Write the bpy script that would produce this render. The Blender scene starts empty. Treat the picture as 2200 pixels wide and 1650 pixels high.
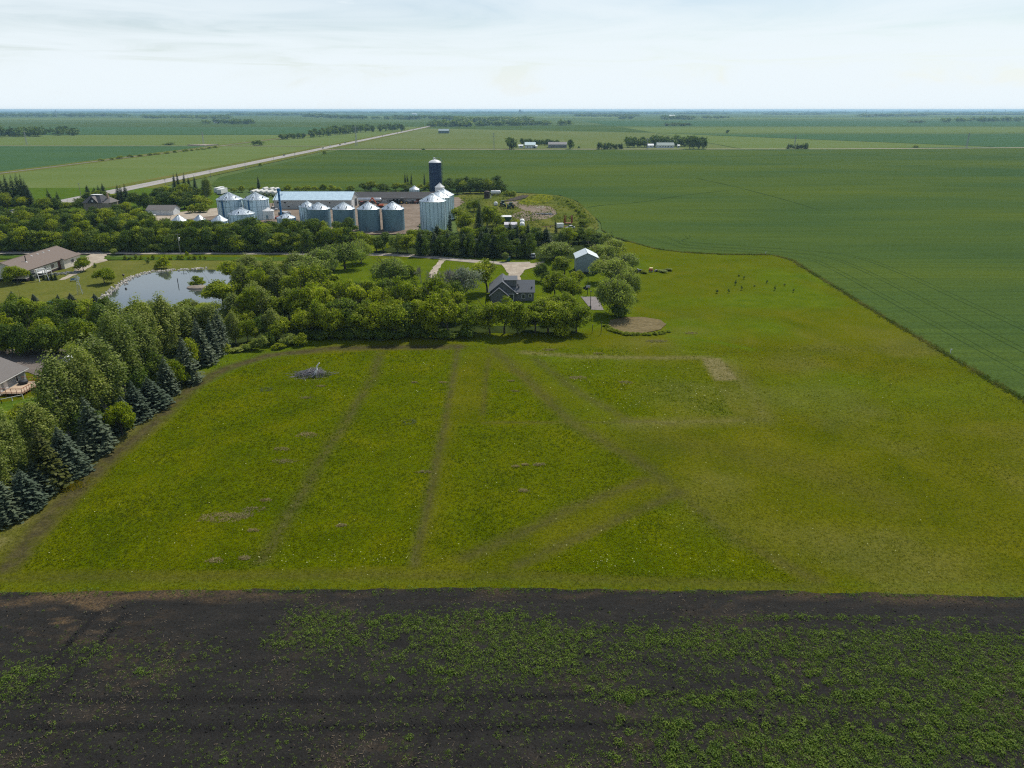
import bpy, math, random
import numpy as np
from mathutils import Vector

S = bpy.context.scene
COL = S.collection
R = math.radians

# ------------------------------------------------------------------ camera
CAM_H, FPX, PITCH = 55.0, 1527.0, R(21.11)
cam_d = bpy.data.cameras.new('camera'); cam = bpy.data.objects.new('camera', cam_d); COL.objects.link(cam)
cam.location = (0, 0, CAM_H); cam.rotation_euler = (math.pi/2 - PITCH, 0, 0)
cam_d.sensor_width = 36.0; cam_d.lens = 36.0*FPX/2200.0
cam_d.clip_start = 0.5; cam_d.clip_end = 120000
S.camera = cam

# ------------------------------------------------------------------ sun, sky, exposure
SUN_AZ, SUN_EL = R(27), R(52)          # azimuth to the right of the viewing direction
sun_d = bpy.data.lights.new('sun', 'SUN'); sun = bpy.data.objects.new('sun', sun_d); COL.objects.link(sun)
sdir = Vector((math.sin(SUN_AZ)*math.cos(SUN_EL), math.cos(SUN_AZ)*math.cos(SUN_EL), math.sin(SUN_EL)))
sun.rotation_euler = sdir.to_track_quat('Z', 'Y').to_euler()
sun.location = (0, 0, 300)
sun_d.energy = 4.3; sun_d.angle = R(1.2); sun_d.color = (1.0, 0.95, 0.86)

W = bpy.data.worlds.new('World'); S.world = W; W.use_nodes = True
nt = W.node_tree; nt.nodes.clear()
def N(t, **kw):
    n = nt.nodes.new(t)
    for k, v in kw.items(): setattr(n, k, v)
    return n
out = N('ShaderNodeOutputWorld'); bg = N('ShaderNodeBackground'); bg.inputs['Strength'].default_value = 0.1
sky = N('ShaderNodeTexSky'); sky.sky_type = 'NISHITA'; sky.sun_disc = False
sky.sun_elevation = SUN_EL; sky.sun_rotation = SUN_AZ
sky.air_density = 1.0; sky.dust_density = 0.6; sky.ozone_density = 1.0
geo = N('ShaderNodeTexCoord')
sep = N('ShaderNodeSeparateXYZ'); nt.links.new(geo.outputs['Generated'], sep.inputs[0])
# thin high cloud: noise on a flat sheet high above (direction divided by its height)
mx = N('ShaderNodeMath', operation='MAXIMUM'); mx.inputs[1].default_value = 0.05
nt.links.new(sep.outputs['Z'], mx.inputs[0])
dv = N('ShaderNodeVectorMath', operation='DIVIDE'); nt.links.new(geo.outputs['Generated'], dv.inputs[0])
cmb = N('ShaderNodeCombineXYZ')
for i in range(3): nt.links.new(mx.outputs[0], cmb.inputs[i])
nt.links.new(cmb.outputs[0], dv.inputs[1])
mp = N('ShaderNodeMapping'); mp.inputs['Scale'].default_value = (0.42, 0.34, 1.0); mp.inputs['Rotation'].default_value = (0, 0, R(-14))
nt.links.new(dv.outputs[0], mp.inputs[0])
nz = N('ShaderNodeTexNoise'); nz.inputs['Scale'].default_value = 0.85; nz.inputs['Detail'].default_value = 9
nz.inputs['Roughness'].default_value = 0.55; nz.inputs['Distortion'].default_value = 0.7
nt.links.new(mp.outputs[0], nz.inputs['Vector'])
rp = N('ShaderNodeValToRGB'); rp.color_ramp.elements[0].position = 0.36; rp.color_ramp.elements[1].position = 0.62
rp.color_ramp.elements[0].color = (0.22, 0.22, 0.22, 1); rp.color_ramp.elements[1].color = (1.0, 1.0, 1.0, 1)
nt.links.new(nz.outputs['Fac'], rp.inputs[0])
# the thin veil of cloud is looked through at a slant towards the horizon: cover = 1 - exp(-thickness / sine of elevation)
zz = N('ShaderNodeMath', operation='MAXIMUM'); zz.inputs[1].default_value = 0.012; nt.links.new(sep.outputs['Z'], zz.inputs[0])
tk = N('ShaderNodeMath', operation='MULTIPLY'); tk.inputs[1].default_value = -0.19; nt.links.new(rp.outputs[0], tk.inputs[0])
td = N('ShaderNodeMath', operation='DIVIDE'); nt.links.new(tk.outputs[0], td.inputs[0]); nt.links.new(zz.outputs[0], td.inputs[1])
ex = N('ShaderNodeMath', operation='EXPONENT'); nt.links.new(td.outputs[0], ex.inputs[0])
mxx = N('ShaderNodeMath', operation='SUBTRACT'); mxx.inputs[0].default_value = 1.0; nt.links.new(ex.outputs[0], mxx.inputs[1])
# small fair-weather puffs low above the horizon
mp2 = N('ShaderNodeMapping'); mp2.inputs['Scale'].default_value = (9, 9, 34)
nt.links.new(geo.outputs['Generated'], mp2.inputs[0])
nz2 = N('ShaderNodeTexNoise'); nz2.inputs['Scale'].default_value = 1.0; nz2.inputs['Detail'].default_value = 5
nt.links.new(mp2.outputs[0], nz2.inputs['Vector'])
rp2 = N('ShaderNodeValToRGB'); rp2.color_ramp.elements[0].position = 0.58; rp2.color_ramp.elements[1].position = 0.74
nt.links.new(nz2.outputs['Fac'], rp2.inputs[0])
mxp = N('ShaderNodeMath', operation='MAXIMUM'); nt.links.new(mxx.outputs[0], mxp.inputs[0]); nt.links.new(rp2.outputs[0], mxp.inputs[1])
mixc = N('ShaderNodeMix', data_type='RGBA'); nt.links.new(mxp.outputs[0], mixc.inputs['Factor'])
nt.links.new(sky.outputs[0], mixc.inputs['A']); mixc.inputs['B'].default_value = (8.6, 9.45, 9.95, 1)
nt.links.new(mixc.outputs['Result'], bg.inputs['Color']); nt.links.new(bg.outputs[0], out.inputs[0])

S.view_settings.view_transform = 'Standard'; S.view_settings.look = 'None'
S.view_settings.exposure = 0.0; S.view_settings.gamma = 1.0; S.view_settings.use_curve_mapping = False
S.render.engine = 'CYCLES'
S.cycles.max_bounces = 6; S.cycles.diffuse_bounces = 2; S.cycles.glossy_bounces = 3; S.cycles.transmission_bounces = 3
S.cycles.use_denoising = False; S.cycles.sample_clamp_direct = 6.0; S.cycles.sample_clamp_indirect = 3.0; S.cycles.filter_width = 1.15; S.cycles.transparent_max_bounces = 6; S.cycles.volume_bounces = 0

# ------------------------------------------------------------------ helpers
CP, SP = math.cos(PITCH), math.sin(PITCH)
def G(px, py, z=0.0):
    """ground point seen at a pixel of the 2200x1650 photograph"""
    u = (px-1100)/FPX; v = (825-py)/FPX
    dx, dy, dz = u, CP + v*SP, -SP + v*CP
    t = (CAM_H - z)/(-dz)
    return (dx*t, dy*t)
def mpp(px, py):
    v = (825-py)/FPX
    return CAM_H/(SP - v*CP)/FPX
def hgt(y, py):
    """height of a point above ground distance y that shows at pixel row py"""
    v = (825-py)/FPX
    return (v*(y*CP + CAM_H*SP) - y*SP + CAM_H*CP)/(CP + v*SP)
def proj(x, y, z=0):
    d = y*CP + (CAM_H-z)*SP; up = y*SP - (CAM_H-z)*CP
    return 1100 + FPX*x/d, 825 - FPX*up/d
def nproj(x, y):
    d = y*CP + CAM_H*SP; up = y*SP - CAM_H*CP
    return 1100 + FPX*x/d, 825 - FPX*up/d

def lin(c):
    c = c/255.0
    return c/12.92 if c <= 0.04045 else ((c+0.055)/1.055)**2.4
def rgb(r, g, b, k=1.0): return (lin(r)*k, lin(g)*k, lin(b)*k, 1.0)

def props(o, label=None, cat=None, group=None, kind=None):
    if label: o['label'] = label
    if cat: o['category'] = cat
    if group: o['group'] = group
    if kind: o['kind'] = kind
    return o
def link(name, me, parent=None, mat=None):
    o = bpy.data.objects.new(name, me); COL.objects.link(o)
    if mat is not None and not len(me.materials): me.materials.append(mat)
    if parent is not None: o.parent = parent
    return o
def thing(name, label, cat, loc=(0, 0, 0), rz=0.0, group=None, kind=None):
    o = bpy.data.objects.new(name, None); COL.objects.link(o); o.empty_display_size = 0.2
    o.location = loc; o.rotation_euler = (0, 0, rz)
    return props(o, label, cat, group, kind)
def kids(o): return [c for c in COL.objects if c.parent is o]

class MB:
    """collects shapes into one mesh"""
    def __init__(s): s.v = []; s.f = []; s.m = []
    def add(s, vs, fs, mi=0):
        b = len(s.v); s.v += [tuple(p) for p in vs]
        for f in fs: s.f.append(tuple(i+b for i in f)); s.m.append(mi)
        return s
    def box(s, c, d, rz=0.0, mi=0):
        hx, hy, hz = d[0]/2, d[1]/2, d[2]/2; ca, sa = math.cos(rz), math.sin(rz)
        vs = []
        for z in (-hz, hz):
            for x, y in ((-hx, -hy), (hx, -hy), (hx, hy), (-hx, hy)):
                vs.append((c[0]+x*ca-y*sa, c[1]+x*sa+y*ca, c[2]+z))
        return s.add(vs, [(3, 2, 1, 0), (4, 5, 6, 7), (0, 1, 5, 4), (1, 2, 6, 5), (2, 3, 7, 6), (3, 0, 4, 7)], mi)
    def lathe(s, prof, c=(0, 0, 0), n=24, mi=0, cap0=True, cap1=True):
        vs = []; fs = []
        for r, z in prof:
            for k in range(n):
                a = 2*math.pi*k/n
                vs.append((c[0]+r*math.cos(a), c[1]+r*math.sin(a), c[2]+z))
        for j in range(len(prof)-1):
            for k in range(n):
                k2 = (k+1) % n
                fs.append((j*n+k, j*n+k2, (j+1)*n+k2, (j+1)*n+k))
        if cap0: fs.append(tuple(range(n-1, -1, -1)))
        if cap1: b = (len(prof)-1)*n; fs.append(tuple(range(b, b+n)))
        return s.add(vs, fs, mi)
    def tube(s, p0, p1, r0, r1=None, n=6, mi=0):
        r1 = r0 if r1 is None else r1
        p0, p1 = Vector(p0), Vector(p1); d = (p1-p0)
        if d.length < 1e-6: return s
        d.normalize(); a = d.orthogonal().normalized(); b = d.cross(a)
        vs = []
        for p, r in ((p0, r0), (p1, r1)):
            for k in range(n):
                t = 2*math.pi*k/n
                vs.append(p + a*(r*math.cos(t)) + b*(r*math.sin(t)))
        fs = [(k, (k+1) % n, n+(k+1) % n, n+k) for k in range(n)]
        fs += [tuple(range(n-1, -1, -1)), tuple(range(n, 2*n))]
        return s.add(vs, fs, mi)
    def prism(s, poly, axis, a0, a1, mi=0):
        """polygon in a plane, pushed along an axis; poly holds the two other coordinates in order"""
        n = len(poly)
        def P(p, a):
            return (a, p[0], p[1]) if axis == 'x' else (p[0], a, p[1]) if axis == 'y' else (p[0], p[1], a)
        vs = [P(p, a0) for p in poly] + [P(p, a1) for p in poly]
        fs = [tuple(range(n-1, -1, -1)), tuple(range(n, 2*n))] + [(k, (k+1) % n, n+(k+1) % n, n+k) for k in range(n)]
        return s.add(vs, fs, mi)
    def quad(s, a, b, c, d, mi=0): return s.add([a, b, c, d], [(0, 1, 2, 3)], mi)
    def slab(s, a, b, c, d, t, mi=0):
        """a quad given a thickness along its normal"""
        a, b, c, d = map(Vector, (a, b, c, d)); n = (b-a).cross(d-a).normalized()*t
        return s.add([a, b, c, d, a+n, b+n, c+n, d+n], [(3, 2, 1, 0), (4, 5, 6, 7), (0, 1, 5, 4), (1, 2, 6, 5), (2, 3, 7, 6), (3, 0, 4, 7)], mi)
    def mesh(s, name, mats, smooth=False):
        me = bpy.data.meshes.new(name); me.from_pydata(s.v, [], s.f)
        for m in (mats if isinstance(mats, (list, tuple)) else [mats]): me.materials.append(m)
        if any(s.m): me.polygons.foreach_set('material_index', s.m)
        if smooth:
            me.polygons.foreach_set('use_smooth', [True]*len(s.f))
            try: me.set_sharp_from_angle(angle=R(40))
            except Exception: pass
        me.update(); return me
    def build(s, name, mats, parent=None, label=None, kind=None, smooth=False, loc=None):
        o = link(name, s.mesh(name, mats, smooth), parent)
        if loc: o.location = loc
        if label: o['label'] = label
        if kind: o['kind'] = kind
        return o

def np_mesh(name, verts, quads=None, tris=None, mat=None, attrs=None, smooth=False):
    me = bpy.data.meshes.new(name)
    verts = np.asarray(verts, np.float32)
    q = np.zeros((0, 4), np.int32) if quads is None else np.asarray(quads, np.int32)
    t = np.zeros((0, 3), np.int32) if tris is None else np.asarray(tris, np.int32)
    me.vertices.add(len(verts)); me.vertices.foreach_set('co', verts.ravel())
    me.loops.add(len(q)*4 + len(t)*3); me.loops.foreach_set('vertex_index', np.concatenate([q.ravel(), t.ravel()]))
    me.polygons.add(len(q)+len(t))
    st = np.concatenate([np.arange(len(q))*4, len(q)*4 + np.arange(len(t))*3]).astype(np.int32)
    me.polygons.foreach_set('loop_start', st)
    if smooth: me.polygons.foreach_set('use_smooth', np.ones(len(st), bool))
    for k, a in (attrs or {}).items():
        at = me.attributes.new(k, 'FLOAT', 'POINT'); at.data.foreach_set('value', np.asarray(a, np.float32))
    if mat is not None: me.materials.append(mat)
    me.update(calc_edges=True)
    return me

def vnoise(x, y, scale, seed=0):
    """smooth value noise 0..1"""
    rng = np.random.default_rng(seed); T = rng.random((256, 256))
    X = np.asarray(x)/scale + 1000.37; Y = np.asarray(y)/scale + 1000.71
    xi = np.floor(X).astype(int); yi = np.floor(Y).astype(int); fx = X-xi; fy = Y-yi
    fx = fx*fx*(3-2*fx); fy = fy*fy*(3-2*fy)
    a = T[xi % 256, yi % 256]; b = T[(xi+1) % 256, yi % 256]; c = T[xi % 256, (yi+1) % 256]; d = T[(xi+1) % 256, (yi+1) % 256]
    return (a*(1-fx)+b*fx)*(1-fy) + (c*(1-fx)+d*fx)*fy
def fbm(x, y, scale, seed=0, o=3):
    s = 0; w = 0
    for k in range(o):
        s = s + vnoise(x, y, scale/2**k, seed+k)*0.5**k; w += 0.5**k
    return s/w
def in_poly(x, y, poly):
    inside = np.zeros(np.shape(x), bool); n = len(poly); j = n-1
    for i in range(n):
        xi, yi = poly[i]; xj, yj = poly[j]
        c = ((yi > y) != (yj > y)) & (x < (xj-xi)*(y-yi)/((yj-yi) if yj != yi else 1e-9) + xi)
        inside ^= c; j = i
    return inside
def seg_dist(x, y, pts):
    d = np.full(np.shape(x), 1e9)
    for (x0, y0), (x1, y1) in zip(pts[:-1], pts[1:]):
        dx, dy = x1-x0, y1-y0; L = dx*dx+dy*dy+1e-12
        t = np.clip(((x-x0)*dx + (y-y0)*dy)/L, 0, 1)
        d = np.minimum(d, np.hypot(x-x0-t*dx, y-y0-t*dy))
    return d
def poly_mask(x, y, pxpoly, soft):
    """1 inside a pixel-drawn polygon of the ground, falling to 0 over soft metres"""
    P = [G(*p) for p in pxpoly]; d = seg_dist(x, y, P+[P[0]])
    ins = in_poly(x, y, P)
    return np.clip(np.where(ins, 0.5+d/soft, 0.5-d/soft), 0, 1)
def line_mask(x, y, pxline, w, soft):
    d = seg_dist(x, y, [G(*p) for p in pxline])
    return np.clip((w/2 + soft/2 - d)/soft, 0, 1)

# ------------------------------------------------------------------ materials
def new_mat(name):
    m = bpy.data.materials.new(name); m.use_nodes = True; t = m.node_tree; t.nodes.clear()
    o = t.nodes.new('ShaderNodeOutputMaterial'); p = t.nodes.new('ShaderNodeBsdfPrincipled')
    t.links.new(p.outputs[0], o.inputs[0]); return m, t, p, o
def tex_noise(t, vec, scale, detail=5, rough=0.55, stretch=(1, 1, 1), dist=0.0):
    mp = t.nodes.new('ShaderNodeMapping'); mp.inputs['Scale'].default_value = stretch; t.links.new(vec, mp.inputs[0])
    n = t.nodes.new('ShaderNodeTexNoise'); n.inputs['Scale'].default_value = scale; n.inputs['Detail'].default_value = detail
    n.inputs['Roughness'].default_value = rough; n.inputs['Distortion'].default_value = dist
    t.links.new(mp.outputs[0], n.inputs['Vector']); return n.outputs['Fac']
def ramp(t, fac, stops):
    r = t.nodes.new('ShaderNodeValToRGB'); e = r.color_ramp.elements
    while len(e) < len(stops): e.new(0.5)
    for k, (p, c) in enumerate(stops): e[k].position = p; e[k].color = c
    t.links.new(fac, r.inputs[0]); return r.outputs[0]
def mixrgb(t, fac, a, b, mode='MIX'):
    n = t.nodes.new('ShaderNodeMix'); n.data_type = 'RGBA'; n.blend_type = mode
    if isinstance(fac, (int, float)): n.inputs['Factor'].default_value = fac
    else: t.links.new(fac, n.inputs['Factor'])
    for k, c in (('A', a), ('B', b)):
        if isinstance(c, tuple): n.inputs[k].default_value = c
        else: t.links.new(c, n.inputs[k])
    return n.outputs['Result']
def bump(t, p, h, strength, dist=0.1):
    b = t.nodes.new('ShaderNodeBump'); b.inputs['Strength'].default_value = strength; b.inputs['Distance'].default_value = dist
    t.links.new(h, b.inputs['Height']); t.links.new(b.outputs[0], p.inputs['Normal'])
def position(t): return t.nodes.new('ShaderNodeNewGeometry').outputs['Position']
def objco(t): return t.nodes.new('ShaderNodeTexCoord').outputs['Object']
def attr(t, name):
    a = t.nodes.new('ShaderNodeAttribute'); a.attribute_name = name; return a.outputs['Fac']

def mat(name, c, var=0.12, scale=1.5, rough=0.7, metal=0.0, bumps=0.0, bscale=None, stretch=(1, 1, 1), spec=0.3, c2=None, wave=None):
    """a plain painted or natural surface with grain and wear"""
    m, t, p, o = new_mat(name); v = objco(t)
    f = tex_noise(t, v, scale, 6, 0.6, stretch)
    lo = tuple(x*(1-var) for x in c[:3])+(1,); hi = tuple(min(1, x*(1+var)) for x in c[:3])+(1,)
    if c2: hi = c2
    col = ramp(t, f, [(0.3, lo), (0.7, hi)])
    t.links.new(col, p.inputs['Base Color']); p.inputs['Roughness'].default_value = rough
    p.inputs['Metallic'].default_value = metal; p.inputs['Specular IOR Level'].default_value = spec
    if wave:
        ax, sc, st = wave
        w = t.nodes.new('ShaderNodeTexWave'); w.bands_direction = ax; w.inputs['Scale'].default_value = sc
        t.links.new(v, w.inputs['Vector']); bump(t, p, w.outputs['Fac'], st, 0.05)
    elif bumps:
        bump(t, p, tex_noise(t, v, bscale or scale*4, 5, 0.6, stretch), bumps, 0.05)
    return m

def mat_ground(name, ramp1, scale1, stretch1=(1, 1, 1), ramp2=None, scale2=0.02, amt2=0.5, fine=None, fine_amt=0.35, rough=0.95, bumps=0.3, bscale=3.0, stretch2=(1, 1, 1), spec=0.0, streak=0):
    """a stretch of land: broad colour patches, finer mottling, fine relief; in world coordinates"""
    m, t, p, o = new_mat(name); v = position(t)
    col = ramp(t, tex_noise(t, v, scale1, 7, 0.6, stretch1, 0.4), ramp1)
    if ramp2: col = mixrgb(t, amt2, col, ramp(t, tex_noise(t, v, scale2, 4, 0.5, stretch2, 0.6), ramp2))
    if streak: col = mixrgb(t, streak, col, ramp(t, tex_noise(t, v, .42, 5, .65, (.03, 1, 1), .3), [(0.32, (.55, .60, .75, 1)), (0.68, (1.5, 1.38, 1.1, 1))]), 'MULTIPLY')
    if fine:
        f = tex_noise(t, v, fine, 4, 0.7)
        col = mixrgb(t, fine_amt, col, ramp(t, f, [(0.35, (0.35, 0.35, 0.35, 1)), (0.65, (1.55, 1.55, 1.55, 1))]), 'MULTIPLY')
    t.links.new(col, p.inputs['Base Color']); p.inputs['Roughness'].default_value = rough; p.inputs['Specular IOR Level'].default_value = spec
    if bumps: bump(t, p, tex_noise(t, v, bscale, 4, 0.6), bumps, 0.2)
    return m

def mat_leaf(name, dark, light, trans=0.35, rough=0.55, obj_var=0.35):
    """foliage: colour by leaf and by plant, light coming through the leaves"""
    m, t, p, o = new_mat(name)
    oi = t.nodes.new('ShaderNodeObjectInfo')
    col = ramp(t, attr(t, 'tint'), [(0.0, dark), (1.0, light)])
    g = ramp(t, oi.outputs['Random'], [(0.0, (1-obj_var, 1-obj_var*0.75, 1-obj_var*0.6, 1)), (1.0, (1+obj_var*0.7, 1+obj_var*0.5, 1.0, 1))])
    col = mixrgb(t, 1.0, col, g, 'MULTIPLY')
    t.links.new(col, p.inputs['Base Color']); p.inputs['Roughness'].default_value = rough; p.inputs['Specular IOR Level'].default_value = 0.10
    tr = t.nodes.new('ShaderNodeBsdfTranslucent')
    tc = mixrgb(t, 1.0, col, (1.05, 1.25, 0.45, 1), 'MULTIPLY'); t.links.new(tc, tr.inputs['Color'])
    mx = t.nodes.new('ShaderNodeMixShader'); mx.inputs[0].default_value = trans
    t.links.new(p.outputs[0], mx.inputs[1]); t.links.new(tr.outputs[0], mx.inputs[2]); t.links.new(mx.outputs[0], o.inputs[0])
    return m
# ------------------------------------------------------------------ ground
rng = np.random.default_rng(7); random.seed(7)
GREEN = [(0.25, (.044, .080, .022, 1)), (0.5, (.060, .100, .022, 1)), (0.78, (.080, .114, .018, 1))]
LIGHT = [(0.25, (.100, .145, .034, 1)), (0.5, (.118, .160, .042, 1)), (0.8, (.150, .178, .058, 1))]
M_base = mat_ground('prairie', [(0.3, (.060, .100, .034, 1)), (0.5, (.085, .125, .036, 1)), (0.75, (.115, .145, .045, 1))], .004, (1, 2.2, 1), fine=.25, bumps=0)
M_crop = mat_ground('crop', GREEN, .035, (.25, 1, 1), [(0.3, (.030, .072, .028, 1)), (0.7, (.096, .124, .012, 1))], .011, .48, 1.6, .42, streak=.34, stretch2=(.3, 1, 1), bumps=.5, bscale=1.6)
M_crop2 = mat_ground('blue_green_crop', [(0.3, (.046, .098, .040, 1)), (0.7, (.062, .116, .040, 1))], .02, (.3, 1, 1), fine=.6, fine_amt=.2, bumps=.3)
M_light = mat_ground('light_crop', LIGHT, .02, (.3, 1, 1), fine=.7, fine_amt=.22, bumps=.3)
M_light2 = mat_ground('hay_field', [(0.3, (.105, .135, .040, 1)), (0.7, (.135, .160, .052, 1))], .06, (.6, .05, 1), [(0.3, (.10, .14, .032, 1)), (0.7, (.15, .17, .06, 1))], .006, .5, .5, .25, bumps=.3)
M_verge = mat_ground('verge_grass', [(0.3, (.085, .110, .020, 1)), (0.55, (.120, .130, .025, 1)), (0.8, (.180, .150, .050, 1))], .08, (.6, .2, 1), fine=.9, bumps=.4)
M_gravel = mat_ground('gravel', [(0.3, (.27, .24, .20, 1)), (0.7, (.40, .355, .30, 1))], .3, fine=2.5, fine_amt=.2, bumps=.2)
M_drive = mat_ground('pale_gravel', [(0.3, (.30, .25, .19, 1)), (0.7, (.46, .40, .32, 1))], .25, fine=1.6, fine_amt=.3, bumps=.2)
M_yard = mat_ground('yard_dirt', [(0.25, (.155, .120, .090, 1)), (0.55, (.225, .180, .140, 1)), (0.8, (.285, .240, .195, 1))], .12, fine=.8, fine_amt=.3, bumps=.3)
M_asphalt = mat_ground('highway_asphalt', [(0.3, (.30, .28, .265, 1)), (0.7, (.37, .35, .335, 1))], .05, (3, .1, 1), bumps=0)
M_paint = mat('road_paint', (.75, .72, .62, 1), .1)
M_pad = mat_ground('asphalt_pad', [(0.3, (.115, .100, .088, 1)), (0.7, (.20, .17, .148, 1))], .22, (.5, 1, 1), fine=1.5, fine_amt=.25, bumps=.2)
M_lawn = mat_ground('lawn', [(0.3, (.092, .108, .020, 1)), (0.55, (.122, .130, .026, 1)), (0.8, (.155, .145, .042, 1))], .12, fine=1.3, bumps=.3)
M_lush = mat_ground('lush_grass', [(0.3, (.055, .100, .010, 1)), (0.7, (.085, .135, .012, 1))], .15, fine=1.0, bumps=.4)
M_ditch = mat_ground('ditch_grass', [(0.3, (.045, .085, .012, 1)), (0.7, (.070, .115, .014, 1))], .25, fine=1.3, bumps=.5)
M_rail = mat_ground('ballast', [(0.3, (.16, .15, .135, 1)), (0.7, (.22, .205, .185, 1))], .3, bumps=.2)
M_yellow = mat_ground('flowering_weeds', [(0.3, (.08, .115, .012, 1)), (0.55, (.15, .16, .012, 1)), (0.8, (.26, .24, .016, 1))], .35, fine=1.3, bumps=.6)
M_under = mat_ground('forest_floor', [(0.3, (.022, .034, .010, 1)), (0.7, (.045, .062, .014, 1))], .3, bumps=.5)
M_dirtpile = mat_ground('dark_dirt', [(0.3, (.055, .045, .040, 1)), (0.7, (.10, .085, .072, 1))], .4, bumps=.5)
M_tramline = mat_ground('tramline_soil', [(0.3, (.030, .054, .016, 1)), (0.7, (.042, .070, .018, 1))], .4, bumps=.3)

def jagged(P, step, amp, seed=0):
    """walk round a polygon in small steps with a ragged edge"""
    outp = []; r = random.Random(seed); n = len(P)
    for i in range(n):
        a, b = P[i], P[(i+1) % n]; L = math.hypot(b[0]-a[0], b[1]-a[1]); k = max(1, int(L/step))
        for j in range(k):
            t = j/k; e = amp if j else amp*0.3
            outp.append((a[0]+(b[0]-a[0])*t + r.uniform(-e, e), a[1]+(b[1]-a[1])*t + r.uniform(-e, e)))
    return outp
def sheet(name, P, z, m, label, thick=0.0, step=0, amp=0, kind='structure', cat=None, world=False, seed=1, soft=False):
    P = P if world else [G(*p) for p in P]
    if soft: P = smooth_line(P+[P[0]], 6)[:-1]
    if step: P = jagged(P, step, amp, seed)
    n = len(P); v = [(x, y, z) for x, y in P]; f = [tuple(range(n))]
    a = sum(P[i][0]*P[(i+1) % n][1]-P[(i+1) % n][0]*P[i][1] for i in range(n))
    if a < 0: f = [tuple(range(n-1, -1, -1))]
    if thick:
        v += [(x, y, z-thick) for x, y in P]
        for i in range(n):
            j = (i+1) % n; f.append((i, j, n+j, n+i) if a < 0 else (j, i, n+i, n+j))
    me = bpy.data.meshes.new(name); me.from_pydata(v, [], f); me.materials.append(m); me.update()
    return props(link(name, me), label, cat or name.replace('_', ' ').split()[-1], None, kind)
def strip(name, pts, w, z, m, label, cat=None, thick=0.0, wob=0.0, world=True):
    P = pts if world else [G(*p) for p in pts]
    L, Rr = [], []
    for i, p in enumerate(P):
        a = P[max(i-1, 0)]; b = P[min(i+1, len(P)-1)]; dx, dy = b[0]-a[0], b[1]-a[1]; l = math.hypot(dx, dy)
        ww = w*(1+random.uniform(-wob, wob))/2
        L.append((p[0]-dy/l*ww, p[1]+dx/l*ww)); Rr.append((p[0]+dy/l*ww, p[1]-dx/l*ww))
    n = len(P); v = [(x, y, z) for x, y in L] + [(x, y, z) for x, y in Rr]
    f = [(i, n+i, n+i+1, i+1) for i in range(n-1)]
    me = bpy.data.meshes.new(name); me.from_pydata(v, [], f); me.materials.append(m); me.update()
    return props(link(name, me), label, cat or name.split('_')[-1], None, 'structure')
def smooth_line(P, k=6):
    out_ = []
    for i in range(len(P)-1):
        p0 = P[max(i-1, 0)]; p1 = P[i]; p2 = P[i+1]; p3 = P[min(i+2, len(P)-1)]
        for j in range(k):
            t = j/k
            out_.append(tuple(0.5*((2*p1[a]) + (-p0[a]+p2[a])*t + (2*p0[a]-5*p1[a]+4*p2[a]-p3[a])*t*t + (-p0[a]+3*p1[a]-3*p2[a]+p3[a])*t**3) for a in (0, 1)))
    out_.append(P[-1]); return out_

FAR = 28500
sheet('ground', [(-FAR, -600), (FAR, -600), (FAR, FAR), (-FAR, FAR)], -0.30, M_base, 'wide flat prairie farmland reaching the horizon', world=True)
# far fields: strips along the survey grid
sheet('far_field', [(-4000, 1250), (-480, 1225), (-480, 1740), (-4000, 1760)], 0.0, M_light, 'pale green field left of the railway beyond the side road', world=True)
sheet('far_field', [(-4000, 690), (-484, 690), (-482, 1220), (-4000, 1235)], 0.0, M_crop2, 'blue green field on the left between railway and side road', world=True)
sheet('far_field', [(-464, 120), (-300, 120), (-300, 1195), (-464, 1205)], 0.0, M_light, 'light green field lying between railway and highway', world=True)
sheet('far_field', [(-462, 1225), (-300, 1215), (-300, 2600), (-462, 2600)], 0.0, M_light, 'light green field beyond the side road left of the highway', world=True)
sheet('far_field', [(-272, 1135), (340, 1122), (360, 1900), (-272, 2350)], 0.0, M_light2, 'pale hay field behind the white farmhouse right of the highway', world=True)
sheet('far_field', [(345, 1122), (470, 1128), (760, 1190), (420, 1780), (365, 1890)], 0.0, M_light, 'light green wedge of field behind the larger far farmstead', world=True)
sheet('far_field', [(490, 1131), (3600, 1210), (3600, 1880), (430, 1790), (770, 1192)], 0.0, M_crop2, 'blue green field beyond the section road on the right', world=True)
sheet('far_field', [(365, 1910), (5000, 1950), (5000, 2650), (365, 2500)], 0.0, M_light, 'pale field strip beyond the blue green field', world=True)
sheet('far_field', [(-4500, 1780), (-480, 1765), (-480, 2560), (-4500, 2600)], 0.0, M_crop2, 'blue green field strip far to the left', world=True)
sheet('far_field', [(-5000, 2640), (-300, 2640), (-300, 3600), (-5000, 3700)], 0.0, M_crop, 'dark green field strip farthest to the left', world=True)
sheet('far_field', [(-260, 2420), (360, 2000), (365, 2900), (-260, 2900)], 0.0, M_crop, 'green field strip in front of the far woods', world=True)
sheet('far_field', [(365, 2700), (6000, 2800), (6000, 4200), (365, 4000)], 0.0, M_crop2, 'bluish field strip far to the right', world=True)
for i, (x0, x1, y0, y1, mm) in enumerate([(-9000, -2000, 4300, 5200, M_light), (-1500, 900, 5200, 6500, M_light), (1200, 9000, 4700, 5600, M_light), (-9000, 0, 7500, 9500, M_crop2), (2500, 12000, 7000, 9000, M_light), (-4000, 4000, 11000, 14000, M_light)]):
    sheet('far_field', [(x0, y0), (x1, y0), (x1, y1), (x0, y1)], 0.2, mm, 'faint %s far field near the horizon, one of several stripes' % ('pale' if mm is M_light else 'bluish'), world=True)['group'] = 'field stripes near the horizon'

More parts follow.
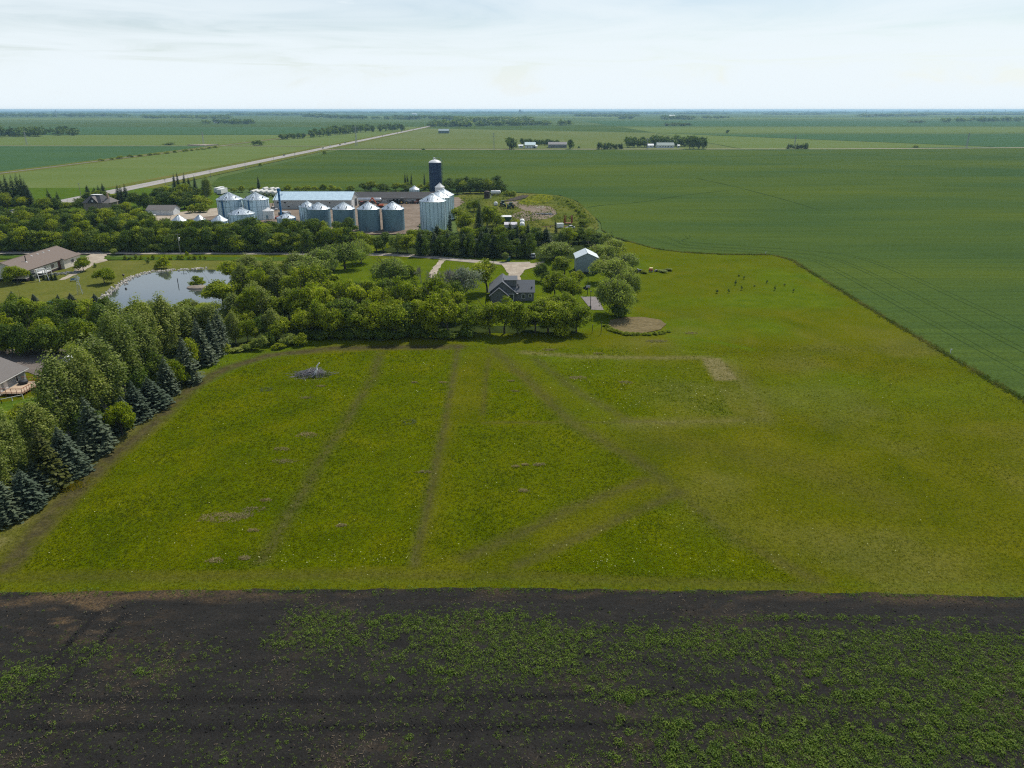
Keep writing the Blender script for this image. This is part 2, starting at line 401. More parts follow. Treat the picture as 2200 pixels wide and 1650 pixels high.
# the big crop field: wraps behind the farm and down the right-hand side
edge = [G(*p) for p in [(1290, 478), (1262, 452), (1240, 432), (1205, 420), (1150, 416), (1095, 412), (960, 409), (600, 408), (478, 404), (452, 398)]]
cf = [(104, 40), (104, 132), (106, 200), (109, 262), (110, 277), (106, 287), (100, 288.5), (85, 289), (70, 294), (60, 303), (47.5, 330), (44, 352)] + edge + [(-254, 640), (-252, 1095), (-240, 1104), (0, 1103), (480, 1112), (900, 1160), (1800, 1260), (1800, 40)]
cf = smooth_line(cf[:12], 4) + cf[12:]
sheet('crop_field', cf, 0.12, M_crop, 'large dark green crop field behind the farm and along the right', thick=0.6, step=1.6, amp=0.16, world=True)
for k, off in enumerate([9, 11.2, 19, 21.2, 30.5, 33]):
    pts = smooth_line([(104+off, 40), (104+off, 132), (106+off*1.02, 200), (108.5+off, 262), (106+off*.86, 281+off*.25), (92+off*.3, 289+off*.55), (74+off*.1, 296+off*.7), (62+off*.6, 309+off*.6), (50+off, 332+off*.1)], 8)
    strip('tramline', pts, 0.28 if k % 2 else 0.34, 0.14, M_tramline, 'wheel track pressed through the crop field edge', 'wheel track', wob=.4)['group'] = 'wheel tracks in the crop'
for k, line in enumerate([[(1262, 446), (1300, 441), (1380, 434), (1470, 420), (1560, 410)], [(1500, 384), (1580, 402), (1680, 428), (1760, 452)]]):
    strip('drainage_run', smooth_line([G(*p) for p in line], 6), 1.7, 0.14, M_tramline, ['dark drainage run entering the crop field beside the farmyard', 'faint dark run curving across the middle of the crop field'][k], 'drainage run', wob=.5)

# highway, railway, roads
strip('highway', [(-287, 60), (-287, 400), (-287, 1100), (-289, 2000), (-291, 2700), (-292, 3300)], 15.5, 0.073, M_asphalt, 'pale grey two lane highway running straight to the horizon')
strip('highway_verge', [(-287, 60), (-287, 1100), (-291, 2700)], 40, 0.03, M_verge, 'yellowish mown grass verge along the highway', 'verge')
for dx, lab in ((-3.7, 'left'), (3.7, 'right')):
    strip('edge_line', [(-287+dx, 60), (-287+dx, 1100), (-290.6+dx, 2500)], 0.18, 0.115, M_paint, 'white painted line along the %s edge of the highway lanes' % lab, 'road marking')
strip('highway_centre_line', [(-287, 60), (-287, 1100), (-290.6, 2500)], 0.16, 0.11, mat('yellow_paint', (.6, .42, .05, 1)), 'yellow painted centre line of the highway', 'road marking')
strip('rail_verge', [(-474, 100), (-475, 1300), (-478, 2600)], 26, 0.04, M_verge, 'weedy grass verge on both sides of the railway', 'verge')
strip('railway', [(-473, 100), (-474, 1300), (-478, 2600)], 4.5, 0.09, M_rail, 'railway track bed of grey ballast left of the highway', 'railway')
strip('side_road', [(-4000, 1243), (-475, 1214), (-287, 1206)], 7, 0.08, M_drive, 'pale gravel side road crossing the railway on the left', 'road')
strip('section_road', [(-287, 1112), (-240, 1112), (0, 1112), (480, 1121), (900, 1170), (1800, 1270)], 12, 0.10, M_drive, 'pale gravel section road beyond the crop field', 'road')
strip('section_verge', [(-270, 1112), (0, 1112), (480, 1121), (900, 1170), (1800, 1270)], 15, 0.05, M_verge, 'grass verge beside the section road', 'verge')
fr = [G(*p) for p in [(-300, 541), (0, 543), (300, 544), (600, 544.5), (790, 546.5), (870, 549), (930, 553), (1000, 560), (1080, 566), (1140, 566)]]
# meadow and farm grass: one graded sheet with worn, mown and lush areas as measured on the ground
ys = [69.5]
while ys[-1] < 318: ys.append(ys[-1]*1.0048)
ys = np.array(ys); xs = np.arange(-150, 122, 0.62)
X, Y = np.meshgrid(xs, ys); nx, ny = len(xs), len(ys)
wob = (fbm(X, Y, 3.0, 11)-.5)*.7
XW, YW = X + wob, Y + (fbm(X, Y, 3.0, 31)-.5)*.7
def masks(x, y):
    """how tall, bare, straw-coloured or lush the grass is at a place"""
    tall = poly_mask(x, y, [(45, 1221), (115, 1140), (188, 1062), (275, 980), (375, 900), (441, 834), (512, 793), (600, 767), (800, 754), (985, 752), (966, 850), (945, 960), (925, 1050), (900, 1150), (890, 1214), (500, 1224)], 0.5)
    tall = np.maximum(tall, poly_mask(x, y, [(1052, 790), (1040, 904), (1212, 903), (1108, 806)], 0.5))
    tall = np.maximum(tall, 0.8*poly_mask(x, y, [(985, 912), (1228, 914), (1384, 1016), (1240, 1082), (1090, 1145), (1000, 1180), (930, 1195), (955, 1060)], 2.5))
    tall = np.maximum(tall, poly_mask(x, y, [(1158, 778), (1503, 780), (1578, 893), (1350, 896)], 0.5)*(0.55+0.45*poly_mask(x, y, [(1240, 815), (1525, 815), (1578, 893), (1350, 896)], 3)))
    tall = np.maximum(tall, poly_mask(x, y, [(1462, 1070), (1715, 1250), (1400, 1240), (1128, 1226), (1250, 1165)], 0.6))
    tall = np.maximum(tall, 0.7*poly_mask(x, y, [(1130, 744), (1350, 752), (1370, 764), (1150, 762)], 1))
    n1 = fbm(x, y, 6.0, 5); n2 = fbm(x, y, 1.3, 9); n3 = fbm(x, y, 18, 21)
    br = lambda m: m*np.clip(0.25+1.5*n2, 0, 1)
    bare = br(line_mask(x, y, [(818, 758), (800, 812), (745, 905), (690, 985), (640, 1080), (585, 1165), (560, 1205)], 2.2, 1.7))*.68
    bare = np.maximum(bare, br(line_mask(x, y, [(985, 742), (965, 850), (945, 960), (925, 1050), (902, 1150), (890, 1212)], 1.5, 1.1))*.75)
    bare = np.maximum(bare, br(line_mask(x, y, [(1050, 770), (1043, 830), (1040, 890)], 1.2, 1.2))*.5)
    bare = np.maximum(bare, br(line_mask(x, y, [(1060, 750), (1130, 815), (1225, 908), (1392, 1005)], 2.8, 2.4))*.58)
    bare = np.maximum(bare, br(line_mask(x, y, [(1150, 770), (1250, 848), (1345, 900)], 2.2, 2.2))*.55)
    bare = np.maximum(bare, br(line_mask(x, y, [(1390, 1030), (1250, 1082), (1110, 1150), (1000, 1196)], 2.2, 1.7))*.58)
    bare = np.maximum(bare, br(line_mask(x, y, [(1462, 1058), (1330, 1115), (1190, 1180), (1110, 1216)], 1.9, 1.7))*.58)
    bare = np.maximum(bare, br(line_mask(x, y, [(1392, 1005), (1470, 1070), (1560, 1150), (1760, 1250)], 2.0, 2.2))*.55)
    bare = np.maximum(bare, br(line_mask(x, y, [(20, 1215), (80, 1140), (152, 1064), (238, 982), (338, 902), (405, 836), (482, 793), (575, 764), (720, 748), (985, 745)], 3.6, 2.2))*1.0)
    bare = np.maximum(bare, br(line_mask(x, y, [(1450, 912), (1400, 905), (1250, 908), (1040, 908)], .8, .8))*.5)
    bare = np.maximum(bare, br(line_mask(x, y, [(1400, 945), (1500, 960), (1750, 1010), (1900, 1075)], 6, 8))*.30)
    bare = np.maximum(bare, br(line_mask(x, y, [(-50, 1242), (900, 1236), (1120, 1240), (1750, 1258)], 1.6, 2.0))*.45)
    tan = line_mask(x, y, [(1125, 757), (1250, 766), (1380, 769), (1520, 768)], 2.6, 1.6)*.55
    tan = np.maximum(tan, poly_mask(x, y, [(1505, 768), (1548, 770), (1590, 816), (1535, 818)], 1.2)*.9)
    tan = np.maximum(tan, line_mask(x, y, [(1340, 906), (1460, 907), (1590, 904)], 1.5, 1.6)*.5)
    tan = np.maximum(tan, line_mask(x, y, [(1560, 780), (1620, 850), (1640, 900), (1350, 912)], 3.0, 5)*.38)
    tan = np.maximum(tan, line_mask(x, y, [(-40, 1190), (60, 1110), (112, 1062), (195, 985), (295, 905), (362, 842), (430, 802)], 3.2, 2.5)*.75*np.clip(n1*2-.2, 0, 1))
    tan = np.maximum(tan, .20*np.clip((n3-.50)*5, 0, 1)*np.clip((x-20)/15, 0, 1)*np.clip((205-y)/30, 0, 1))
    lush = np.clip((fbm(x, y, 26, 61)-.46)*4, 0, 1)*np.clip((y-105)/50, 0, 1)*.85
    lush = np.maximum(lush, .45*np.clip((y-165)/50, 0, 1)*np.clip(.2+n1*1.2, 0, 1))
    lush = np.maximum(lush, line_mask(x, y, [(1440, 722), (1540, 735), (1610, 750)], 2.2, 2))
    lush = np.maximum(lush, line_mask(x, y, [(0, 1258), (400, 1254), (1100, 1250), (1600, 1256), (2200, 1262)], 1.3, 1.5)*.35)
    lush = np.maximum(lush, .8*poly_mask(x, y, [(600, 556), (1340, 556), (1370, 690), (1240, 716), (640, 722)], 5))
    lush = np.maximum(lush, line_mask(x, y, [(1310, 702), (1340, 716), (1400, 718), (1440, 710), (1430, 692)], 1.6, 1.2))
    return tall, bare, tan, lush
tall, bare, tan_, lush = masks(XW, YW)
co = np.stack([X.ravel(), Y.ravel(), (tall*0.05 + (fbm(X, Y, 9, 3)-.5)*.10 - bare*.04).ravel()], 1)
idx = (np.arange(ny-1)[:, None]*nx + np.arange(nx-1)[None, :]).ravel()
quads = np.stack([idx, idx+1, idx+nx+1, idx+nx], 1)
def mat_meadow():
    m, t, p, o = new_mat('meadow_grass'); v = position(t)
    mown = ramp(t, tex_noise(t, v, .07, 7, .62, (1, 1, 1), .6), [(0.28, (.066, .084, .0018, 1)), (0.47, (.093, .103, .0032, 1)), (0.62, (.112, .115, .0055, 1)), (0.78, (.136, .130, .013, 1))])
    tallc = ramp(t, tex_noise(t, v, .10, 6, .6, (1, 1, 1), .5), [(0.28, (.060, .088, .0008, 1)), (0.5, (.086, .110, .0010, 1)), (0.72, (.116, .126, .0014, 1))])
    barec = ramp(t, tex_noise(t, v, .6, 5, .7), [(0.35, (.048, .042, .020, 1)), (0.7, (.104, .090, .034, 1))])
    tanc = ramp(t, tex_noise(t, v, .5, 5, .7), [(0.35, (.150, .128, .050, 1)), (0.7, (.220, .188, .092, 1))])
    lushc = ramp(t, tex_noise(t, v, .2, 5, .6), [(0.3, (.064, .108, .0045, 1)), (0.7, (.108, .148, .0065, 1))])
    c = mixrgb(t, attr(t, 'lush'), mown, lushc); c = mixrgb(t, attr(t, 'tall'), c, tallc)
    c = mixrgb(t, attr(t, 'tan'), c, tanc); c = mixrgb(t, attr(t, 'bare'), c, barec)
    f = tex_noise(t, v, 1.9, 5, .75)
    c = mixrgb(t, .55, c, ramp(t, f, [(0.33, (.35, .38, .35, 1)), (0.67, (1.5, 1.5, 1.4, 1))]), 'MULTIPLY')
    t.links.new(c, p.inputs['Base Color']); p.inputs['Roughness'].default_value = .95; p.inputs['Specular IOR Level'].default_value = 0
    bump(t, p, tex_noise(t, v, 3.2, 4, .7), .8, .2); return m
me = np_mesh('meadow', co, quads, mat=mat_meadow(), attrs={'tall': tall.ravel(), 'bare': bare.ravel(), 'tan': tan_.ravel(), 'lush': lush.ravel()}, smooth=True)
props(link('meadow', me), 'green meadow with tall grass, mown strips and dark wheel tracks', 'meadow', None, 'structure')

# farm sheets
strip('farm_road', smooth_line(fr, 5), 5.2, 0.10, M_gravel, 'grey gravel farm road in front of the long shelterbelt', 'road', wob=.06)
strip('ditch', [G(*p) for p in [(205, 555), (420, 556), (640, 557), (700, 556)]], 6.5, 0.085, M_ditch, 'lush green grass ditch between the farm road and the mown lawn', 'ditch', wob=.2)
strip('ditch', [G(*p) for p in [(-300, 551), (0, 553), (45, 553)]], 6.5, 0.085, M_ditch, 'lush green ditch beside the farm road at the left edge', 'ditch', wob=.2)
sheet('lawn', [(-400, 560), (700, 560), (660, 600), (520, 585), (470, 640), (330, 700), (0, 700), (-400, 700)], 0.07, M_lawn, 'mown lawn round the ranch house and the pond', step=3, amp=.5)
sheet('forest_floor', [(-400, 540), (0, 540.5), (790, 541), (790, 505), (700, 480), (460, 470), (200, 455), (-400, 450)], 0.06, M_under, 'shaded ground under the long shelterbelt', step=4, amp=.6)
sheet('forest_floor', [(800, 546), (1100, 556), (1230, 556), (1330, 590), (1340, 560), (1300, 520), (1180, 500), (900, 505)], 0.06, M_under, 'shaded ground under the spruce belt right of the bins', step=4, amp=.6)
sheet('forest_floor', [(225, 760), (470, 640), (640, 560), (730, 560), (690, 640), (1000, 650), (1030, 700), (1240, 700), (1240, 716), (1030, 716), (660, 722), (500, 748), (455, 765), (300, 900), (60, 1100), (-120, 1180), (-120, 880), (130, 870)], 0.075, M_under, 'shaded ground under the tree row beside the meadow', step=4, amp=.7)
sheet('farm_grass', [(-700, 452), (200, 456), (470, 468), (470, 420), (440, 404), (-700, 404)], 0.04, M_lush, 'green grass round the old farmhouse', step=5, amp=.6)
sheet('yard', [(372, 470), (480, 476), (660, 484), (780, 504), (895, 502), (905, 470), (975, 450), (1000, 434), (985, 424), (760, 424), (590, 436), (470, 446), (330, 462)], 0.09, M_yard, 'bare brown dirt yard between bins, shed and barn', step=4, amp=.7)
sheet('farm_track', [(225, 470), (330, 464), (420, 452), (470, 447), (470, 462), (380, 474), (230, 482)], 0.10, M_drive, 'pale gravel track in front of the white garage', step=4, amp=.5, cat='track')
sheet('equipment_yard', [(985, 500), (1240, 500), (1285, 482), (1250, 440), (1200, 420), (1090, 415), (985, 418)], 0.05, M_verge, 'rough grass yard where old farm machines are parked', step=2.5, amp=.9, soft=True, cat='yard')
sheet('dirt_patch', [(1085, 436), (1105, 432), (1130, 437), (1150, 441), (1178, 443), (1194, 454), (1186, 466), (1160, 473), (1135, 475), (1110, 470), (1100, 462), (1120, 453), (1108, 444)], 0.11, M_yard, 'bare dirt patch in the equipment yard', step=1.4, amp=.65, soft=True, cat='dirt')
sheet('flower_patch', [(1112, 437), (1128, 427), (1148, 420), (1170, 418), (1188, 424), (1178, 433), (1160, 436), (1148, 440), (1130, 440)], 0.14, M_yellow, 'yellow flowering weeds beyond the dirt patch', step=1.4, amp=.65, soft=True, cat='weeds', kind='stuff')
sheet('flower_patch', [(1098, 478), (1110, 471), (1122, 474), (1112, 479)], 0.14, M_yellow, 'small yellow weed patch beside the grain cart', step=1, amp=.4, cat='weeds', kind='stuff')
sheet('driveway', [(1078, 568), (1145, 566), (1170, 562), (1158, 572), (1128, 580), (1118, 592), (1117, 612), (1090, 612), (1093, 590), (1085, 580)], 0.13, M_drive, 'pale gravel driveway curving up to the grey house', step=2, amp=.35, cat='driveway')
strip('grass_track', smooth_line([G(*p) for p in [(950, 560), (938, 575), (930, 590), (935, 600), (952, 608)]], 5), 2.4, 0.12, M_drive, 'worn pale track leading off the farm road past the dead trees', 'track', wob=.3)
sheet('driveway', [(160, 582), (158, 568), (180, 556), (196, 546), (230, 546), (222, 556), (232, 560), (206, 567), (180, 582), (140, 601), (125, 603)], 0.11, M_drive, 'pale gravel driveway beside the brown roofed ranch house', step=2, amp=.4, cat='driveway')
sheet('asphalt_pad', [(-300, 752), (215, 751), (230, 770), (150, 800), (130, 835), (60, 800), (-300, 830)], 0.11, M_pad, 'grey brown gravel pad behind the grey roofed house', step=3, amp=.3, cat='parking pad')
sheet('lawn', [(-300, 900), (30, 862), (110, 846), (170, 900), (60, 960), (-300, 1000)], 0.09, M_lush, 'small lawn beside the wooden deck', step=3, amp=.3)
sheet('sports_pad', [(1248, 638), (1285, 638), (1297, 667), (1270, 666)], 0.12, mat_ground('concrete_pad', [(0.3, (.19, .17, .165, 1)), (0.7, (.27, .245, .235, 1))], .6, fine=2, fine_amt=.2), 'worn grey concrete pad beside the big willow', cat='pad')
sheet('dirt_ring', [(1305, 700), (1312, 688), (1340, 682), (1385, 682), (1420, 688), (1432, 697), (1420, 708), (1385, 716), (1340, 716), (1315, 710)], 0.13, mat_ground('dry_dirt', [(0.3, (.125, .100, .048, 1)), (0.7, (.200, .160, .085, 1))], .5, (.4, 1, 1), fine=1.2, fine_amt=.35), 'round dry brown riding ring at the meadow edge', step=1.5, amp=.25, cat='ring')
# pond
pond = [(215, 652), (232, 634), (258, 616), (280, 600), (318, 588), (370, 584), (445, 580), (500, 584), (540, 600), (560, 625), (520, 660), (400, 672), (300, 680), (225, 672)]
def mat_water():
    m, t, p, o = new_mat('pond_water'); v = position(t)
    p.inputs['Base Color'].default_value = (.050, .060, .058, 1); p.inputs['Roughness'].default_value = .03; p.inputs['IOR'].default_value = 2.9
    p.inputs['Specular IOR Level'].default_value = .5
    bump(t, p, tex_noise(t, v, .9, 4, .5, (1, .35, 1)), .05, .1); return m
PW = smooth_line([G(*p) for p in pond] + [G(*pond[0])], 4)[:-1]
sheet('pond', PW, 0.16, mat_water(), 'still pond reflecting the pale sky', world=True, cat='pond')
def sample(n, x0, x1, y0, y1):
    px = rng.uniform(x0, x1, n); py = rng.uniform(y0, y1, n)
    return np.array([G(a_, b_) for a_, b_ in zip(px, py)]).T
# ------------------------------------------------------------------ bare soil field in front
def soil_edge(px): return np.interp(px, [-600, 0, 250, 500, 1000, 1400, 1800, 2200, 2800], [1282, 1273, 1270, 1268, 1265, 1268, 1274, 1284, 1296])
EX = np.arange(-120, 120.1, 0.5)
ey_px = soil_edge(1100 + FPX*EX/87.0); EY = np.array([G(1100, p)[1] for p in ey_px])
sx = np.arange(-110, 110, 0.40); sk = np.linspace(0, 1, 190)
SX = np.repeat(sx[None, :], len(sk), 0)
top = np.interp(sx, EX, EY) + (fbm(sx, sx*0, 3, 77, 4)-.5)*1.0
SY = 12 + (top[None, :]-12)*sk[:, None]**0.8
tracks = [([(-250, 1500), (300, 1506), (700, 1506), (1100, 1500), (1500, 1496), (2000, 1520)], .9), ([(-250, 1562), (300, 1566), (700, 1566), (1150, 1562), (1700, 1560), (2300, 1580)], .9),
          ([(1010, 1480), (960, 1530), (925, 1585), (880, 1660), (820, 1800)], .8), ([(1070, 1490), (1040, 1530), (1000, 1590), (975, 1660), (930, 1800)], .8),
          ([(1330, 1400), (1420, 1430), (1540, 1480), (1650, 1560)], .8), ([(270, 1320), (220, 1375), (130, 1480), (60, 1560)], .9), ([(210, 1320), (150, 1380), (60, 1490)], .9)]
trk = np.zeros_like(SX)
for ln, w in tracks: trk = np.maximum(trk, line_mask(SX, SY, smooth_line(ln, 4), w, .35))
edge_d = top[None, :]-SY
pxs, pys = nproj(SX, SY)
strawn = fbm(SX*.28, SY, 1.5, 45, 4); lob = fbm(SX, SY, 9, 52)
straw = np.clip((strawn-.42)*4, 0, 1)*np.clip(1.5-edge_d/1.9, 0, 1)*np.clip((760-pxs)/260, .45, 1)
straw = np.maximum(straw, np.clip((strawn-.55)*6, 0, 1)*np.clip((420-pxs)/250, 0, 1)*np.clip((1400-pys)/60, 0, 1))
straw = np.maximum(straw, .20*np.clip((lob-.52)*5, 0, 1)*np.clip((fbm(SX, SY, .8, 15)-.45)*5, 0, 1))
straw = np.maximum(straw, .85*np.clip((strawn-.4)*4, 0, 1)*np.exp(-((pxs-1430)/110)**2)*np.clip(1.6-edge_d/1.6, 0, 1))
straw *= (1-trk)
cl = fbm(SX, SY, .9, 91, 3)-.5
SZ = 0.02 + cl*.10 + (fbm(SX*.15, SY, .55, 33, 2)-.5)*.07 - trk*.06 - .02*np.clip(.6-edge_d, 0, 1)
def mat_soil():
    m, t, p, o = new_mat('black_soil'); v = position(t)
    c = ramp(t, tex_noise(t, v, .5, 7, .68, (.35, 1, 1), .3), [(0.3, (.0165, .0160, .0150, 1)), (0.55, (.0240, .0230, .0210, 1)), (0.75, (.036, .0325, .0280, 1))])
    s = ramp(t, tex_noise(t, v, 4.0, 4, .75), [(0.4, (.045, .034, .024, 1)), (0.62, (.140, .095, .048, 1))])
    c = mixrgb(t, attr(t, 'straw'), c, s)
    c = mixrgb(t, attr(t, 'packed'), c, ramp(t, tex_noise(t, v, 2.0, 3, .6), [(0.3, (.010, .0095, .0105, 1)), (0.7, (.017, .016, .0165, 1))]))
    f = tex_noise(t, v, 5.5, 4, .8)
    c = mixrgb(t, .6, c, ramp(t, f, [(0.34, (.35, .35, .37, 1)), (0.66, (1.6, 1.55, 1.5, 1))]), 'MULTIPLY')
    t.links.new(c, p.inputs['Base Color']); p.inputs['Roughness'].default_value = .95; p.inputs['Specular IOR Level'].default_value = .08
    bump(t, p, tex_noise(t, v, 6, 5, .75), .9, .12); return m
M_soil = mat_soil()
n0, n1 = SX.shape
idx = (np.arange(n0-1)[:, None]*n1 + np.arange(n1-1)[None, :]).ravel()
me = np_mesh('black_soil', np.stack([SX.ravel(), SY.ravel(), SZ.ravel()+.06], 1), np.stack([idx, idx+1, idx+n1+1, idx+n1], 1), mat=M_soil, attrs={'straw': straw.ravel(), 'packed': (.6*trk*np.clip(.3+1.2*fbm(SX, SY, 1.1, 66), 0, 1)).ravel()}, smooth=True)
props(link('soil_field', me), 'bare black tilled soil field in the foreground', 'field', None, 'structure')
# tyre lugs pressed into the soil: little chevron ridges along the wheel tracks
mb = MB()
for ln, w in tracks:
    P = smooth_line([G(*p) for p in smooth_line(ln, 4)], 3); acc = 0
    for (x0, y0), (x1, y1) in zip(P[:-1], P[1:]):
        L = math.hypot(x1-x0, y1-y0)
        if L < 1e-6: continue
        ux, uy = (x1-x0)/L, (y1-y0)/L; s = acc
        while s < L:
            cx, cy = x0+ux*s, y0+uy*s
            if random.random() < .8:
                for sd in (-1, 1):
                    a = (cx+ux*.16, cy+uy*.16, .025); b = (cx - uy*w*.46*sd - ux*.16, cy + ux*w*.46*sd - uy*.16, .02)
                    h = .045*random.uniform(.5, 1.2); nxv, nyv = -(b[1]-a[1]), b[0]-a[0]; l = math.hypot(nxv, nyv); nxv, nyv = nxv/l*.06, nyv/l*.06
                    mb.add([(a[0]+nxv, a[1]+nyv, a[2]), (a[0]-nxv, a[1]-nyv, a[2]), (a[0], a[1], a[2]+h), (b[0]+nxv, b[1]+nyv, b[2]), (b[0]-nxv, b[1]-nyv, b[2]), (b[0], b[1], b[2]+h)],
                           [(0, 2, 5, 3), (1, 4, 5, 2), (0, 1, 2), (3, 5, 4)])
            s += .42
        acc = s-L
props(mb.build('tyre_lug_marks', M_soil, kind='stuff'), 'chevron tyre tread marks pressed into the black soil', 'tyre marks')

# clods turned up by the tillage
nC = 3600; cx_, cy_ = sample(nC, -60, 2260, 1275, 1665); kq = cy_ < np.interp(cx_, EX, EY)-.1; cx_, cy_ = cx_[kq], cy_[kq]; nC = len(cx_)
cr = np.clip(rng.lognormal(-2.75, .45, nC), .03, .19); oct_ = np.array([(1, 0, 0), (0, 1, 0), (-1, 0, 0), (0, -1, 0), (0, 0, .42), (0, 0, -.5)], float)
cv = oct_[None]*cr[:, None, None]*rng.uniform(.6, 1.3, (nC, 6, 1)); an = rng.uniform(0, 6.28, nC); ca, sa = np.cos(an)[:, None], np.sin(an)[:, None]
cv = np.stack([cv[..., 0]*ca-cv[..., 1]*sa+cx_[:, None], cv[..., 0]*sa+cv[..., 1]*ca+cy_[:, None], cv[..., 2]+.10], -1)
of = np.array([(0, 1, 4), (1, 2, 4), (2, 3, 4), (3, 0, 4), (1, 0, 5), (2, 1, 5), (3, 2, 5), (0, 3, 5)])
props(link('soil_clods', np_mesh('soil_clods', cv.reshape(-1, 3), tris=(of[None]+6*np.arange(nC)[:, None, None]).reshape(-1, 3), mat=M_soil)), 'countless small clods of earth on the tilled black soil', 'clods', None, 'stuff')
# straw and stubble bits lying on the soil
n = 5000
px_ = rng.uniform(-60, 2260, n*3); py_ = rng.uniform(1270, 1660, n*3)
gx, gy = np.array([G(a, b) for a, b in zip(px_, py_)]).T
keep = rng.random(n*3) < (0.06 + .75*np.clip((fbm(gx, gy, 9, 52)-.46)*5, 0, 1)*np.clip((fbm(gx, gy, 2.2, 45)-.35)*3, 0, 1))
gx, gy = gx[keep][:n], gy[keep][:n]; n = len(gx)
a = rng.uniform(0, math.pi, n); l = rng.uniform(.05, .16, n); w = rng.uniform(.012, .03, n); z = rng.uniform(.10, .17, n)
dx, dy = np.cos(a)*l, np.sin(a)*l; ex, ey = -np.sin(a)*w, np.cos(a)*w; tz = rng.uniform(-.04, .04, n)
v = np.stack([np.stack([gx-dx-ex, gy-dy-ey, z-tz], 1), np.stack([gx+dx-ex, gy+dy-ey, z+tz], 1), np.stack([gx+dx+ex, gy+dy+ey, z+tz+.01], 1), np.stack([gx-dx+ex, gy-dy+ey, z-tz+.01], 1)], 1).reshape(-1, 3)
me = np_mesh('straw_bits', v, np.arange(4*n).reshape(-1, 4), mat=mat('old_straw', (.115, .090, .058, 1), .35, .7, .9))
props(link('straw_bits', me), 'scattered bits of old straw and stubble on the black soil', 'straw', None, 'stuff')

# ------------------------------------------------------------------ grass tufts on the meadow
def blades(x, y, z, h, w, spread, k, lean, tint):
    """k triangular blades per tuft"""
    n = len(x); a = rng.uniform(0, 2*math.pi, (n, k)); r = spread[:, None]*rng.uniform(0, 1, (n, k))
    bx = x[:, None]+np.cos(a)*r; by = y[:, None]+np.sin(a)*r
    t = rng.uniform(0, 2*math.pi, (n, k)); ww = w[:, None]*rng.uniform(.6, 1.3, (n, k)); hh = h[:, None]*rng.uniform(.55, 1.15, (n, k))
    la = rng.uniform(0, 2*math.pi, (n, k)); ll = lean*hh*rng.uniform(.2, 1, (n, k))
    zb = np.repeat(z[:, None], k, 1)
    v = np.stack([np.stack([bx-np.cos(t)*ww, by-np.sin(t)*ww, zb], -1), np.stack([bx+np.cos(t)*ww, by+np.sin(t)*ww, zb], -1),
                  np.stack([bx+np.cos(la)*ll, by+np.sin(la)*ll, zb+hh], -1)], 2).reshape(-1, 3)
    tt = np.repeat(np.clip(tint[:, None]+rng.normal(0, .12, (n, k)), 0, 1).ravel(), 3)
    return v, tt
gx, gy = sample(120000, -60, 2260, 742, 1282)
tall, bare, tan_, lush = masks(gx + (fbm(gx, gy, 3, 11)-.5)*.7, gy + (fbm(gx, gy, 3, 31)-.5)*.7)
edge_y = np.interp(gx, EX, EY)
xr = 103.5
ok = (gy > edge_y + .4 - rng.exponential(.8, len(gx))*(.4+1.2*fbm(gx, gy*0, 4, 99))) & (gx < xr) & (rng.random(len(gx)) > bare*.85) & (gx > np.interp(gy, [60, 88, 130, 165, 180, 400], [-78, -72, -69, -68, -60, -60]))
clump = fbm(gx, gy, 2.4, 71)
isT = ok & (rng.random(len(gx)) < tall)
M_tall = mat_leaf('tall_grass', (.116, .140, .0008, 1), (.262, .254, .0020, 1), .50, .7, 0)
x_, y_ = gx[isT], gy[isT]; d_ = np.clip(y_/90, .8, 1.9)
v, tt = blades(x_, y_, np.full(len(x_), .03), (.17+.14*clump[isT])*d_**.4, .042*d_, .24*d_, 5, .9, np.clip(fbm(x_, y_, 7, 88)*1.3-.25+rng.normal(0, .15, len(x_)), 0, 1))
props(link('tall_grass', np_mesh('tall_grass', v, tris=np.arange(len(v)).reshape(-1, 3), mat=M_tall, attrs={'tint': tt})), 'unmown bright green grass standing between the mown strips', 'grass', None, 'stuff')
isM = ok & ~isT & (rng.random(len(gx)) < .8)
M_short = mat_leaf('short_grass', (.088, .099, .003, 1), (.195, .186, .012, 1), .45, .7, 0)
x_, y_ = gx[isM], gy[isM]; d_ = np.clip(y_/90, .8, 1.9)
v, tt = blades(x_, y_, np.where(y_ < edge_y[isM]+.6, .07, 0), (.06+.10*clump[isM])*d_**.5, .035*d_, .24*d_, 4, .9, np.clip(fbm(x_, y_, 9, 18)*1.5-.35+rng.normal(0, .15, len(x_)) + .2*tan_[isM], 0, 1))
props(link('short_grass', np_mesh('short_grass', v, tris=np.arange(len(v)).reshape(-1, 3), mat=M_short, attrs={'tint': tt})), 'short mown olive grass of the meadow strips', 'grass', None, 'stuff')
# rough weedy margin where the meadow meets the crop field
n = 5200; ry = 75+rng.random(n)**1.2*214; rx = np.interp(ry, [40, 132, 200, 262, 277, 287, 289], [104, 104, 106, 109, 110, 106, 100]) + rng.normal(-.25, .55, n)
k2 = rng.random(n) < .25; rx[k2] = rng.uniform(44, 104, k2.sum()); ry[k2] = np.interp(rx[k2], [44, 47.5, 60, 70, 85, 100], [352, 330, 303, 294, 289, 288.5]) + rng.normal(-.3, .6, k2.sum())
v, tt = blades(rx, ry, np.full(n, .03), rng.uniform(.15, .6, n), np.full(n, .07), np.full(n, .32), 5, .9, np.clip(fbm(rx, ry, 5, 88)*1.5-.3+rng.normal(0, .2, n), 0, 1))
props(link('margin_weeds', np_mesh('margin_weeds', v, tris=np.arange(len(v)).reshape(-1, 3), mat=mat_leaf('margin_weed_leaves', (.070, .100, .010, 1), (.260, .215, .075, 1), .35, .7, 0), attrs={'tint': tt})), 'rough weedy margin of grass along the edge of the crop field', 'grass', None, 'stuff')
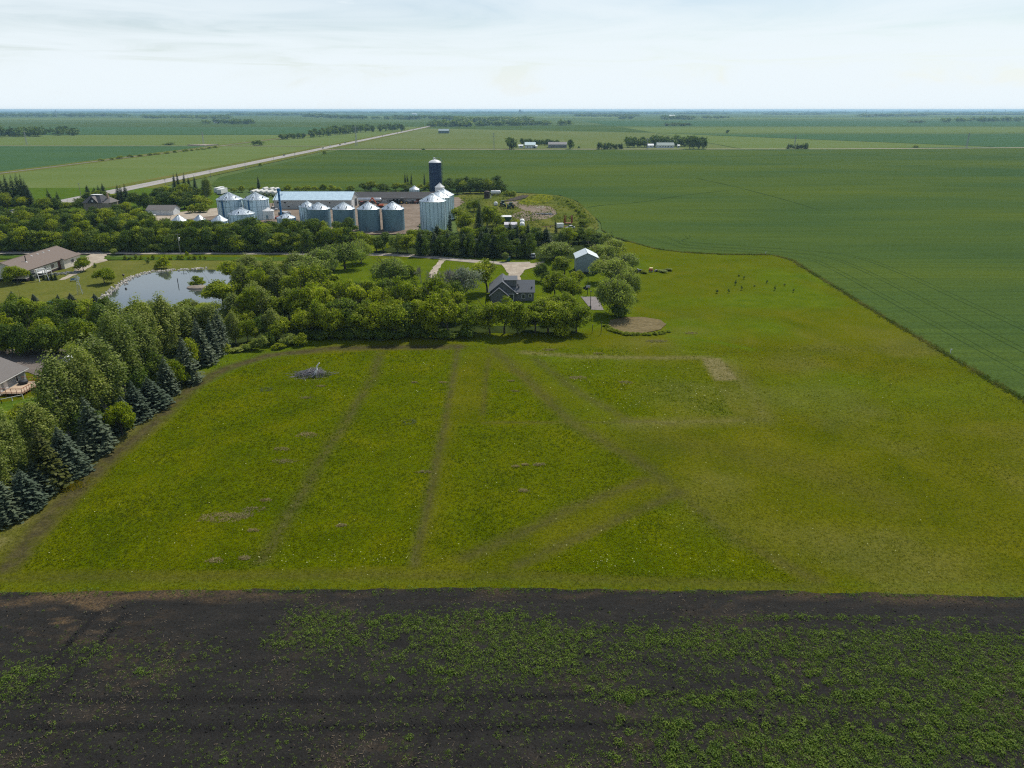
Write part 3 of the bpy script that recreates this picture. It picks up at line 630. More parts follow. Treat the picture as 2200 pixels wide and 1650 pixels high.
# pale clover and yarrow heads
fx, fy = sample(26000, 100, 2000, 742, 1240)
dens = .012*np.ones(len(fx))
ppx, ppy = nproj(fx, fy); cn = fbm(fx, fy, 2.5, 171)
def blob(cx, cy, rx, ry): return np.exp(-((ppx-cx)/rx)**2-((ppy-cy)/ry)**2)
dens += 0.9*np.clip((cn-.5)*6, 0, 1)*(blob(1480, 850, 85, 32)+.5*blob(1320, 850, 90, 40)+.8*blob(920, 790, 65, 12)+.7*blob(1310, 1212, 90, 18)+.4*blob(1270, 800, 70, 15)+.3*blob(600, 1200, 200, 20)+.35*blob(330, 1150, 60, 12)+.25*blob(860, 1205, 70, 10)+.2*blob(1420, 1140, 60, 25))
dens += .25*blob(1560, 1215, 100, 25)*np.clip((cn-.5)*6, 0, 1)
kp = rng.random(len(fx)) < dens
x_, y_ = fx[kp], fy[kp]; n = len(x_); s = rng.uniform(.035, .09, n)*np.clip(y_/95, 1, 1.6); zc = rng.uniform(.25, .42, n)
a = rng.uniform(0, 6.28, n); v = []
for k in range(4): v.append(np.stack([x_+np.cos(a+k*1.5708)*s, y_+np.sin(a+k*1.5708)*s, zc+rng.uniform(-.03, .03, n)], 1))
props(link('white_flower_heads', np_mesh('white_flower_heads', np.stack(v, 1).reshape(-1, 3), np.arange(4*n).reshape(-1, 4), mat=mat('flower_heads', (.38, .40, .18, 1), .25, 1.0, .9))), 'scattered pale flower heads in the tall grass', 'flowers', None, 'stuff')

# ------------------------------------------------------------------ weeds on the soil
def weed_density(px, py):
    g = lambda cx, cy, rx, ry: np.exp(-((px-cx)/rx)**2-((py-cy)/ry)**2)
    d = .95*g(680, 1335, 60, 28) + .55*g(700, 1370, 80, 35) + 1.1*g(990, 1335, 190, 22) + .95*g(1080, 1370, 150, 34) + .8*g(1150, 1420, 160, 50) + .6*g(800, 1340, 120, 22)
    d += .35*g(850, 1385, 150, 40) + .32*g(960, 1440, 90, 50)
    d += .55*g(70, 1450, 75, 32) + .55*g(20, 1480, 40, 30) + .45*g(190, 1405, 70, 22) + .5*g(400, 1410, 75, 25) + .4*g(320, 1440, 60, 20) + .9*g(600, 1385, 28, 14)
    d += .9*g(1650, 1385, 260, 30) + .8*g(1950, 1395, 230, 40) + .55*g(2100, 1440, 180, 60) + .75*g(1690, 1327, 100, 7) + .5*g(1900, 1330, 300, 6) + .55*g(1430, 1365, 130, 24)
    d += .8*g(1350, 1495, 60, 16)*1.1 + .85*g(1560, 1505, 100, 16) + .8*g(2130, 1500, 130, 60) + .6*g(1900, 1505, 150, 24) + .75*g(2100, 1580, 160, 50) + .7*g(1750, 1600, 260, 40) + .75*g(1640, 1640, 260, 40) + .6*g(1450, 1570, 90, 30) + .4*g(1750, 1460, 150, 40)
    d += .22*np.clip((px-1150)/500, 0, 1)*np.clip((py-1340)/40, 0, 1) + .10*np.clip((px-560)/300, 0, 1)*np.clip((py-1320)/30, 0, 1)*np.clip((1500-py)/60, .3, 1) + .05*np.clip((py-1340)/60, 0, 1) + .06*np.clip((py-1330)/40, 0, 1) + .02
    d += .30*g(660, 1290, 14, 18) + .05*g(1100, 1285, 900, 12)
    d += .75*np.exp(-np.abs(py-soil_edge(px)-3)/4.5)
    return d
NW = 60000
wx_, wy_ = sample(NW*2, -60, 2260, 1258, 1665)
ppx, ppy = nproj(wx_, wy_)
nn = fbm(wx_*.38, wy_, 2.0, 303, 3); dd = weed_density(ppx, ppy)
n2_ = .5*nn + .5*fbm(wx_*.6, wy_, .9, 404, 2)
kp = rng.random(len(wx_)) < np.clip(np.clip(dd, 0, 1.1)*np.clip((n2_-.24)*2.3, .10, 1.1)*.80, 0, .95)
kp &= wy_ < np.interp(wx_, EX, EY)+.35
wx_, wy_ = wx_[kp], wy_[kp]
_, un = np.unique(np.stack([np.floor(wx_/.36), np.floor(wy_/.34)], 1), axis=0, return_index=True); wx_, wy_ = wx_[un], wy_[un]
ppx, ppy = nproj(wx_, wy_)
wd = np.clip(weed_density(ppx, ppy), 0, 1)
ws = (rng.lognormal(-1.88, .42, len(wx_)))*(0.74+1.05*wd)
ws = np.clip(ws, .06, .52)
M_weed = mat_leaf('weed_leaves', (.105, .165, .032, 1), (.215, .280, .062, 1), .40, .7, .2)
def weed_geo(n, k):
    """unit bushy weeds: k little leaves on a squat dome"""
    d = rng.normal(size=(n, k, 3)); d[..., 2] = np.abs(d[..., 2])*1.0+.05; d /= np.linalg.norm(d, axis=-1, keepdims=True)
    r = rng.uniform(.55, 1.08, (n, k, 1)); c = d*r; c[..., 2] = c[..., 2]*.85
    nrm = d + rng.normal(0, .55, d.shape); nrm /= np.linalg.norm(nrm, axis=-1, keepdims=True)
    u = np.cross(nrm, rng.normal(size=d.shape)); u /= np.linalg.norm(u, axis=-1, keepdims=True)+1e-9
    w = np.cross(nrm, u); s = rng.uniform(.13, .25, (n, k, 1))
    q = np.stack([c-u*s, c-w*s*.55, c+u*s, c+w*s*.55], 2)
    return q
print('weeds', len(ws)); order = np.argsort(-(ws/np.maximum(wy_, 40)))
NB = 280; big, rest = order[:NB], order[NB:]
q = weed_geo(len(rest), 30)*ws[rest][:, None, None, None]
q = q + np.stack([wx_[rest], wy_[rest], np.full(len(rest), .06)], -1)[:, None, None, :]
tt = np.clip(rng.normal(.45, .2, (len(rest), 1, 1)) + rng.normal(0, .12, (len(rest), 30, 1)) + np.zeros((1, 1, 4)), 0, 1)
me = np_mesh('small_weeds', q.reshape(-1, 3), np.arange(len(rest)*120).reshape(-1, 4), mat=M_weed, attrs={'tint': tt.ravel()})
props(link('small_weeds', me), 'countless small green weeds sprouting over the black soil', 'weeds', None, 'stuff')
wm = []
for k in range(6):
    q = weed_geo(1, 90)[0]; tt = np.clip(rng.normal(.5, .2, (90, 1)) + np.zeros((1, 4)), 0, 1)
    wm.append(np_mesh('weed_clump', q.reshape(-1, 3), np.arange(360).reshape(-1, 4), mat=M_weed, attrs={'tint': tt.ravel()}))
for i in big:
    o = bpy.data.objects.new('weed_clump', wm[i % 6]); COL.objects.link(o)
    o.location = (wx_[i], wy_[i], .05); o.rotation_euler = (0, 0, rng.uniform(0, 6.28)); s = float(ws[i]); o.scale = (s*1.05, s*1.05, s*rng.uniform(.8, 1.1))
    props(o, 'larger bushy green weed growing on the bare black soil in the foreground', 'weed', 'larger weeds on the black soil')
# ------------------------------------------------------------------ trees
def leaf_quads(c, nrm, size, asp=.62):
    n = len(c)
    u = np.cross(nrm, rng.normal(size=(n, 3))); u /= np.linalg.norm(u, axis=1, keepdims=True)+1e-9
    w = np.cross(nrm, u); s = size[:, None]
    # a slightly folded leaf spray
    return np.stack([c-u*s, c-w*s*asp+nrm*s*.12, c+u*s, c+w*s*asp-nrm*s*.12], 1)
def leaf_mesh(name, c, nrm, size, tint, mat_):
    q = leaf_quads(c, nrm, size); n = len(c)
    return np_mesh(name, q.reshape(-1, 3), np.arange(4*n).reshape(-1, 4), mat=mat_, attrs={'tint': np.repeat(np.clip(tint, 0, 1), 4)})
def unit(v): return v/(np.linalg.norm(v, axis=-1, keepdims=True)+1e-9)

def broad_crown(H, W, z0, nl, lsz, per, leaf, mat_, shape='round', lobe=(.09, .22), zs=.85):
    cs, rs = [], []
    zc, hz_ = (H+z0)/2, (H-z0)/2
    subs = []
    if shape in ('full', 'vase', 'round') and H > 4:      # several leaders, so that the outline is uneven
        for i in range(int(rng.integers(4, 7))):
            a = rng.uniform(0, 6.28); q = rng.uniform(.15, .62); subs.append((math.cos(a)*q, math.sin(a)*q, rng.uniform(-.45, .30), rng.uniform(.38, .60), rng.uniform(.42, .68)))
    for i in range(nl):
        while True:
            d = unit(rng.normal(size=3)); r = rng.uniform(.25, 1)**.55
            x, y, z = d*r
            if subs:
                sb = subs[i % len(subs)]; x, y, z = 1.16*(sb[0]+x*sb[3]), 1.16*(sb[1]+y*sb[3]), max(-.95, sb[2]+z*sb[4])
            if shape == 'round': wf = 1.0
            elif shape == 'poplar': wf = np.clip(1.0-.60*max(z, -.1)**1.3 if z > 0 else 1.0, .2, 1)
            elif shape == 'vase': wf = np.clip(.62+.45*z, .3, 1.05)
            elif shape == 'full': wf = 1.0 if z < 0 else math.sqrt(max(0, 1-.35*z*z))
            if z > -.96: break
        if shape == 'full' and z < 0: x, y = (x/(math.hypot(x, y)+1e-6)*min(1, math.hypot(x, y)*1.35), y/(math.hypot(x, y)+1e-6)*min(1, math.hypot(x, y)*1.35))
        cs.append((x*W/2*.82*wf, y*W/2*.82*wf, zc + z*hz_*.86)); rs.append(W*rng.uniform(*lobe))
    cs = np.array(cs); rs = np.array(rs)
    m = max(8, per); C, Nn, T = [], [], []
    for c, r in zip(cs, rs):
        d = unit(rng.normal(size=(m, 3))); d[:, 2] = np.where((d[:, 2] < -.3) & (rng.random(m) < .6), -d[:, 2], d[:, 2])
        rr = r*(.55+.72*rng.random((m, 1))**1.25); off = d*rr; off[:, 2] *= zs
        C.append(c+off); Nn.append(unit(d + rng.normal(0, .38, (m, 3)))); T.append(np.full(m, rng.uniform(.15, .85)) + rng.normal(0, .09, m))
    C = np.concatenate(C); Nn = np.concatenate(Nn); T = np.concatenate(T)
    k = C[:, 2] > .15
    return leaf_mesh('crown', C[k], Nn[k], rng.uniform(.7, 1.3, k.sum())*lsz, T[k], mat_)
def trunk_mesh(H, z0, W, r, m, limbs=6, fork=.35):
    mb = MB(); pts = [(0, 0, -.1)]; n = 5
    for i in range(1, n+1): pts.append((rng.normal(0, .015*H), rng.normal(0, .015*H), H*.82*i/n))
    for i in range(n): mb.tube(pts[i], pts[i+1], r*(1-.17*i), r*(1-.17*(i+1)), 7)
    for i in range(limbs):
        a = 6.283*i/limbs + rng.uniform(-.4, .4); zb = H*rng.uniform(max(.12, z0/H*.7), .6); k = min(n-1, int(zb/(H*.82/n)))
        b = Vector(pts[k]).lerp(Vector(pts[k+1]), .5); L = W*rng.uniform(.28, .42)
        mid = b+Vector((math.cos(a)*L*.55, math.sin(a)*L*.55, L*.45)); e = b+Vector((math.cos(a)*L, math.sin(a)*L, L*1.05))
        mb.tube(b, mid, r*.42, r*.27, 5); mb.tube(mid, e, r*.27, r*.10, 5)
        for q in range(2):
            t = mid.lerp(e, rng.uniform(.2, .7)); mb.tube(t, t+Vector(rng.normal(0, .12*W, 3))+Vector((0, 0, .1*W)), r*.14, r*.05, 4)
    return mb.mesh('trunk', m)
def spruce_crown(H, W, mat_, z0=.3, dens=1.0, droop=.22, power=.85):
    C, Nn, Sz, T = [], [], [], []
    z = z0; 
    while z < H*.985:
        f = 1-z/H; rmax = max(.10, W/2*f**power*rng.uniform(.84, 1.12)); nb = int((5+rmax*5.2)*dens)
        if z < .8: rmax *= .85
        a0 = rng.uniform(0, 6.28)
        for k in range(nb):
            a = a0+6.283*k/nb+rng.normal(0, .12); L = rmax*rng.uniform(.78, 1.12); steps = max(2, int(L/.26)+1); bt = rng.normal(.5, .18)
            dv_ = rng.uniform(-.3, .3)*L*.2
            for s in range(1, steps+1):
                t = s/steps; r = L*t
                zz = z - droop*L*math.sin(t*2.2) + .22*L*max(0, t-.6) + dv_*t
                wv = rng.normal(0, .10*L*(.3+t*.5))
                C.append((math.cos(a)*r - math.sin(a)*wv, math.sin(a)*r + math.cos(a)*wv, zz+rng.normal(0, .04)))
                Nn.append((math.cos(a)*.35*(1 if t > .6 else -.1)+rng.normal(0, .3), math.sin(a)*.35*(1 if t > .6 else -.1)+rng.normal(0, .3), .9))
                Sz.append((.13+.16*min(1, L))*rng.uniform(.8, 1.25)); T.append(bt+rng.normal(0, .12)+(.22 if t > .8 else 0))
        z += (.30+.10*f)*rng.uniform(.85, 1.15)
    for k in range(6): C.append((0, 0, H*(.955+.012*k))); Nn.append(rng.normal(size=3)); Sz.append(.14); T.append(.6)
    return leaf_mesh('crown', np.array(C), unit(np.array(Nn)), np.array(Sz), np.array(T), mat_)

M_bark = mat('bark', (.075, .062, .050, 1), .35, 3, .95, bumps=.5, stretch=(1, 1, .25))
M_bark2 = mat('pale_bark', (.26, .25, .22, 1), .3, 2, .9, bumps=.4, stretch=(1, 1, .3))
M_grey = mat('dead_wood', (.22, .205, .195, 1), .3, 3, .9, bumps=.4)
L_elm = mat_leaf('elm_leaves', (.125, .165, .008, 1), (.390, .430, .018, 1), .38, .6, .26)
L_dark = mat_leaf('dark_leaves', (.060, .100, .014, 1), (.190, .250, .030, 1), .32, .6, .30)
L_willow = mat_leaf('willow_leaves', (.165, .208, .040, 1), (.370, .415, .095, 1), .40, .6, .2)
L_poplar = mat_leaf('poplar_leaves', (.135, .170, .036, 1), (.330, .365, .090, 1), .36, .55, .18)
L_bright = mat_leaf('maple_leaves', (.140, .190, .003, 1), (.300, .340, .005, 1), .40, .55, .12)
L_spruce = mat_leaf('blue_spruce_needles', (.038, .060, .034, 1), (.112, .142, .090, 1), .14, .6, .2)
L_pine = mat_leaf('green_spruce_needles', (.026, .048, .018, 1), (.070, .100, .034, 1), .15, .6, .25)
L_olive = mat_leaf('olive_spruce_needles', (.036, .050, .010, 1), (.090, .098, .018, 1), .15, .6, .1)
L_grey = mat_leaf('grey_leaves', (.170, .190, .140, 1), (.310, .330, .260, 1), .3, .6, .15)

KIND = {}
def kind(name, H, W, crowns, trunks): KIND[name] = dict(H=H, W=W, c=crowns, t=trunks)
kind('elm', 10, 8, [broad_crown(10, 8, .5, 52, .25, 150, 0, L_elm, 'full') for _ in range(6)], [trunk_mesh(10, 1.5, 8, .24, M_bark) for _ in range(3)])
kind('open', 10, 8.5, [broad_crown(10, 8.5, 2.6, 46, .24, 130, 0, L_elm, 'vase', (.11, .19)) for _ in range(3)], [trunk_mesh(10, 2.2, 8.5, .26, M_bark, 8) for _ in range(2)])
kind('dark', 10, 8, [broad_crown(10, 8, .2, 52, .25, 150, 0, L_dark, 'full') for _ in range(6)], [trunk_mesh(10, 1.2, 8, .24, M_bark) for _ in range(2)])
kind('willow', 10, 11, [broad_crown(10, 11, .5, 84, .22, 130, 0, L_willow, 'full', (.09, .155), 1.15) for _ in range(3)], [trunk_mesh(10, .6, 11, .34, M_bark, 8) for _ in range(2)])
kind('poplar', 14, 6.5, [broad_crown(14, 6.5, .8, 120, .17, 90, 0, L_poplar, 'poplar', (.08, .17), 2.2) for _ in range(4)], [trunk_mesh(14, 1.5, 5, .22, M_bark2, 8) for _ in range(2)])
kind('bright', 8, 6, [broad_crown(8, 6, .3, 60, .20, 120, 0, L_bright, 'full', (.12, .20)) for _ in range(2)], [trunk_mesh(8, .6, 6, .16, M_bark) for _ in range(1)])
kind('spruce', 10, 4.8, [spruce_crown(10, 4.8, L_spruce) for _ in range(5)], [trunk_mesh(10, 9, .5, .15, M_bark, 0)])
kind('pine', 12, 5.0, [spruce_crown(12, 5.0, L_pine, .5, .95, .25, .75) for _ in range(4)], [trunk_mesh(12, 11, .5, .17, M_bark, 0)])
kind('olive', 10, 4.8, [spruce_crown(10, 4.8, L_olive) for _ in range(1)], [trunk_mesh(10, 9, .5, .15, M_bark, 0)])
kind('shrub', 3, 3.6, [broad_crown(3, 3.6, .1, 26, .17, 85, 0, L_elm, 'full', (.14, .24)) for _ in range(3)], [trunk_mesh(3, .2, 3, .07, M_bark, 6)])
kind('darkshrub', 3, 3.6, [broad_crown(3, 3.6, .05, 26, .20, 70, 0, L_dark, 'full', (.14, .24)) for _ in range(3)], [trunk_mesh(3, .2, 3, .07, M_bark, 4)])
kind('sapling', 5, 3.2, [broad_crown(5, 3.2, .2, 34, .16, 70, 0, L_willow, 'round', (.12, .2), 1.3) for _ in range(3)], [trunk_mesh(5, .2, 3, .07, M_bark, 8)])
kind('planted', 3, 1.9, [broad_crown(3, 1.9, .3, 16, .16, 70, 0, L_willow, 'round', (.16, .26)) for _ in range(3)], [trunk_mesh(3, .4, 1.4, .06, M_bark, 4)])
kind('fartree', 10, 9, [broad_crown(10, 9, .2, 26, .62, 26, 0, L_dark, 'full', (.15, .25)) for _ in range(4)], [trunk_mesh(10, 1, 5, .3, M_bark, 3)])
kind('farpine', 12, 5, [spruce_crown(12, 5.0, L_pine, .5, .5, .25, .8)], [trunk_mesh(12, 11, .5, .2, M_bark, 0)])
def bare_tree(H, W, r, m, n=11, seed=0):
    mb = MB(); rr = random.Random(seed)
    def grow(p, d, L, r, k):
        q = p+d*L; mb.tube(p, q, r, r*.62, 5 if k > 1 else 3)
        if k == 0: return
        for i in range(3 if k > 2 else 4):
            dd = (d + Vector((rr.gauss(0, .45), rr.gauss(0, .45), rr.gauss(.1, .25)))).normalized()
            grow(p.lerp(q, rr.uniform(.55, 1)), dd, L*rr.uniform(.6, .8), r*.6, k-1)
    for i in range(3): grow(Vector((rr.uniform(-.3, .3), rr.uniform(-.3, .3), -.1)), Vector((rr.gauss(0, .3), rr.gauss(0, .3), 1)).normalized(), H*.34, r, 4)
    return mb.mesh('trunk', m)

def ordinal(n):
    return '%d%s' % (n, 'th' if 10 <= n % 100 <= 20 else {1: 'st', 2: 'nd', 3: 'rd'}.get(n % 10, 'th'))
NAMES = dict(elm='leafy_tree', open='leafy_tree', dark='leafy_tree', willow='willow_tree', poplar='poplar_tree', bright='maple_tree', spruce='blue_spruce', pine='spruce_tree', olive='spruce_tree', shrub='shrub', sapling='young_tree', planted='young_tree', darkshrub='shrub', fartree='far_tree', farpine='far_spruce')
tree_n = [0]
def tree(k, x, y, h, w, label, group=None, lean=0.0, rz=None):
    K = KIND[k]; tree_n[0] += 1
    o = thing(NAMES[k], label, 'shrub' if 'shrub' in k else 'tree', (x, y, 0), rng.uniform(0, 6.28) if rz is None else rz, group)
    u_ = float(np.exp(rng.normal(0, .09))) if k not in ('spruce', 'pine', 'olive') else 1.0; o.scale = (w/K['W']*u_, w/K['W']/u_, h/K['H'])
    o.rotation_euler[0] = float(rng.normal(0, .045)); o.rotation_euler[1] = float(rng.normal(0, .045))
    i = tree_n[0]
    link('trunk', K['t'][i % len(K['t'])], o); link('crown', K['c'][i % len(K['c'])], o)
    return o
def ptree(k, bx, by, ty, wpx, label, group=None):
    """a tree by where its foot, top and width show"""
    x, y = G(bx, by); h = hgt(y, ty); w = wpx*mpp(bx, by)*(1.42 if k in ('spruce', 'olive') else 1.0 if k == 'poplar' else 1)
    return tree(k, x, y, max(h, .8), w, label, group)
def row(kinds, line, n, hh, ww, label, group, jit=1.0, first=1):
    """n trees along a line of feet; label holds {o} for the place in the row"""
    P = [G(*p) for p in line]; seg = [math.hypot(b[0]-a[0], b[1]-a[1]) for a, b in zip(P[:-1], P[1:])]; T = sum(seg)
    for i in range(n):
        s = T*(i+.5)/n + rng.uniform(-.2, .2)*T/n; j = 0
        while j < len(seg)-1 and s > seg[j]: s -= seg[j]; j += 1
        t = s/seg[j]; x = P[j][0]+(P[j+1][0]-P[j][0])*t; y = P[j][1]+(P[j+1][1]-P[j][1])*t
        k = kinds[i % len(kinds)] if isinstance(kinds, (list, tuple)) else kinds
        tree(k, x+rng.normal(0, .45)*jit, y+rng.normal(0, .8)*jit, rng.uniform(*hh), rng.uniform(*ww), label.format(o=ordinal(i+first)), group)

# --- spruce row on the left side of the meadow, counted from its near end
sp = [('spruce', 15, 1118, 1028, 62), ('spruce', 62, 1093, 1008, 62), ('spruce', 88, 1064, 990, 58), ('olive', 108, 1050, 918, 66), ('spruce', 134, 1030, 945, 56), ('spruce', 156, 1018, 912, 64),
      ('spruce', 187, 984, 926, 52), ('spruce', 211, 970, 850, 64), ('spruce', 240, 934, 878, 44), ('spruce', 297, 899, 820, 50), ('spruce', 330, 874, 812, 62), ('spruce', 362, 847, 766, 42),
      ('spruce', 407, 821, 722, 48), ('spruce', 441, 782, 682, 44), ('spruce', 456, 768, 684, 36), ('spruce', 468, 759, 682, 34), ('spruce', 476, 753, 656, 34)]
G1 = 'spruces in the row along the left edge of the meadow'
for i, (k, bx, by, ty, w) in enumerate(sp):
    ptree(k, bx, by, ty, w, ('olive green spruce, %s from the near end of the meadow edge row' if k == 'olive' else '%s blue spruce from the near end of the row along the meadow edge') % ordinal(i+1), G1)
ptree('spruce', 20, 1062, 1000, 50, 'blue spruce standing behind the first spruce of the meadow edge row', G1)
ptree('spruce', 268, 915, 850, 46, 'dark spruce squeezed behind the nearer bright yellow green maple', G1)
ptree('bright', 264, 934, 856, 56, 'nearer bright yellow green maple among the spruces at the meadow edge', 'bright maples in the spruce row')
ptree('bright', 380, 832, 760, 48, 'farther bright yellow green maple among the spruces at the meadow edge', 'bright maples in the spruce row')
ptree('elm', 420, 800, 722, 46, 'mid green leafy tree between spruces just beyond the farther bright maple')
for i, (bx, by, ty, w) in enumerate([(30, 1050, 876, 88), (150, 945, 772, 108), (232, 885, 722, 118), (305, 815, 676, 92), (325, 790, 640, 84), (352, 772, 636, 84), (386, 752, 650, 80), (268, 850, 668, 100), (200, 915, 742, 100), (98, 1000, 868, 96), (420, 745, 655, 70), (452, 742, 650, 64), (262, 790, 650, 84), (-10, 1090, 905, 110)]):
    ptree('poplar', bx, by, ty, w, '%s tall grey green poplar behind the spruce row, counted from the near end' % ordinal(i+1), 'poplars behind the spruce row')
for i, (k, bx, by, ty, w) in enumerate([('dark', 100, 985, 880, 80), ('elm', 60, 925, 860, 70), ('dark', 195, 940, 862, 70), ('dark', 290, 852, 760, 70), ('elm', 410, 745, 662, 60), ('elm', 440, 720, 650, 58), ('dark', 345, 820, 742, 56), ('dark', 250, 800, 720, 70)]):
    ptree(k, bx, by, ty, w, '%s of the low leafy trees filling in behind the poplars, from the near end' % ordinal(i+1), 'leafy trees filling in behind the poplars')

# --- dark belt behind the gravel pad, far left
row(['dark', 'dark', 'elm'], [(-90, 757), (218, 755)], 9, (8.5, 10), (6.5, 8), '{o} dark tree from the left in the front row behind the gravel pad', 'trees behind the gravel pad', 1.6)
row(['dark', 'elm', 'dark'], [(-80, 725), (240, 720)], 9, (9.5, 11), (7, 8.5), '{o} tree from the left in the middle row behind the gravel pad', 'trees behind the gravel pad', 1.6)
row(['elm', 'dark'], [(-70, 700), (235, 695)], 8, (8, 9.2), (6.5, 8), '{o} tree from the left in the back row behind the gravel pad', 'trees behind the gravel pad', 1.6)
row('bright', [(0, 757), (150, 760)], 4, (4.2, 5.4), (3.5, 4.5), '{o} yellow green small tree from the left along the gravel pad edge', 'small yellow green trees by the gravel pad', .4)
for i, (bx, by, ty, w) in enumerate([(28, 647, 625, 18), (75, 647, 630, 12), (125, 648, 632, 10), (153, 645, 629, 15), (206, 650, 630, 17)]):
    ptree('spruce', bx, by, ty, w, '%s small spruce from the left on the lawn above the dark tree belt' % ordinal(i+1), 'small spruces on the lawn')
# --- trees round the ranch house and pond
ptree('bright', 38, 609, 564, 48, 'round yellow green tree in front of the ranch house gable')
ptree('bright', 181, 583, 548, 34, 'round tree at the corner of the ranch house driveway')
ptree('bright', 226, 610, 571, 43, 'round vase shaped tree alone on the lawn near the pond')
ptree('shrub', 352, 577, 553, 27, 'dark round bush on the lawn above the pond edge')
ptree('shrub', 336, 577, 567, 9, 'tiny dark shrub beside the round bush above the pond')
ptree('shrub', 425, 615, 594, 30, 'bushy green shrub growing on the little pond island')
ptree('shrub', 402, 549, 541, 8, 'single small round bush standing in the roadside ditch')
row('shrub', [(262, 557), (450, 558)], 15, (1.0, 1.9), (1.0, 1.9), '{o} small dark shrub from the left in the planted line along the lawn', 'planted shrub line along the lawn', .2)
ptree('sapling', 204, 575, 563, 10, 'thin sapling on the lawn between the two round trees')
ptree('sapling', 318, 567, 555, 9, 'thin sapling below the planted shrub line')
ptree('sapling', 245, 549, 532, 18, 'scraggly young tree beside the farm road')
for i, (bx, by, ty, w) in enumerate([(70, 603, 580, 13), (95, 602, 585, 10), (104, 602, 586, 10), (112, 602, 586, 10), (120, 602, 585, 10)]):
    ptree('pine', bx, by, ty, w, '%s clipped dark cedar from the left along the ranch house wall' % ordinal(i+1), 'cedars along the ranch house wall')
row(['elm', 'poplar', 'elm'], [(285, 690), (345, 688), (470, 684)], 6, (5, 6.6), (5, 6.5), '{o} low leafy tree from the left along the near pond shore', 'trees along the near pond shore', .5)
# --- grove between pond and grey house
row(['elm', 'poplar', 'elm', 'willow'], [(500, 612), (600, 606), (690, 610)], 7, (7, 11), (6.5, 10.5), '{o} leafy tree from the left in the back row of the pond grove', 'grove right of the pond', 2.4)
row(['elm', 'poplar', 'elm', 'open'], [(480, 652), (560, 648), (690, 650)], 9, (7.5, 12.5), (6.5, 10.5), '{o} leafy tree from the left in the second row of the pond grove', 'grove right of the pond', 2.4)
row(['poplar', 'elm', 'open'], [(488, 700), (560, 695), (650, 690)], 8, (7, 11.5), (6, 9.5), '{o} leafy tree from the left in the third row of the pond grove', 'grove right of the pond', 2.4)
row(['poplar', 'elm', 'open', 'dark'], [(492, 738), (560, 732), (640, 724)], 7, (4.5, 9), (4, 6.5), '{o} low tree from the left at the front of the pond grove', 'grove right of the pond')
row(['shrub', 'sapling', 'darkshrub'], [(490, 752), (560, 747), (655, 740)], 10, (1.0, 4.2), (1.8, 4.4), '{o} green shrub from the left along the front of the grove', 'shrubs in front of the grove', 1.6)
ptree('willow', 655, 612, 543, 105, 'large pale willow at the right end of the pond grove')
ptree('willow', 690, 598, 528, 90, 'pale willow behind the large one beside the grass opening')
ptree('willow', 742, 578, 512, 82, 'rounded pale willow beside the farm road bend', 'round willows by the farm road')
ptree('willow', 776, 566, 508, 52, 'narrower pale willow right of the rounded one by the road', 'round willows by the farm road')
ptree('willow', 838, 612, 548, 86, 'leaning grey green willow between grass opening and dead trees')
ptree('shrub', 880, 598, 570, 36, 'bushy shrub right of the leaning willow')
# --- dense band along the top of the meadow
row(['elm', 'open', 'elm', 'dark', 'elm'], [(650, 722), (800, 722), (1010, 720)], 13, (9.2, 12.6), (6.5, 10), '{o} leafy tree from the left in the front row along the top of the meadow', 'dense trees along the top of the meadow', 1.8)
row(['elm', 'open', 'elm'], [(620, 700), (800, 690), (1000, 692)], 12, (10, 13.6), (6.5, 10), '{o} leafy tree from the left in the second row along the top of the meadow', 'dense trees along the top of the meadow', 1.8)
row(['elm', 'dark'], [(700, 668), (860, 658), (1000, 668)], 8, (9, 11), (7, 9), '{o} leafy tree from the left in the third row along the top of the meadow', 'dense trees along the top of the meadow', 1.8)
row('darkshrub', [(650, 727), (800, 728), (1010, 726)], 16, (1.6, 3.2), (3, 4.5), '{o} dark shrub from the left at the foot of the dense tree band', 'shrubs at the foot of the dense tree band', .5)
row(['elm', 'open', 'elm'], [(1038, 716), (1250, 715)], 7, (8.8, 10.8), (7.4, 9.4), '{o} leafy tree from the left in the front row before the grey house', 'trees in front of the grey house', .5)
row(['elm', 'elm'], [(1150, 690), (1245, 688)], 3, (7.5, 9), (7, 8), '{o} leafy tree from the left in the second row right of the grey house', 'trees in front of the grey house', .5)
ptree('shrub', 1205, 722, 690, 36, 'dark round bush at the foot of the trees before the grey house')
# --- round the grey house
ptree('open', 1047, 628, 553, 82, 'spreading tree with a visible trunk behind the grey house')
o = thing('leafy_tree', 'pale grey half bare tree left of the grey house', 'tree', (*G(985, 648), 0))
gk = hgt(G(985, 648)[1], 550)/10; o.scale = (100*mpp(985, 648)/8,)*2 + (gk,)
link('trunk', bare_tree(9.5, 8, .22, M_grey, seed=4), o); link('crown', broad_crown(9.6, 8, .6, 56, .17, 90, 0, L_grey, 'full', (.12, .2)), o)
for i, (bx, by, ty, s) in enumerate([(925, 625, 568, 5), (945, 620, 575, 6), (905, 608, 562, 8)]):
    x, y = G(bx, by); o = thing('dead_tree', ['left', 'middle', 'far'][i] + ' bare dead tree of three beside the worn track', 'tree', (x, y, 0), i, 'bare dead trees beside the track')
    k = hgt(y, ty)/9.0; o.scale = (k*.62, k*.62, k); link('trunk', bare_tree(9, 5, .15, M_grey, seed=s), o)
ptree('sapling', 1086, 563, 540, 18, 'small bright tree beside the farm road end')
for i, (k, bx, by, ty, w) in enumerate([('dark', 1162, 605, 560, 40), ('elm', 1212, 592, 548, 52), ('elm', 1190, 640, 580, 56), ('elm', 1222, 650, 590, 54), ('open', 1240, 625, 578, 40)]):
    ptree(k, bx, by, ty, w, '%s leafy tree between the grey house and the shed, counted from the road' % ordinal(i+1), 'trees between grey house and shed')
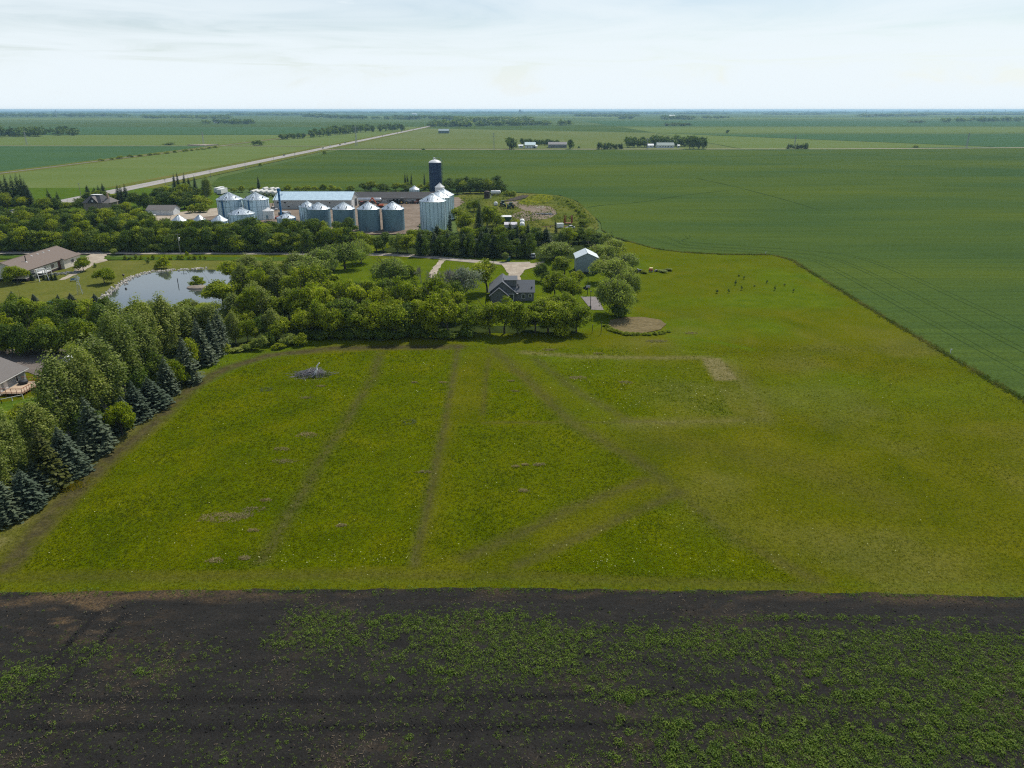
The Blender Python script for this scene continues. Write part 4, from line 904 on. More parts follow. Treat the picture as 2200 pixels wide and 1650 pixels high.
ptree('willow', 1193, 560, 515, 88, 'wide pale willow left of the tall grey shed')
for i, (bx, by, ty, w) in enumerate([(1322, 678, 585, 92), (1312, 605, 548, 92), (1345, 590, 540, 78), (1345, 640, 575, 60), (1290, 572, 520, 76), (1318, 556, 510, 64)]):
    ptree('willow', bx, by, ty, w, ['large dark footed willow beside the concrete pad', 'spreading willow right of the tall grey shed', 'outermost willow right of the shed next to parked junk', 'willow between the outermost one and the large dark footed one', 'willow behind the tall grey shed', 'farthest willow where the trees meet the crop field'][i], 'willows right of the shed')
ptree('darkshrub', 1330, 680, 655, 44, 'dark undergrowth at the foot of the large willow by the pad'); ptree('darkshrub', 1305, 640, 622, 40, 'low undergrowth behind the large willow by the pad')
# --- long shelterbelt behind the farm road
row(['dark', 'elm', 'dark', 'elm'], [(-60, 537), (400, 538), (785, 540)], 40, (7.8, 12), (7, 11), '{o} tree from the left in the front row of the long shelterbelt', 'long shelterbelt behind the farm road', 1.6)
row(['dark', 'elm', 'dark'], [(-60, 518), (400, 518), (770, 522)], 34, (8.5, 12.6), (7, 11), '{o} tree from the left in the second row of the long shelterbelt', 'long shelterbelt behind the farm road', 1.6)
row(['elm', 'dark'], [(-60, 500), (200, 500), (370, 505)], 16, (9.5, 12), (8.5, 10), '{o} tree from the left in the third row of the long shelterbelt', 'long shelterbelt behind the farm road', 1.6)
row(['dark', 'elm'], [(-60, 480), (120, 480), (330, 484)], 13, (8.5, 11), (8.5, 10), '{o} tree from the left in the back row of the long shelterbelt', 'long shelterbelt behind the farm road', 1.6)
row(['dark', 'elm', 'dark'], [(350, 508), (650, 509)], 15, (7.6, 8.8), (7, 9), '{o} tree from the left in the short row before the low cone roofed bins', 'trees before the low cone roofed bins', .6)
row('darkshrub', [(-60, 540), (400, 541), (785, 543)], 44, (2.2, 4.2), (4, 6), '{o} dark shrub from the left along the foot of the long shelterbelt', 'shrubs at the foot of the long shelterbelt', .5)
# --- belt right of the bins
row(['elm', 'dark', 'willow'], [(800, 540), (880, 545)], 4, (7, 9.5), (6.5, 8.5), '{o} leafy tree from the left where the farm road bends behind the bins', 'trees at the farm road bend')
row(['pine', 'dark'], [(895, 548), (1150, 553)], 16, (8.5, 12), (6.0, 7.6), '{o} tree from the left in the dark front row of the spruce belt', 'spruce belt right of the bins')
row(['elm', 'dark', 'pine'], [(885, 528), (1180, 525)], 15, (7.5, 10), (7, 8.6), '{o} tree from the left in the back row of the spruce belt', 'spruce belt right of the bins')
for i, (bx, by, ty, w) in enumerate([(1028, 500, 426, 24), (1044, 528, 478, 20), (1096, 525, 470, 22), (1110, 530, 480, 18), (1134, 530, 474, 22), (966, 510, 448, 16), (1196, 515, 468, 12)]):
    ptree('pine', bx, by, ty, w, ['tall dark spruce standing alone right of the large bins', 'pointed spruce left of the grain cart', 'pointed spruce in front of the grain cart', 'short spruce right of the grain cart', 'pointed spruce right of the white tanks', 'slim spruce at the foot of the large bin', 'thin spruce in front of the red augers'][i], 'single spruces by the equipment yard')
for i, (bx, by, ty, w) in enumerate([(1000, 498, 455, 40), (1048, 492, 436, 46), (1066, 486, 452, 36), (985, 470, 440, 36), (1018, 455, 425, 30), (1255, 487, 470, 30)]):
    ptree('elm', bx, by, ty, w, '%s leafy tree in the rough ground between bins and equipment yard' % ordinal(i+1), 'leafy trees in the rough ground')
row(['willow', 'elm', 'dark'], [(1190, 530), (1260, 520), (1310, 540)], 7, (6.5, 8.5), (7, 9), '{o} pale tree from the left along the corner of the crop field', 'pale trees along the corner of the crop field')
row(['shrub'], [(1215, 432), (1240, 455), (1262, 480)], 7, (1.5, 2.6), (2.5, 4), '{o} low shrub from the far end along the yard edge of the crop field', 'shrubs along the yard edge', .5)
# --- farmyard and shelter at the back
dk = [(2, 445, 382), (14, 442, 378), (24, 440, 374), (35, 442, 376), (46, 442, 372), (55, 444, 374), (64, 448, 384), (70, 452, 398)]
for i, (bx, by, ty) in enumerate(dk): ptree('pine', bx, by, ty, 26, '%s dark spruce from the left in the clump at the left edge' % ordinal(i+1), 'dark spruces at the left edge')
row(['dark', 'elm'], [(-60, 452), (70, 450)], 6, (8, 11), (8, 10), '{o} leafy tree from the left at the foot of the left edge spruces', 'leafy trees at the left edge')
yp = [(115, 452, 404), (129, 452, 411), (192, 428, 397), (204, 428, 402), (215, 428, 398), (226, 428, 393), (256, 438, 396), (263, 437, 398), (274, 438, 394), (376, 408, 371), (385, 408, 369), (397, 409, 370), (408, 411, 378), (420, 408, 376)]
for i, (bx, by, ty) in enumerate(yp):
    ptree('pine', bx, by, ty, 20 if i < 9 else 12, ('%s dark spruce from the left round the old farmhouse' % ordinal(i+1)) if i < 9 else ('%s slender spruce from the left in the row beside the highway' % ordinal(i-8)), 'spruces round the old farmhouse' if i < 9 else 'slender spruces beside the highway')
row(['dark', 'elm'], [(75, 458), (170, 455)], 5, (7, 10), (8, 10), '{o} leafy tree from the left between the edge spruces and the farmhouse', 'leafy trees left of the farmhouse')
row(['dark', 'elm'], [(180, 432), (260, 436)], 4, (6, 8), (7, 9), '{o} leafy tree from the left right behind the old farmhouse', 'leafy trees behind the farmhouse')
row(['elm', 'dark'], [(228, 466), (290, 464)], 4, (6, 8.5), (8, 10), '{o} leafy tree from the left between farmhouse and white garage', 'leafy trees left of the white garage')
row(['dark', 'dark', 'elm'], [(292, 452), (440, 446)], 9, (9, 12.5), (9, 12), '{o} leafy tree from the left in the row behind the white garage', 'leafy trees behind the white garage')
row(['dark', 'elm'], [(335, 432), (450, 428)], 6, (9, 12), (9, 12), '{o} leafy tree from the left in the far row behind the garage', 'leafy trees behind the white garage')
ptree('poplar', 446, 432, 378, 26, 'tall pale poplar left of the white trailers')
row('shrub', [(405, 458), (448, 456)], 3, (4, 5.5), (5.5, 7), '{o} bright rounded bush from the left beside the dirt yard', 'bright bushes beside the dirt yard')
ptree('pine', 557, 410, 377, 12, 'slender dark spruce behind the row of white tanks')
row('shrub', [(495, 412), (760, 409)], 14, (2.5, 4.5), (5, 7.5), '{o} low bush from the left along the crop field behind the shed', 'low bushes behind the machine shed')
row(['dark', 'elm', 'elm'], [(775, 410), (945, 411)], 10, (5, 8), (7.5, 9.5), '{o} leafy tree from the left behind the dark barn', 'leafy trees behind the dark barn')
for i, (bx, ty) in enumerate([(872, 369), (878, 371), (883, 371), (913, 370)]): ptree('pine', bx, 408, ty, 9, '%s slim spruce from the left rising behind the dark barn' % ordinal(i+1), 'slim spruces behind the dark barn')
row(['dark', 'dark', 'elm'], [(955, 416), (1085, 415)], 8, (10, 12), (9.5, 11.5), '{o} dark tree from the left in the front row behind the tall bins', 'dark grove right of the blue silo')
row(['dark', 'dark'], [(960, 410), (1080, 410)], 7, (10, 12.5), (9, 11), '{o} dark tree from the left in the back row of the grove behind the bins', 'dark grove right of the blue silo')
for i in range(2): ptree('shrub', 1088+i*12, 421, 410, 20, ['left', 'right'][i]+' bush beside the dark grove at the crop field', 'bushes beside the dark grove')
# --- saplings planted in the meadow
for i, (bx, by, ty) in enumerate([(1540, 630, 619), (1565, 629, 617), (1580, 612, 598), (1593, 623, 610), (1598, 600, 590), (1587, 594, 589), (1621, 616, 611), (1647, 609, 599), (1665, 624, 610), (1685, 614, 606), (1704, 628, 617)]):
    ptree('planted', bx, by, ty+2, 5, '%s young planted tree from the left in the far corner of the meadow' % ordinal(i+1), 'young trees in the far corner of the meadow')
row(['shrub'], [(1300, 700), (1318, 713), (1345, 719), (1400, 720), (1440, 713)], 15, (.5, .9), (1.3, 2.0), '{o} dark weed clump from the left round the rim of the dry ring', 'weed clumps round the rim of the dry ring', .1)

# --- far trees
fr_ = lambda bx, by, ty, w, lab, grp: ptree('fartree', bx, by, ty, w, lab, grp)
row('fartree', [(1092, 321), (1108, 321)], 3, (19, 23), (11, 14), '{o} tall tree from the left beside the far white farmhouse', 'trees round the far white farmhouse')
row('fartree', [(1118, 312), (1200, 312)], 12, (8, 14), (9, 13), '{o} low tree from the left behind the far white farmhouse', 'trees round the far white farmhouse')
ptree('fartree', 1226, 320, 295, 17, 'single tall tree right of the far grey farm shed'); ptree('fartree', 1242, 318, 313, 9, 'small round bush right of the far grey farm shed')
row(['farpine', 'fartree'], [(1283, 321), (1340, 320)], 9, (9, 13), (7, 10), '{o} tree from the left at the entry of the larger far farmstead', 'trees of the larger far farmstead')
row('fartree', [(1345, 317), (1500, 314)], 15, (13, 20), (13, 18), '{o} tree from the left in the front row of the larger far farmstead', 'trees of the larger far farmstead')
row('fartree', [(1345, 311), (1500, 309)], 12, (12, 18), (13, 18), '{o} tree from the left behind the houses of the larger far farmstead', 'trees of the larger far farmstead')
row('fartree', [(1478, 320), (1512, 320)], 4, (19, 24), (13, 17), '{o} tall tree from the left at the right end of the larger far farmstead', 'trees of the larger far farmstead')
row(['farpine', 'fartree'], [(1690, 320), (1736, 320)], 5, (8, 10), (8, 12), '{o} tree from the left in the small clump by the section road', 'small clump by the section road'); ptree('fartree', 1729, 320, 303, 12, 'tallest tree of the small clump by the section road')
ptree('shrub', 1967, 317, 312, 14, 'lone bush beside the section road at right'); ptree('fartree', 1562, 286, 277, 9, 'lone tree in the middle of the far right fields')
ptree('fartree', 557, 312, 299, 24, 'rounded clump of bush beside the far side road left of the highway'); ptree('fartree', 545, 311, 301, 16, 'left part of the rounded bush beside the far side road')
row('fartree', [(600, 300), (655, 297)], 5, (11, 14), (14, 20), '{o} bush like tree from the left before the belt along the highway', 'tree belt left of the highway')
row('fartree', [(660, 296), (780, 284), (868, 281)], 20, (17, 25), (15, 22), '{o} tree from the left in the front of the belt left of the highway', 'tree belt left of the highway')
row('fartree', [(690, 290), (780, 281), (868, 279)], 14, (17, 24), (15, 22), '{o} tree from the left at the back of the belt left of the highway', 'tree belt left of the highway')
row('shrub', [(205, 347), (265, 340), (345, 331), (400, 326), (468, 317)], 15, (2, 3.6), (5, 9), '{o} bush from the near end along the railway', 'bushes along the railway')
ptree('fartree', 363, 311, 306, 34, 'low dark thicket standing at the far side road'); ptree('shrub', 697, 331, 324, 9, 'small bush on the highway verge'); ptree('shrub', 560, 357, 350, 8, 'small bush on the verge near the crop field')
ptree('fartree', 911, 322, 318, 12, 'low bush in front of the section road behind the silo')
# far-off woods that read as one mass each
def woods(P, n, hh, ww, label, name='distant_woods'):
    K = KIND['fartree']['c']; V, T = [], []
    for i in range(n):
        s = rng.random()*(len(P)-1); j = int(s); t = s-j; w_ = rng.uniform(*ww)
        px = P[j][0]+(P[j+1][0]-P[j][0])*t; py = P[j][1]+(P[j+1][1]-P[j][1])*t + rng.uniform(-P[j][2], 0)
        x, y = G(px, py); me_ = K[i % len(K)]; nv = len(me_.vertices)
        c = np.empty(nv*3, np.float32); me_.vertices.foreach_get('co', c); c = c.reshape(-1, 3)
        sub = rng.permutation(nv//4)[:110]; c = c.reshape(-1, 4, 3)[sub]
        ctr = c.mean(1, keepdims=True); c = ctr+(c-ctr)*1.7
        a = rng.uniform(0, 6.28); h = rng.uniform(*hh)
        c = np.stack([(c[..., 0]*math.cos(a)-c[..., 1]*math.sin(a))*w_/9+x, (c[..., 0]*math.sin(a)+c[..., 1]*math.cos(a))*w_/9+y, c[..., 2]*h/10], -1)
        V.append(c.reshape(-1, 3)); T.append(np.full(len(c)*4, rng.random()))
    V = np.concatenate(V); me = np_mesh(name, V, np.arange(len(V)).reshape(-1, 4), mat=L_dark, attrs={'tint': np.concatenate(T)})
    return props(link(name, me), label, 'woods', None, 'stuff')
woods([(-30, 296, 6), (165, 292, 5)], 90, (15, 23), (17, 25), 'dark woodlot far left in the pale field', 'woodlot')
woods([(437, 267, 2), (545, 267, 2)], 40, (16, 24), (22, 32), 'low woodlot with a white building beyond the left fields', 'woodlot')
woods([(-30, 251.5, 5), (275, 252, 5)], 110, (20, 30), (60, 90), 'long dark wood on the far left below the horizon')
woods([(308, 255, 3), (495, 256, 3)], 80, (20, 28), (45, 70), 'dark wood left of the highway below the horizon')
woods([(495, 248, 2), (690, 249, 2)], 70, (20, 30), (60, 100), 'thin hazy wood along the left horizon')
woods([(655, 252, 2), (760, 256, 3), (1000, 259, 4)], 120, (20, 30), (40, 70), 'wood left of where the highway fades out')
woods([(925, 273, 4), (1010, 273, 4)], 50, (17, 26), (24, 36), 'dark wood right beside the end of the highway', 'woodlot')
woods([(980, 264, 6), (1140, 264, 5)], 130, (18, 28), (36, 60), 'broad wood in the far middle behind the hay field')
woods([(1020, 272, 3), (1180, 270, 3)], 70, (16, 24), (22, 34), 'low wood bordering the far side of the hay field', 'woodlot')
woods([(1203, 270, 2), (1225, 270, 2)], 10, (18, 26), (22, 30), 'small round grove in the far middle fields', 'woodlot')
woods([(1235, 251, 2), (1375, 252, 2)], 60, (18, 28), (40, 70), 'thin dark wood in the right middle below the horizon')
woods([(1330, 256, 1.5), (1355, 256, 1.5)], 12, (16, 24), (30, 45), 'small dark clump under the thin wood at right', 'woodlot')
woods([(1425, 257, 2), (1497, 257, 2)], 34, (18, 28), (36, 56), 'wood in front of the white roof far right', 'woodlot')
woods([(1510, 255, 1.5), (1566, 255, 1.5)], 22, (15, 22), (34, 50), 'low clump right of the white roof wood', 'woodlot')
woods([(1427, 271, 1.5), (1483, 271, 1.5)], 22, (9, 15), (18, 26), 'low thicket in the right middle fields', 'woodlot')
woods([(1642, 247, 1), (1770, 247, 1)], 40, (16, 24), (70, 110), 'hazy wood strip right below the horizon')
woods([(1840, 252, 2.5), (1995, 250, 2)], 70, (18, 28), (50, 80), 'dark wood far right below the horizon')
woods([(2018, 263.5, 2), (2195, 262, 2.5), (2290, 262, 2)], 80, (19, 28), (26, 38), 'long dark hedge like wood at the far right', 'woodlot')
woods([(1952, 264, 1), (1985, 264, 1)], 10, (9, 13), (20, 28), 'tiny low clump left of the long dark wood', 'woodlot')
for i, (x0, x1, y) in enumerate([(-40, 400, 243), (380, 760, 243.5), (760, 1200, 244), (1180, 1560, 245), (1560, 2240, 243.5), (1950, 2240, 247), (0, 2200, 241), (100, 2100, 240)]):
    woods([(x0, y, .8), (x1, y, .8)], 55, (18, 30), (160, 320), 'hazy blue strip of woods at the horizon, one of several bands')['group'] = 'hazy woods at the horizon'
# small trees and bushes beyond the frame edge are left out
# ------------------------------------------------------------------ buildings and bins
def mat_metal(name, c, rough=.42, metal=.85, wave=None, var=.14, scale=.5):
    m, t, p, o = new_mat(name); v = objco(t)
    f = tex_noise(t, v, scale, 6, .65, (1, 1, .25))
    col = ramp(t, f, [(.3, tuple(x*(1-var) for x in c)+(1,)), (.7, tuple(min(1, x*(1+var)) for x in c)+(1,))])
    t.links.new(col, p.inputs['Base Color']); p.inputs['Metallic'].default_value = metal
    t.links.new(ramp(t, f, [(.3, (rough*.8,)*3+(1,)), (.7, (min(1, rough*1.25),)*3+(1,))]), p.inputs['Roughness'])
    if wave:
        w = t.nodes.new('ShaderNodeTexWave'); w.bands_direction = wave[0]; w.inputs['Scale'].default_value = wave[1]
        t.links.new(v, w.inputs['Vector']); bump(t, p, w.outputs['Fac'], wave[2], .04)
    return m
M_galv = mat_metal('galvanised_wall', (.56, .70, .77), .45, .35, ('Z', 1.6, .35))
M_galvroof = mat_metal('galvanised_roof', (.56, .62, .65), .33, .80)
M_zinc = mat_metal('reflection_toned_zinc_wall', (.15, .25, .295), .5, .3, ('Z', 1.6, .5), .2, .3)  # darker teal: the ground's reflection is put into the wall colour
M_rib = mat_metal('stiffener_steel', (.20, .28, .32), .5, .4)
M_dark = mat('dark_steel', (.025, .028, .032, 1), .2, 2, .5)
M_white = mat('white_paint', (.72, .72, .70, 1), .06, 1, .45)
M_cream = mat('cream_siding', (.66, .62, .53, 1), .06, .8, .7, wave=('Z', 2.4, .35))
M_greysid = mat('grey_siding', (.150, .155, .160, 1), .10, .8, .7, wave=('Z', 2.4, .4))
M_ltgrey = mat('light_grey_siding', (.36, .385, .39, 1), .08, .8, .7, wave=('Z', 2.4, .35))
M_shed = mat('shed_panel_wall', (.42, .42, .40, 1), .07, .5, .5, wave=('X', 1.1, .35))
M_blueshed = mat('blue_grey_panel_wall', (.27, .325, .36, 1), .07, .5, .5, wave=('X', 1.1, .35))
M_roofblue = mat_metal('pale_blue_metal_roof', (.46, .60, .68), .45, .25, ('X', 1.2, .3), .05)
M_roofwhite = mat_metal('white_metal_roof', (.52, .58, .60), .5, .3, ('X', 1.2, .3), .05)
M_shbrown = mat('brown_shingles', (.180, .142, .118, 1), .16, 2.5, .9, bumps=.6, bscale=9, stretch=(1, 3, 3))
M_shgrey = mat('grey_shingles', (.165, .150, .140, 1), .16, 2.5, .9, bumps=.6, bscale=9, stretch=(1, 3, 3))
M_shblue = mat('slate_grey_shingles', (.120, .130, .145, 1), .14, 2.5, .9, bumps=.6, bscale=9, stretch=(1, 3, 3))
M_shdark = mat('dark_barn_roof', (.062, .060, .062, 1), .22, .6, .85, bumps=.5, bscale=6, stretch=(.3, 3, 3))
M_stone = mat('buff_stone_wall', (.27, .23, .165, 1), .18, 2.2, .9, bumps=.6)
M_glass = mat('window_glass', (.020, .026, .032, 1), .2, 1, .08, spec=.6)
M_trim = mat('dark_trim', (.045, .035, .030, 1), .15, 1, .6)
M_redbrown = mat('red_brown_panel', (.115, .040, .028, 1), .2, 2, .8)
M_deck = mat('stained_deck_wood', (.30, .10, .045, 1), .3, 2, .7)
M_bluesteel = mat('blue_enamel_steel', (.010, .030, .085, 1), .2, .8, .45, spec=.3)
M_elev = mat('bright_blue_paint', (.015, .13, .30, 1), .12, 1, .4)
M_red = mat('faded_red_paint', (.24, .038, .022, 1), .25, 1.5, .6)
M_orange = mat('orange_red_paint', (.52, .105, .030, 1), .15, 1.5, .5)
M_green = mat('dark_green_paint', (.018, .060, .035, 1), .2, 1.5, .45)
M_tyre = mat('tyre_rubber', (.016, .016, .017, 1), .2, 3, .85)
M_yellow_p = mat('yellow_paint_panel', (.55, .36, .05, 1), .12, 1, .5)
M_alu = mat_metal('bare_aluminium', (.62, .63, .64), .35, .8)

def gable(name, label, cat, x, y, rz, L, Wd, h, rise, wall_m, roof_m, over=.5, windows=(), doors=(), extra=None, group=None, trim_m=None, ribs=0):
    """a gabled building; local x along the ridge, side f faces -y, l and r are the gable ends"""
    o = thing(name, label, cat, (x, y, 0), rz, group)
    w = MB(); w.prism([(0, -.1), (Wd, -.1), (Wd, h), (Wd/2, h+rise), (0, h)], 'x', 0, L); w.build('wall', wall_m, o)
    s = rise/(Wd/2); rm = MB(); ro = o
    zt = .05
    rm.slab((-over, -over, h-over*s+zt), (L+over, -over, h-over*s+zt), (L+over, Wd/2, h+rise+zt), (-over, Wd/2, h+rise+zt), .14)
    rm.slab((L+over, Wd+over, h-over*s+zt), (-over, Wd+over, h-over*s+zt), (-over, Wd/2, h+rise+zt), (L+over, Wd/2, h+rise+zt), .14)
    roof = rm.build('roof', roof_m, o)
    rc = MB(); rc.tube((-over, Wd/2, h+rise+.2), (L+over, Wd/2, h+rise+.2), .12, n=6); rc.build('ridge_cap', roof_m, roof)
    if ribs:
        rb = MB(); k = int(L/ribs)
        for i in range(k+1):
            xx = L*i/k
            for a, b in (((xx, -over, h-over*s+zt+.17), (xx, Wd/2, h+rise+zt+.17)), ((xx, Wd+over, h-over*s+zt+.17), (xx, Wd/2, h+rise+zt+.17))):
                rb.tube(a, b, .05, n=4)
        rb.build('roof_ribs', roof_m, roof, kind='stuff')
    fa = MB()
    for yy, sg in ((-over, 1), (Wd+over, -1)):
        fa.box((L/2, yy-sg*.03, h-over*s-.02), (L+2*over, .06, .2))
    fa.build('fascia', trim_m or M_white, roof)
    def place(kind_, lst, dark):
        for it in lst:
            sd, p, z, ww, hh = it[:5]; m_ = it[5] if len(it) > 5 else None
            fr_, pn = MB(), MB(); d = .08
            if sd in 'fb':
                yy = -d/2-.002 if sd == 'f' else Wd+d/2+.002; sg = -1 if sd == 'f' else 1
                fr_.box((p, yy, z+hh/2), (ww+.24, d, hh+.24)); pn.box((p, yy+sg*(d/2+.012), z+hh/2), (ww, .02, hh))
            else:
                xx = -d/2-.002 if sd == 'l' else L+d/2+.002; sg = -1 if sd == 'l' else 1
                fr_.box((xx, p, z+hh/2), (d, ww+.24, hh+.24)); pn.box((xx+sg*(d/2+.012), p, z+hh/2), (.02, ww, hh))
            f_ = fr_.build(kind_, M_white if not m_ else m_, o); pn.build('pane' if dark else 'panel', M_glass if dark else (m_ or M_white), f_)
    place('window', windows, True); place('door', doors, False)
    return o

# ranch house: ridge runs away from us, east side in view
x0, y0 = -166.5, 240.0
ranch = gable('ranch_house', 'brown roofed ranch house with cream walls at the left edge by the pond', 'house', x0, y0, math.pi/2, 31, 14, 3.7, 2.7, M_cream, M_shbrown, .7,
    windows=[('f', 4.2, 1.4, 1.8, 1.4), ('f', 11.2, 1.5, 1.0, 1.2), ('f', 15.6, 1.5, 1.7, 1.3), ('f', 26, 1.6, 1.6, 1.1), ('l', 10.4, 1.4, 1.6, 1.5), ('l', 4.0, 1.3, 1.2, 1.4)], doors=[('f', 8.2, .2, 1.8, 2.1)], trim_m=M_trim)
mb = MB(); mb.box((20.2, -.02, 1.8), (2.6, .12, 3.5)); mb.build('recessed_wall', M_redbrown, ranch)
mb = MB(); mb.box((9.8, 7, .45), (19.6, 14.24, .9)); mb.build('foundation', mat('dark_brick_base', (.05, .03, .028, 1), .3, 3, .9), ranch)
mb = MB(); mb.box((25.6, -.7, 1.75), (10.6, 1.4, 3.5)); mb.build('garage_wall', M_cream, ranch)
mb = MB(); mb.box((25.6, -1.46, 2.1), (1.9, .10, 1.25)); w_ = mb.build('window', M_white, ranch); mb = MB(); mb.box((25.6, -1.53, 2.1), (1.6, .03, 1.0)); mb.build('pane', M_glass, w_)
mb = MB(); mb.slab((20.2, -2.0, 3.38), (31.6, -2.0, 3.38), (31.6, -.6, 3.95), (20.2, -.6, 3.95), .16); mb.build('porch_roof', M_shbrown, ranch)
mb = MB(); mb.tube((7.5, 3.6, 4.9), (7.5, 3.6, 7.4), .16, n=8); mb.build('chimney_pipe', M_trim, ranch)
mb = MB(); mb.lathe([(.55, 5.0), (.2, 5.5)], (7.5, 3.6, 0), 10); mb.build('chimney_flashing', M_white, ranch)
for i in range(4):
    mb = MB(); mb.box((14+i*3.4, 5.6, 6.0), (.5, .5, .5)); mb.build('roof_vent', M_white, ranch)
# deck with steps on the house side
mb = MB(); mb.box((7.6, -1.5, 1.7), (5.0, 2.8, .18)); dk_ = mb.build('deck', M_white, ranch)
for xx in (5.2, 7.6, 10.0):
    mb = MB(); mb.box((xx, -2.8, 1.3), (.16, .16, 2.8)); mb.build('post', M_white, dk_)
mb = MB(); mb.box((7.6, -2.84, 2.75), (5.0, .08, .1)); mb.box((7.6, -2.84, 2.25), (5.0, .05, .06)); mb.build('railing', M_white, dk_)
t = thing('stair_frame', 'white timber swing frame standing on the lawn before the ranch house', 'swing frame', (*G(92, 603), 0), .9)
for s in (-1, 1):
    for e in (-1, 1):
        mb = MB(); mb.tube((s*1.5, e*1.7, 0), (s*1.3, e*.15, 4.0), .11, n=5); mb.build('leg', M_white, t)
mb = MB(); mb.box((0, 0, 4.05), (3.0, .5, .14)); mb.build('top_beam', M_white, t); mb = MB(); mb.tube((-1.5, -.9, 2.1), (1.5, -.9, 2.1), .07, n=5); mb.build('cross_bar', M_white, t)
# grey roofed house with deck, lower left
h2 = gable('grey_roofed_house', 'pale house with grey shingle roof and wooden deck at the left edge', 'house', -105.5, 116, math.pi/2, 28.5, 10.5, 2.9, 2.3, M_ltgrey, M_shgrey, .6,
    windows=[('f', 25.6, 1.0, .5, 1.4), ('f', 17.2, 1.0, 1.0, 1.5), ('f', 13.5, 1.0, 1.2, 1.3), ('f', 17.0, .1, .9, .7)], doors=[('f', 19.8, .15, 1.6, 2.2), ('f', 22.0, .15, .9, 2.1)])
for i, (a, b) in enumerate([(22, 3.2), (24.5, 7)]):
    mb = MB(); mb.box((a, b, 4.3 if i == 0 else 4.8), (.6, .6, .5)); mb.build('roof_vent', M_white, h2)
t = thing('wooden_deck', 'red brown wooden deck with railings and steps beside the grey roofed house', 'deck', (-105.3, 137.5, 0))
mb = MB(); mb.box((2.4, 1.5, .55), (4.6, 7.0, .14)); mb.build('platform', mat('pale_deck_boards', (.48, .36, .25, 1), .2, 2, .7), t)
for (xa, ya), (xb, yb) in (((.3, -2), (4.7, -2)), ((4.7, -2), (4.7, 1.2)), ((4.7, 3), (4.7, 5)), ((4.7, 5), (.3, 5))):
    mb = MB(); mb.tube((xa, ya, 1.6), (xb, yb, 1.6), .07, n=5); mb.tube((xa, ya, .8), (xb, yb, .8), .05, n=5)
    for q in range(5): f_ = q/4; mb.tube((xa+(xb-xa)*f_, ya+(yb-ya)*f_, 0), (xa+(xb-xa)*f_, ya+(yb-ya)*f_, 1.6), .05, n=4)
    mb.build('railing', M_deck, t)
for i in range(3): mb = MB(); mb.box((5.0+.32*i, 2.1, .42-.14*i), (.34, 1.6, .1)); mb.build('step', M_deck, t)
mb = MB(); mb.lathe([(.7, .62), (.95, .9), (.9, 1.25), (.45, 1.45)], (1.4, 3.6, 0), 16); props(mb.build('covered_grill', M_dark), 'round black covered barbecue standing on the deck', 'barbecue')['group'] = ''
bpy.data.objects['covered_grill'].location = (-105.3, 137.5, 0); del bpy.data.objects['covered_grill']['group']
t = thing('garden_fence', 'white rail fence below the wooden deck', 'fence', (-104, 133.0, 0))
for (xa, ya), (xb, yb) in (((-3, -1), (1.8, -1.6)), ((1.8, -1.6), (4.6, .8))):
    mb = MB(); mb.tube((xa, ya, 1.0), (xb, yb, 1.0), .06, n=5); mb.build('rail', M_white, t)
    for q in (0, .5, 1): mb = MB(); mb.box((xa+(xb-xa)*q, ya+(yb-ya)*q, .5), (.1, .1, 1.0)); mb.build('post', M_white, t)
# garage with the camper
gable('garage', 'grey garage half hidden behind the second poplar', 'garage', -91.5, 155.5, math.pi/2, 11, 9.5, 2.9, 2.0, M_greysid, M_shgrey, .6, windows=[('l', 3, 1.2, 1.0, .9)])
t = thing('camper', 'white camper trailer parked between garage and poplars', 'camper', (-101.5, 151.6, 0), .12)
mb = MB(); mb.prism([(0, .6), (9, .6), (9, 3.2), (.9, 3.2), (0, 2.4)], 'y', -1.3, 1.3); mb.build('body', M_white, t)
mb = MB(); mb.box((-.02, 0, 2.0), (.06, 1.8, .7)); mb.build('window', M_glass, t); mb = MB(); mb.box((4.2, -1.31, 2.0), (1.6, .05, .7)); mb.build('window', M_glass, t); mb = MB(); mb.box((5, -1.31, 1.1), (7.6, .04, .28)); mb.build('stripe', M_dark, t)
for xx in (4.2, 5.2):
    for yy in (-1.2, 1.2): mb = MB(); mb.tube((xx, yy-.12, .36), (xx, yy+.12, .36), .36, n=12); mb.build('wheel', M_tyre, t)
mb = MB(); mb.tube((-1.6, 0, .5), (0, 0, .55), .08, n=5); mb.build('hitch', M_dark, t)

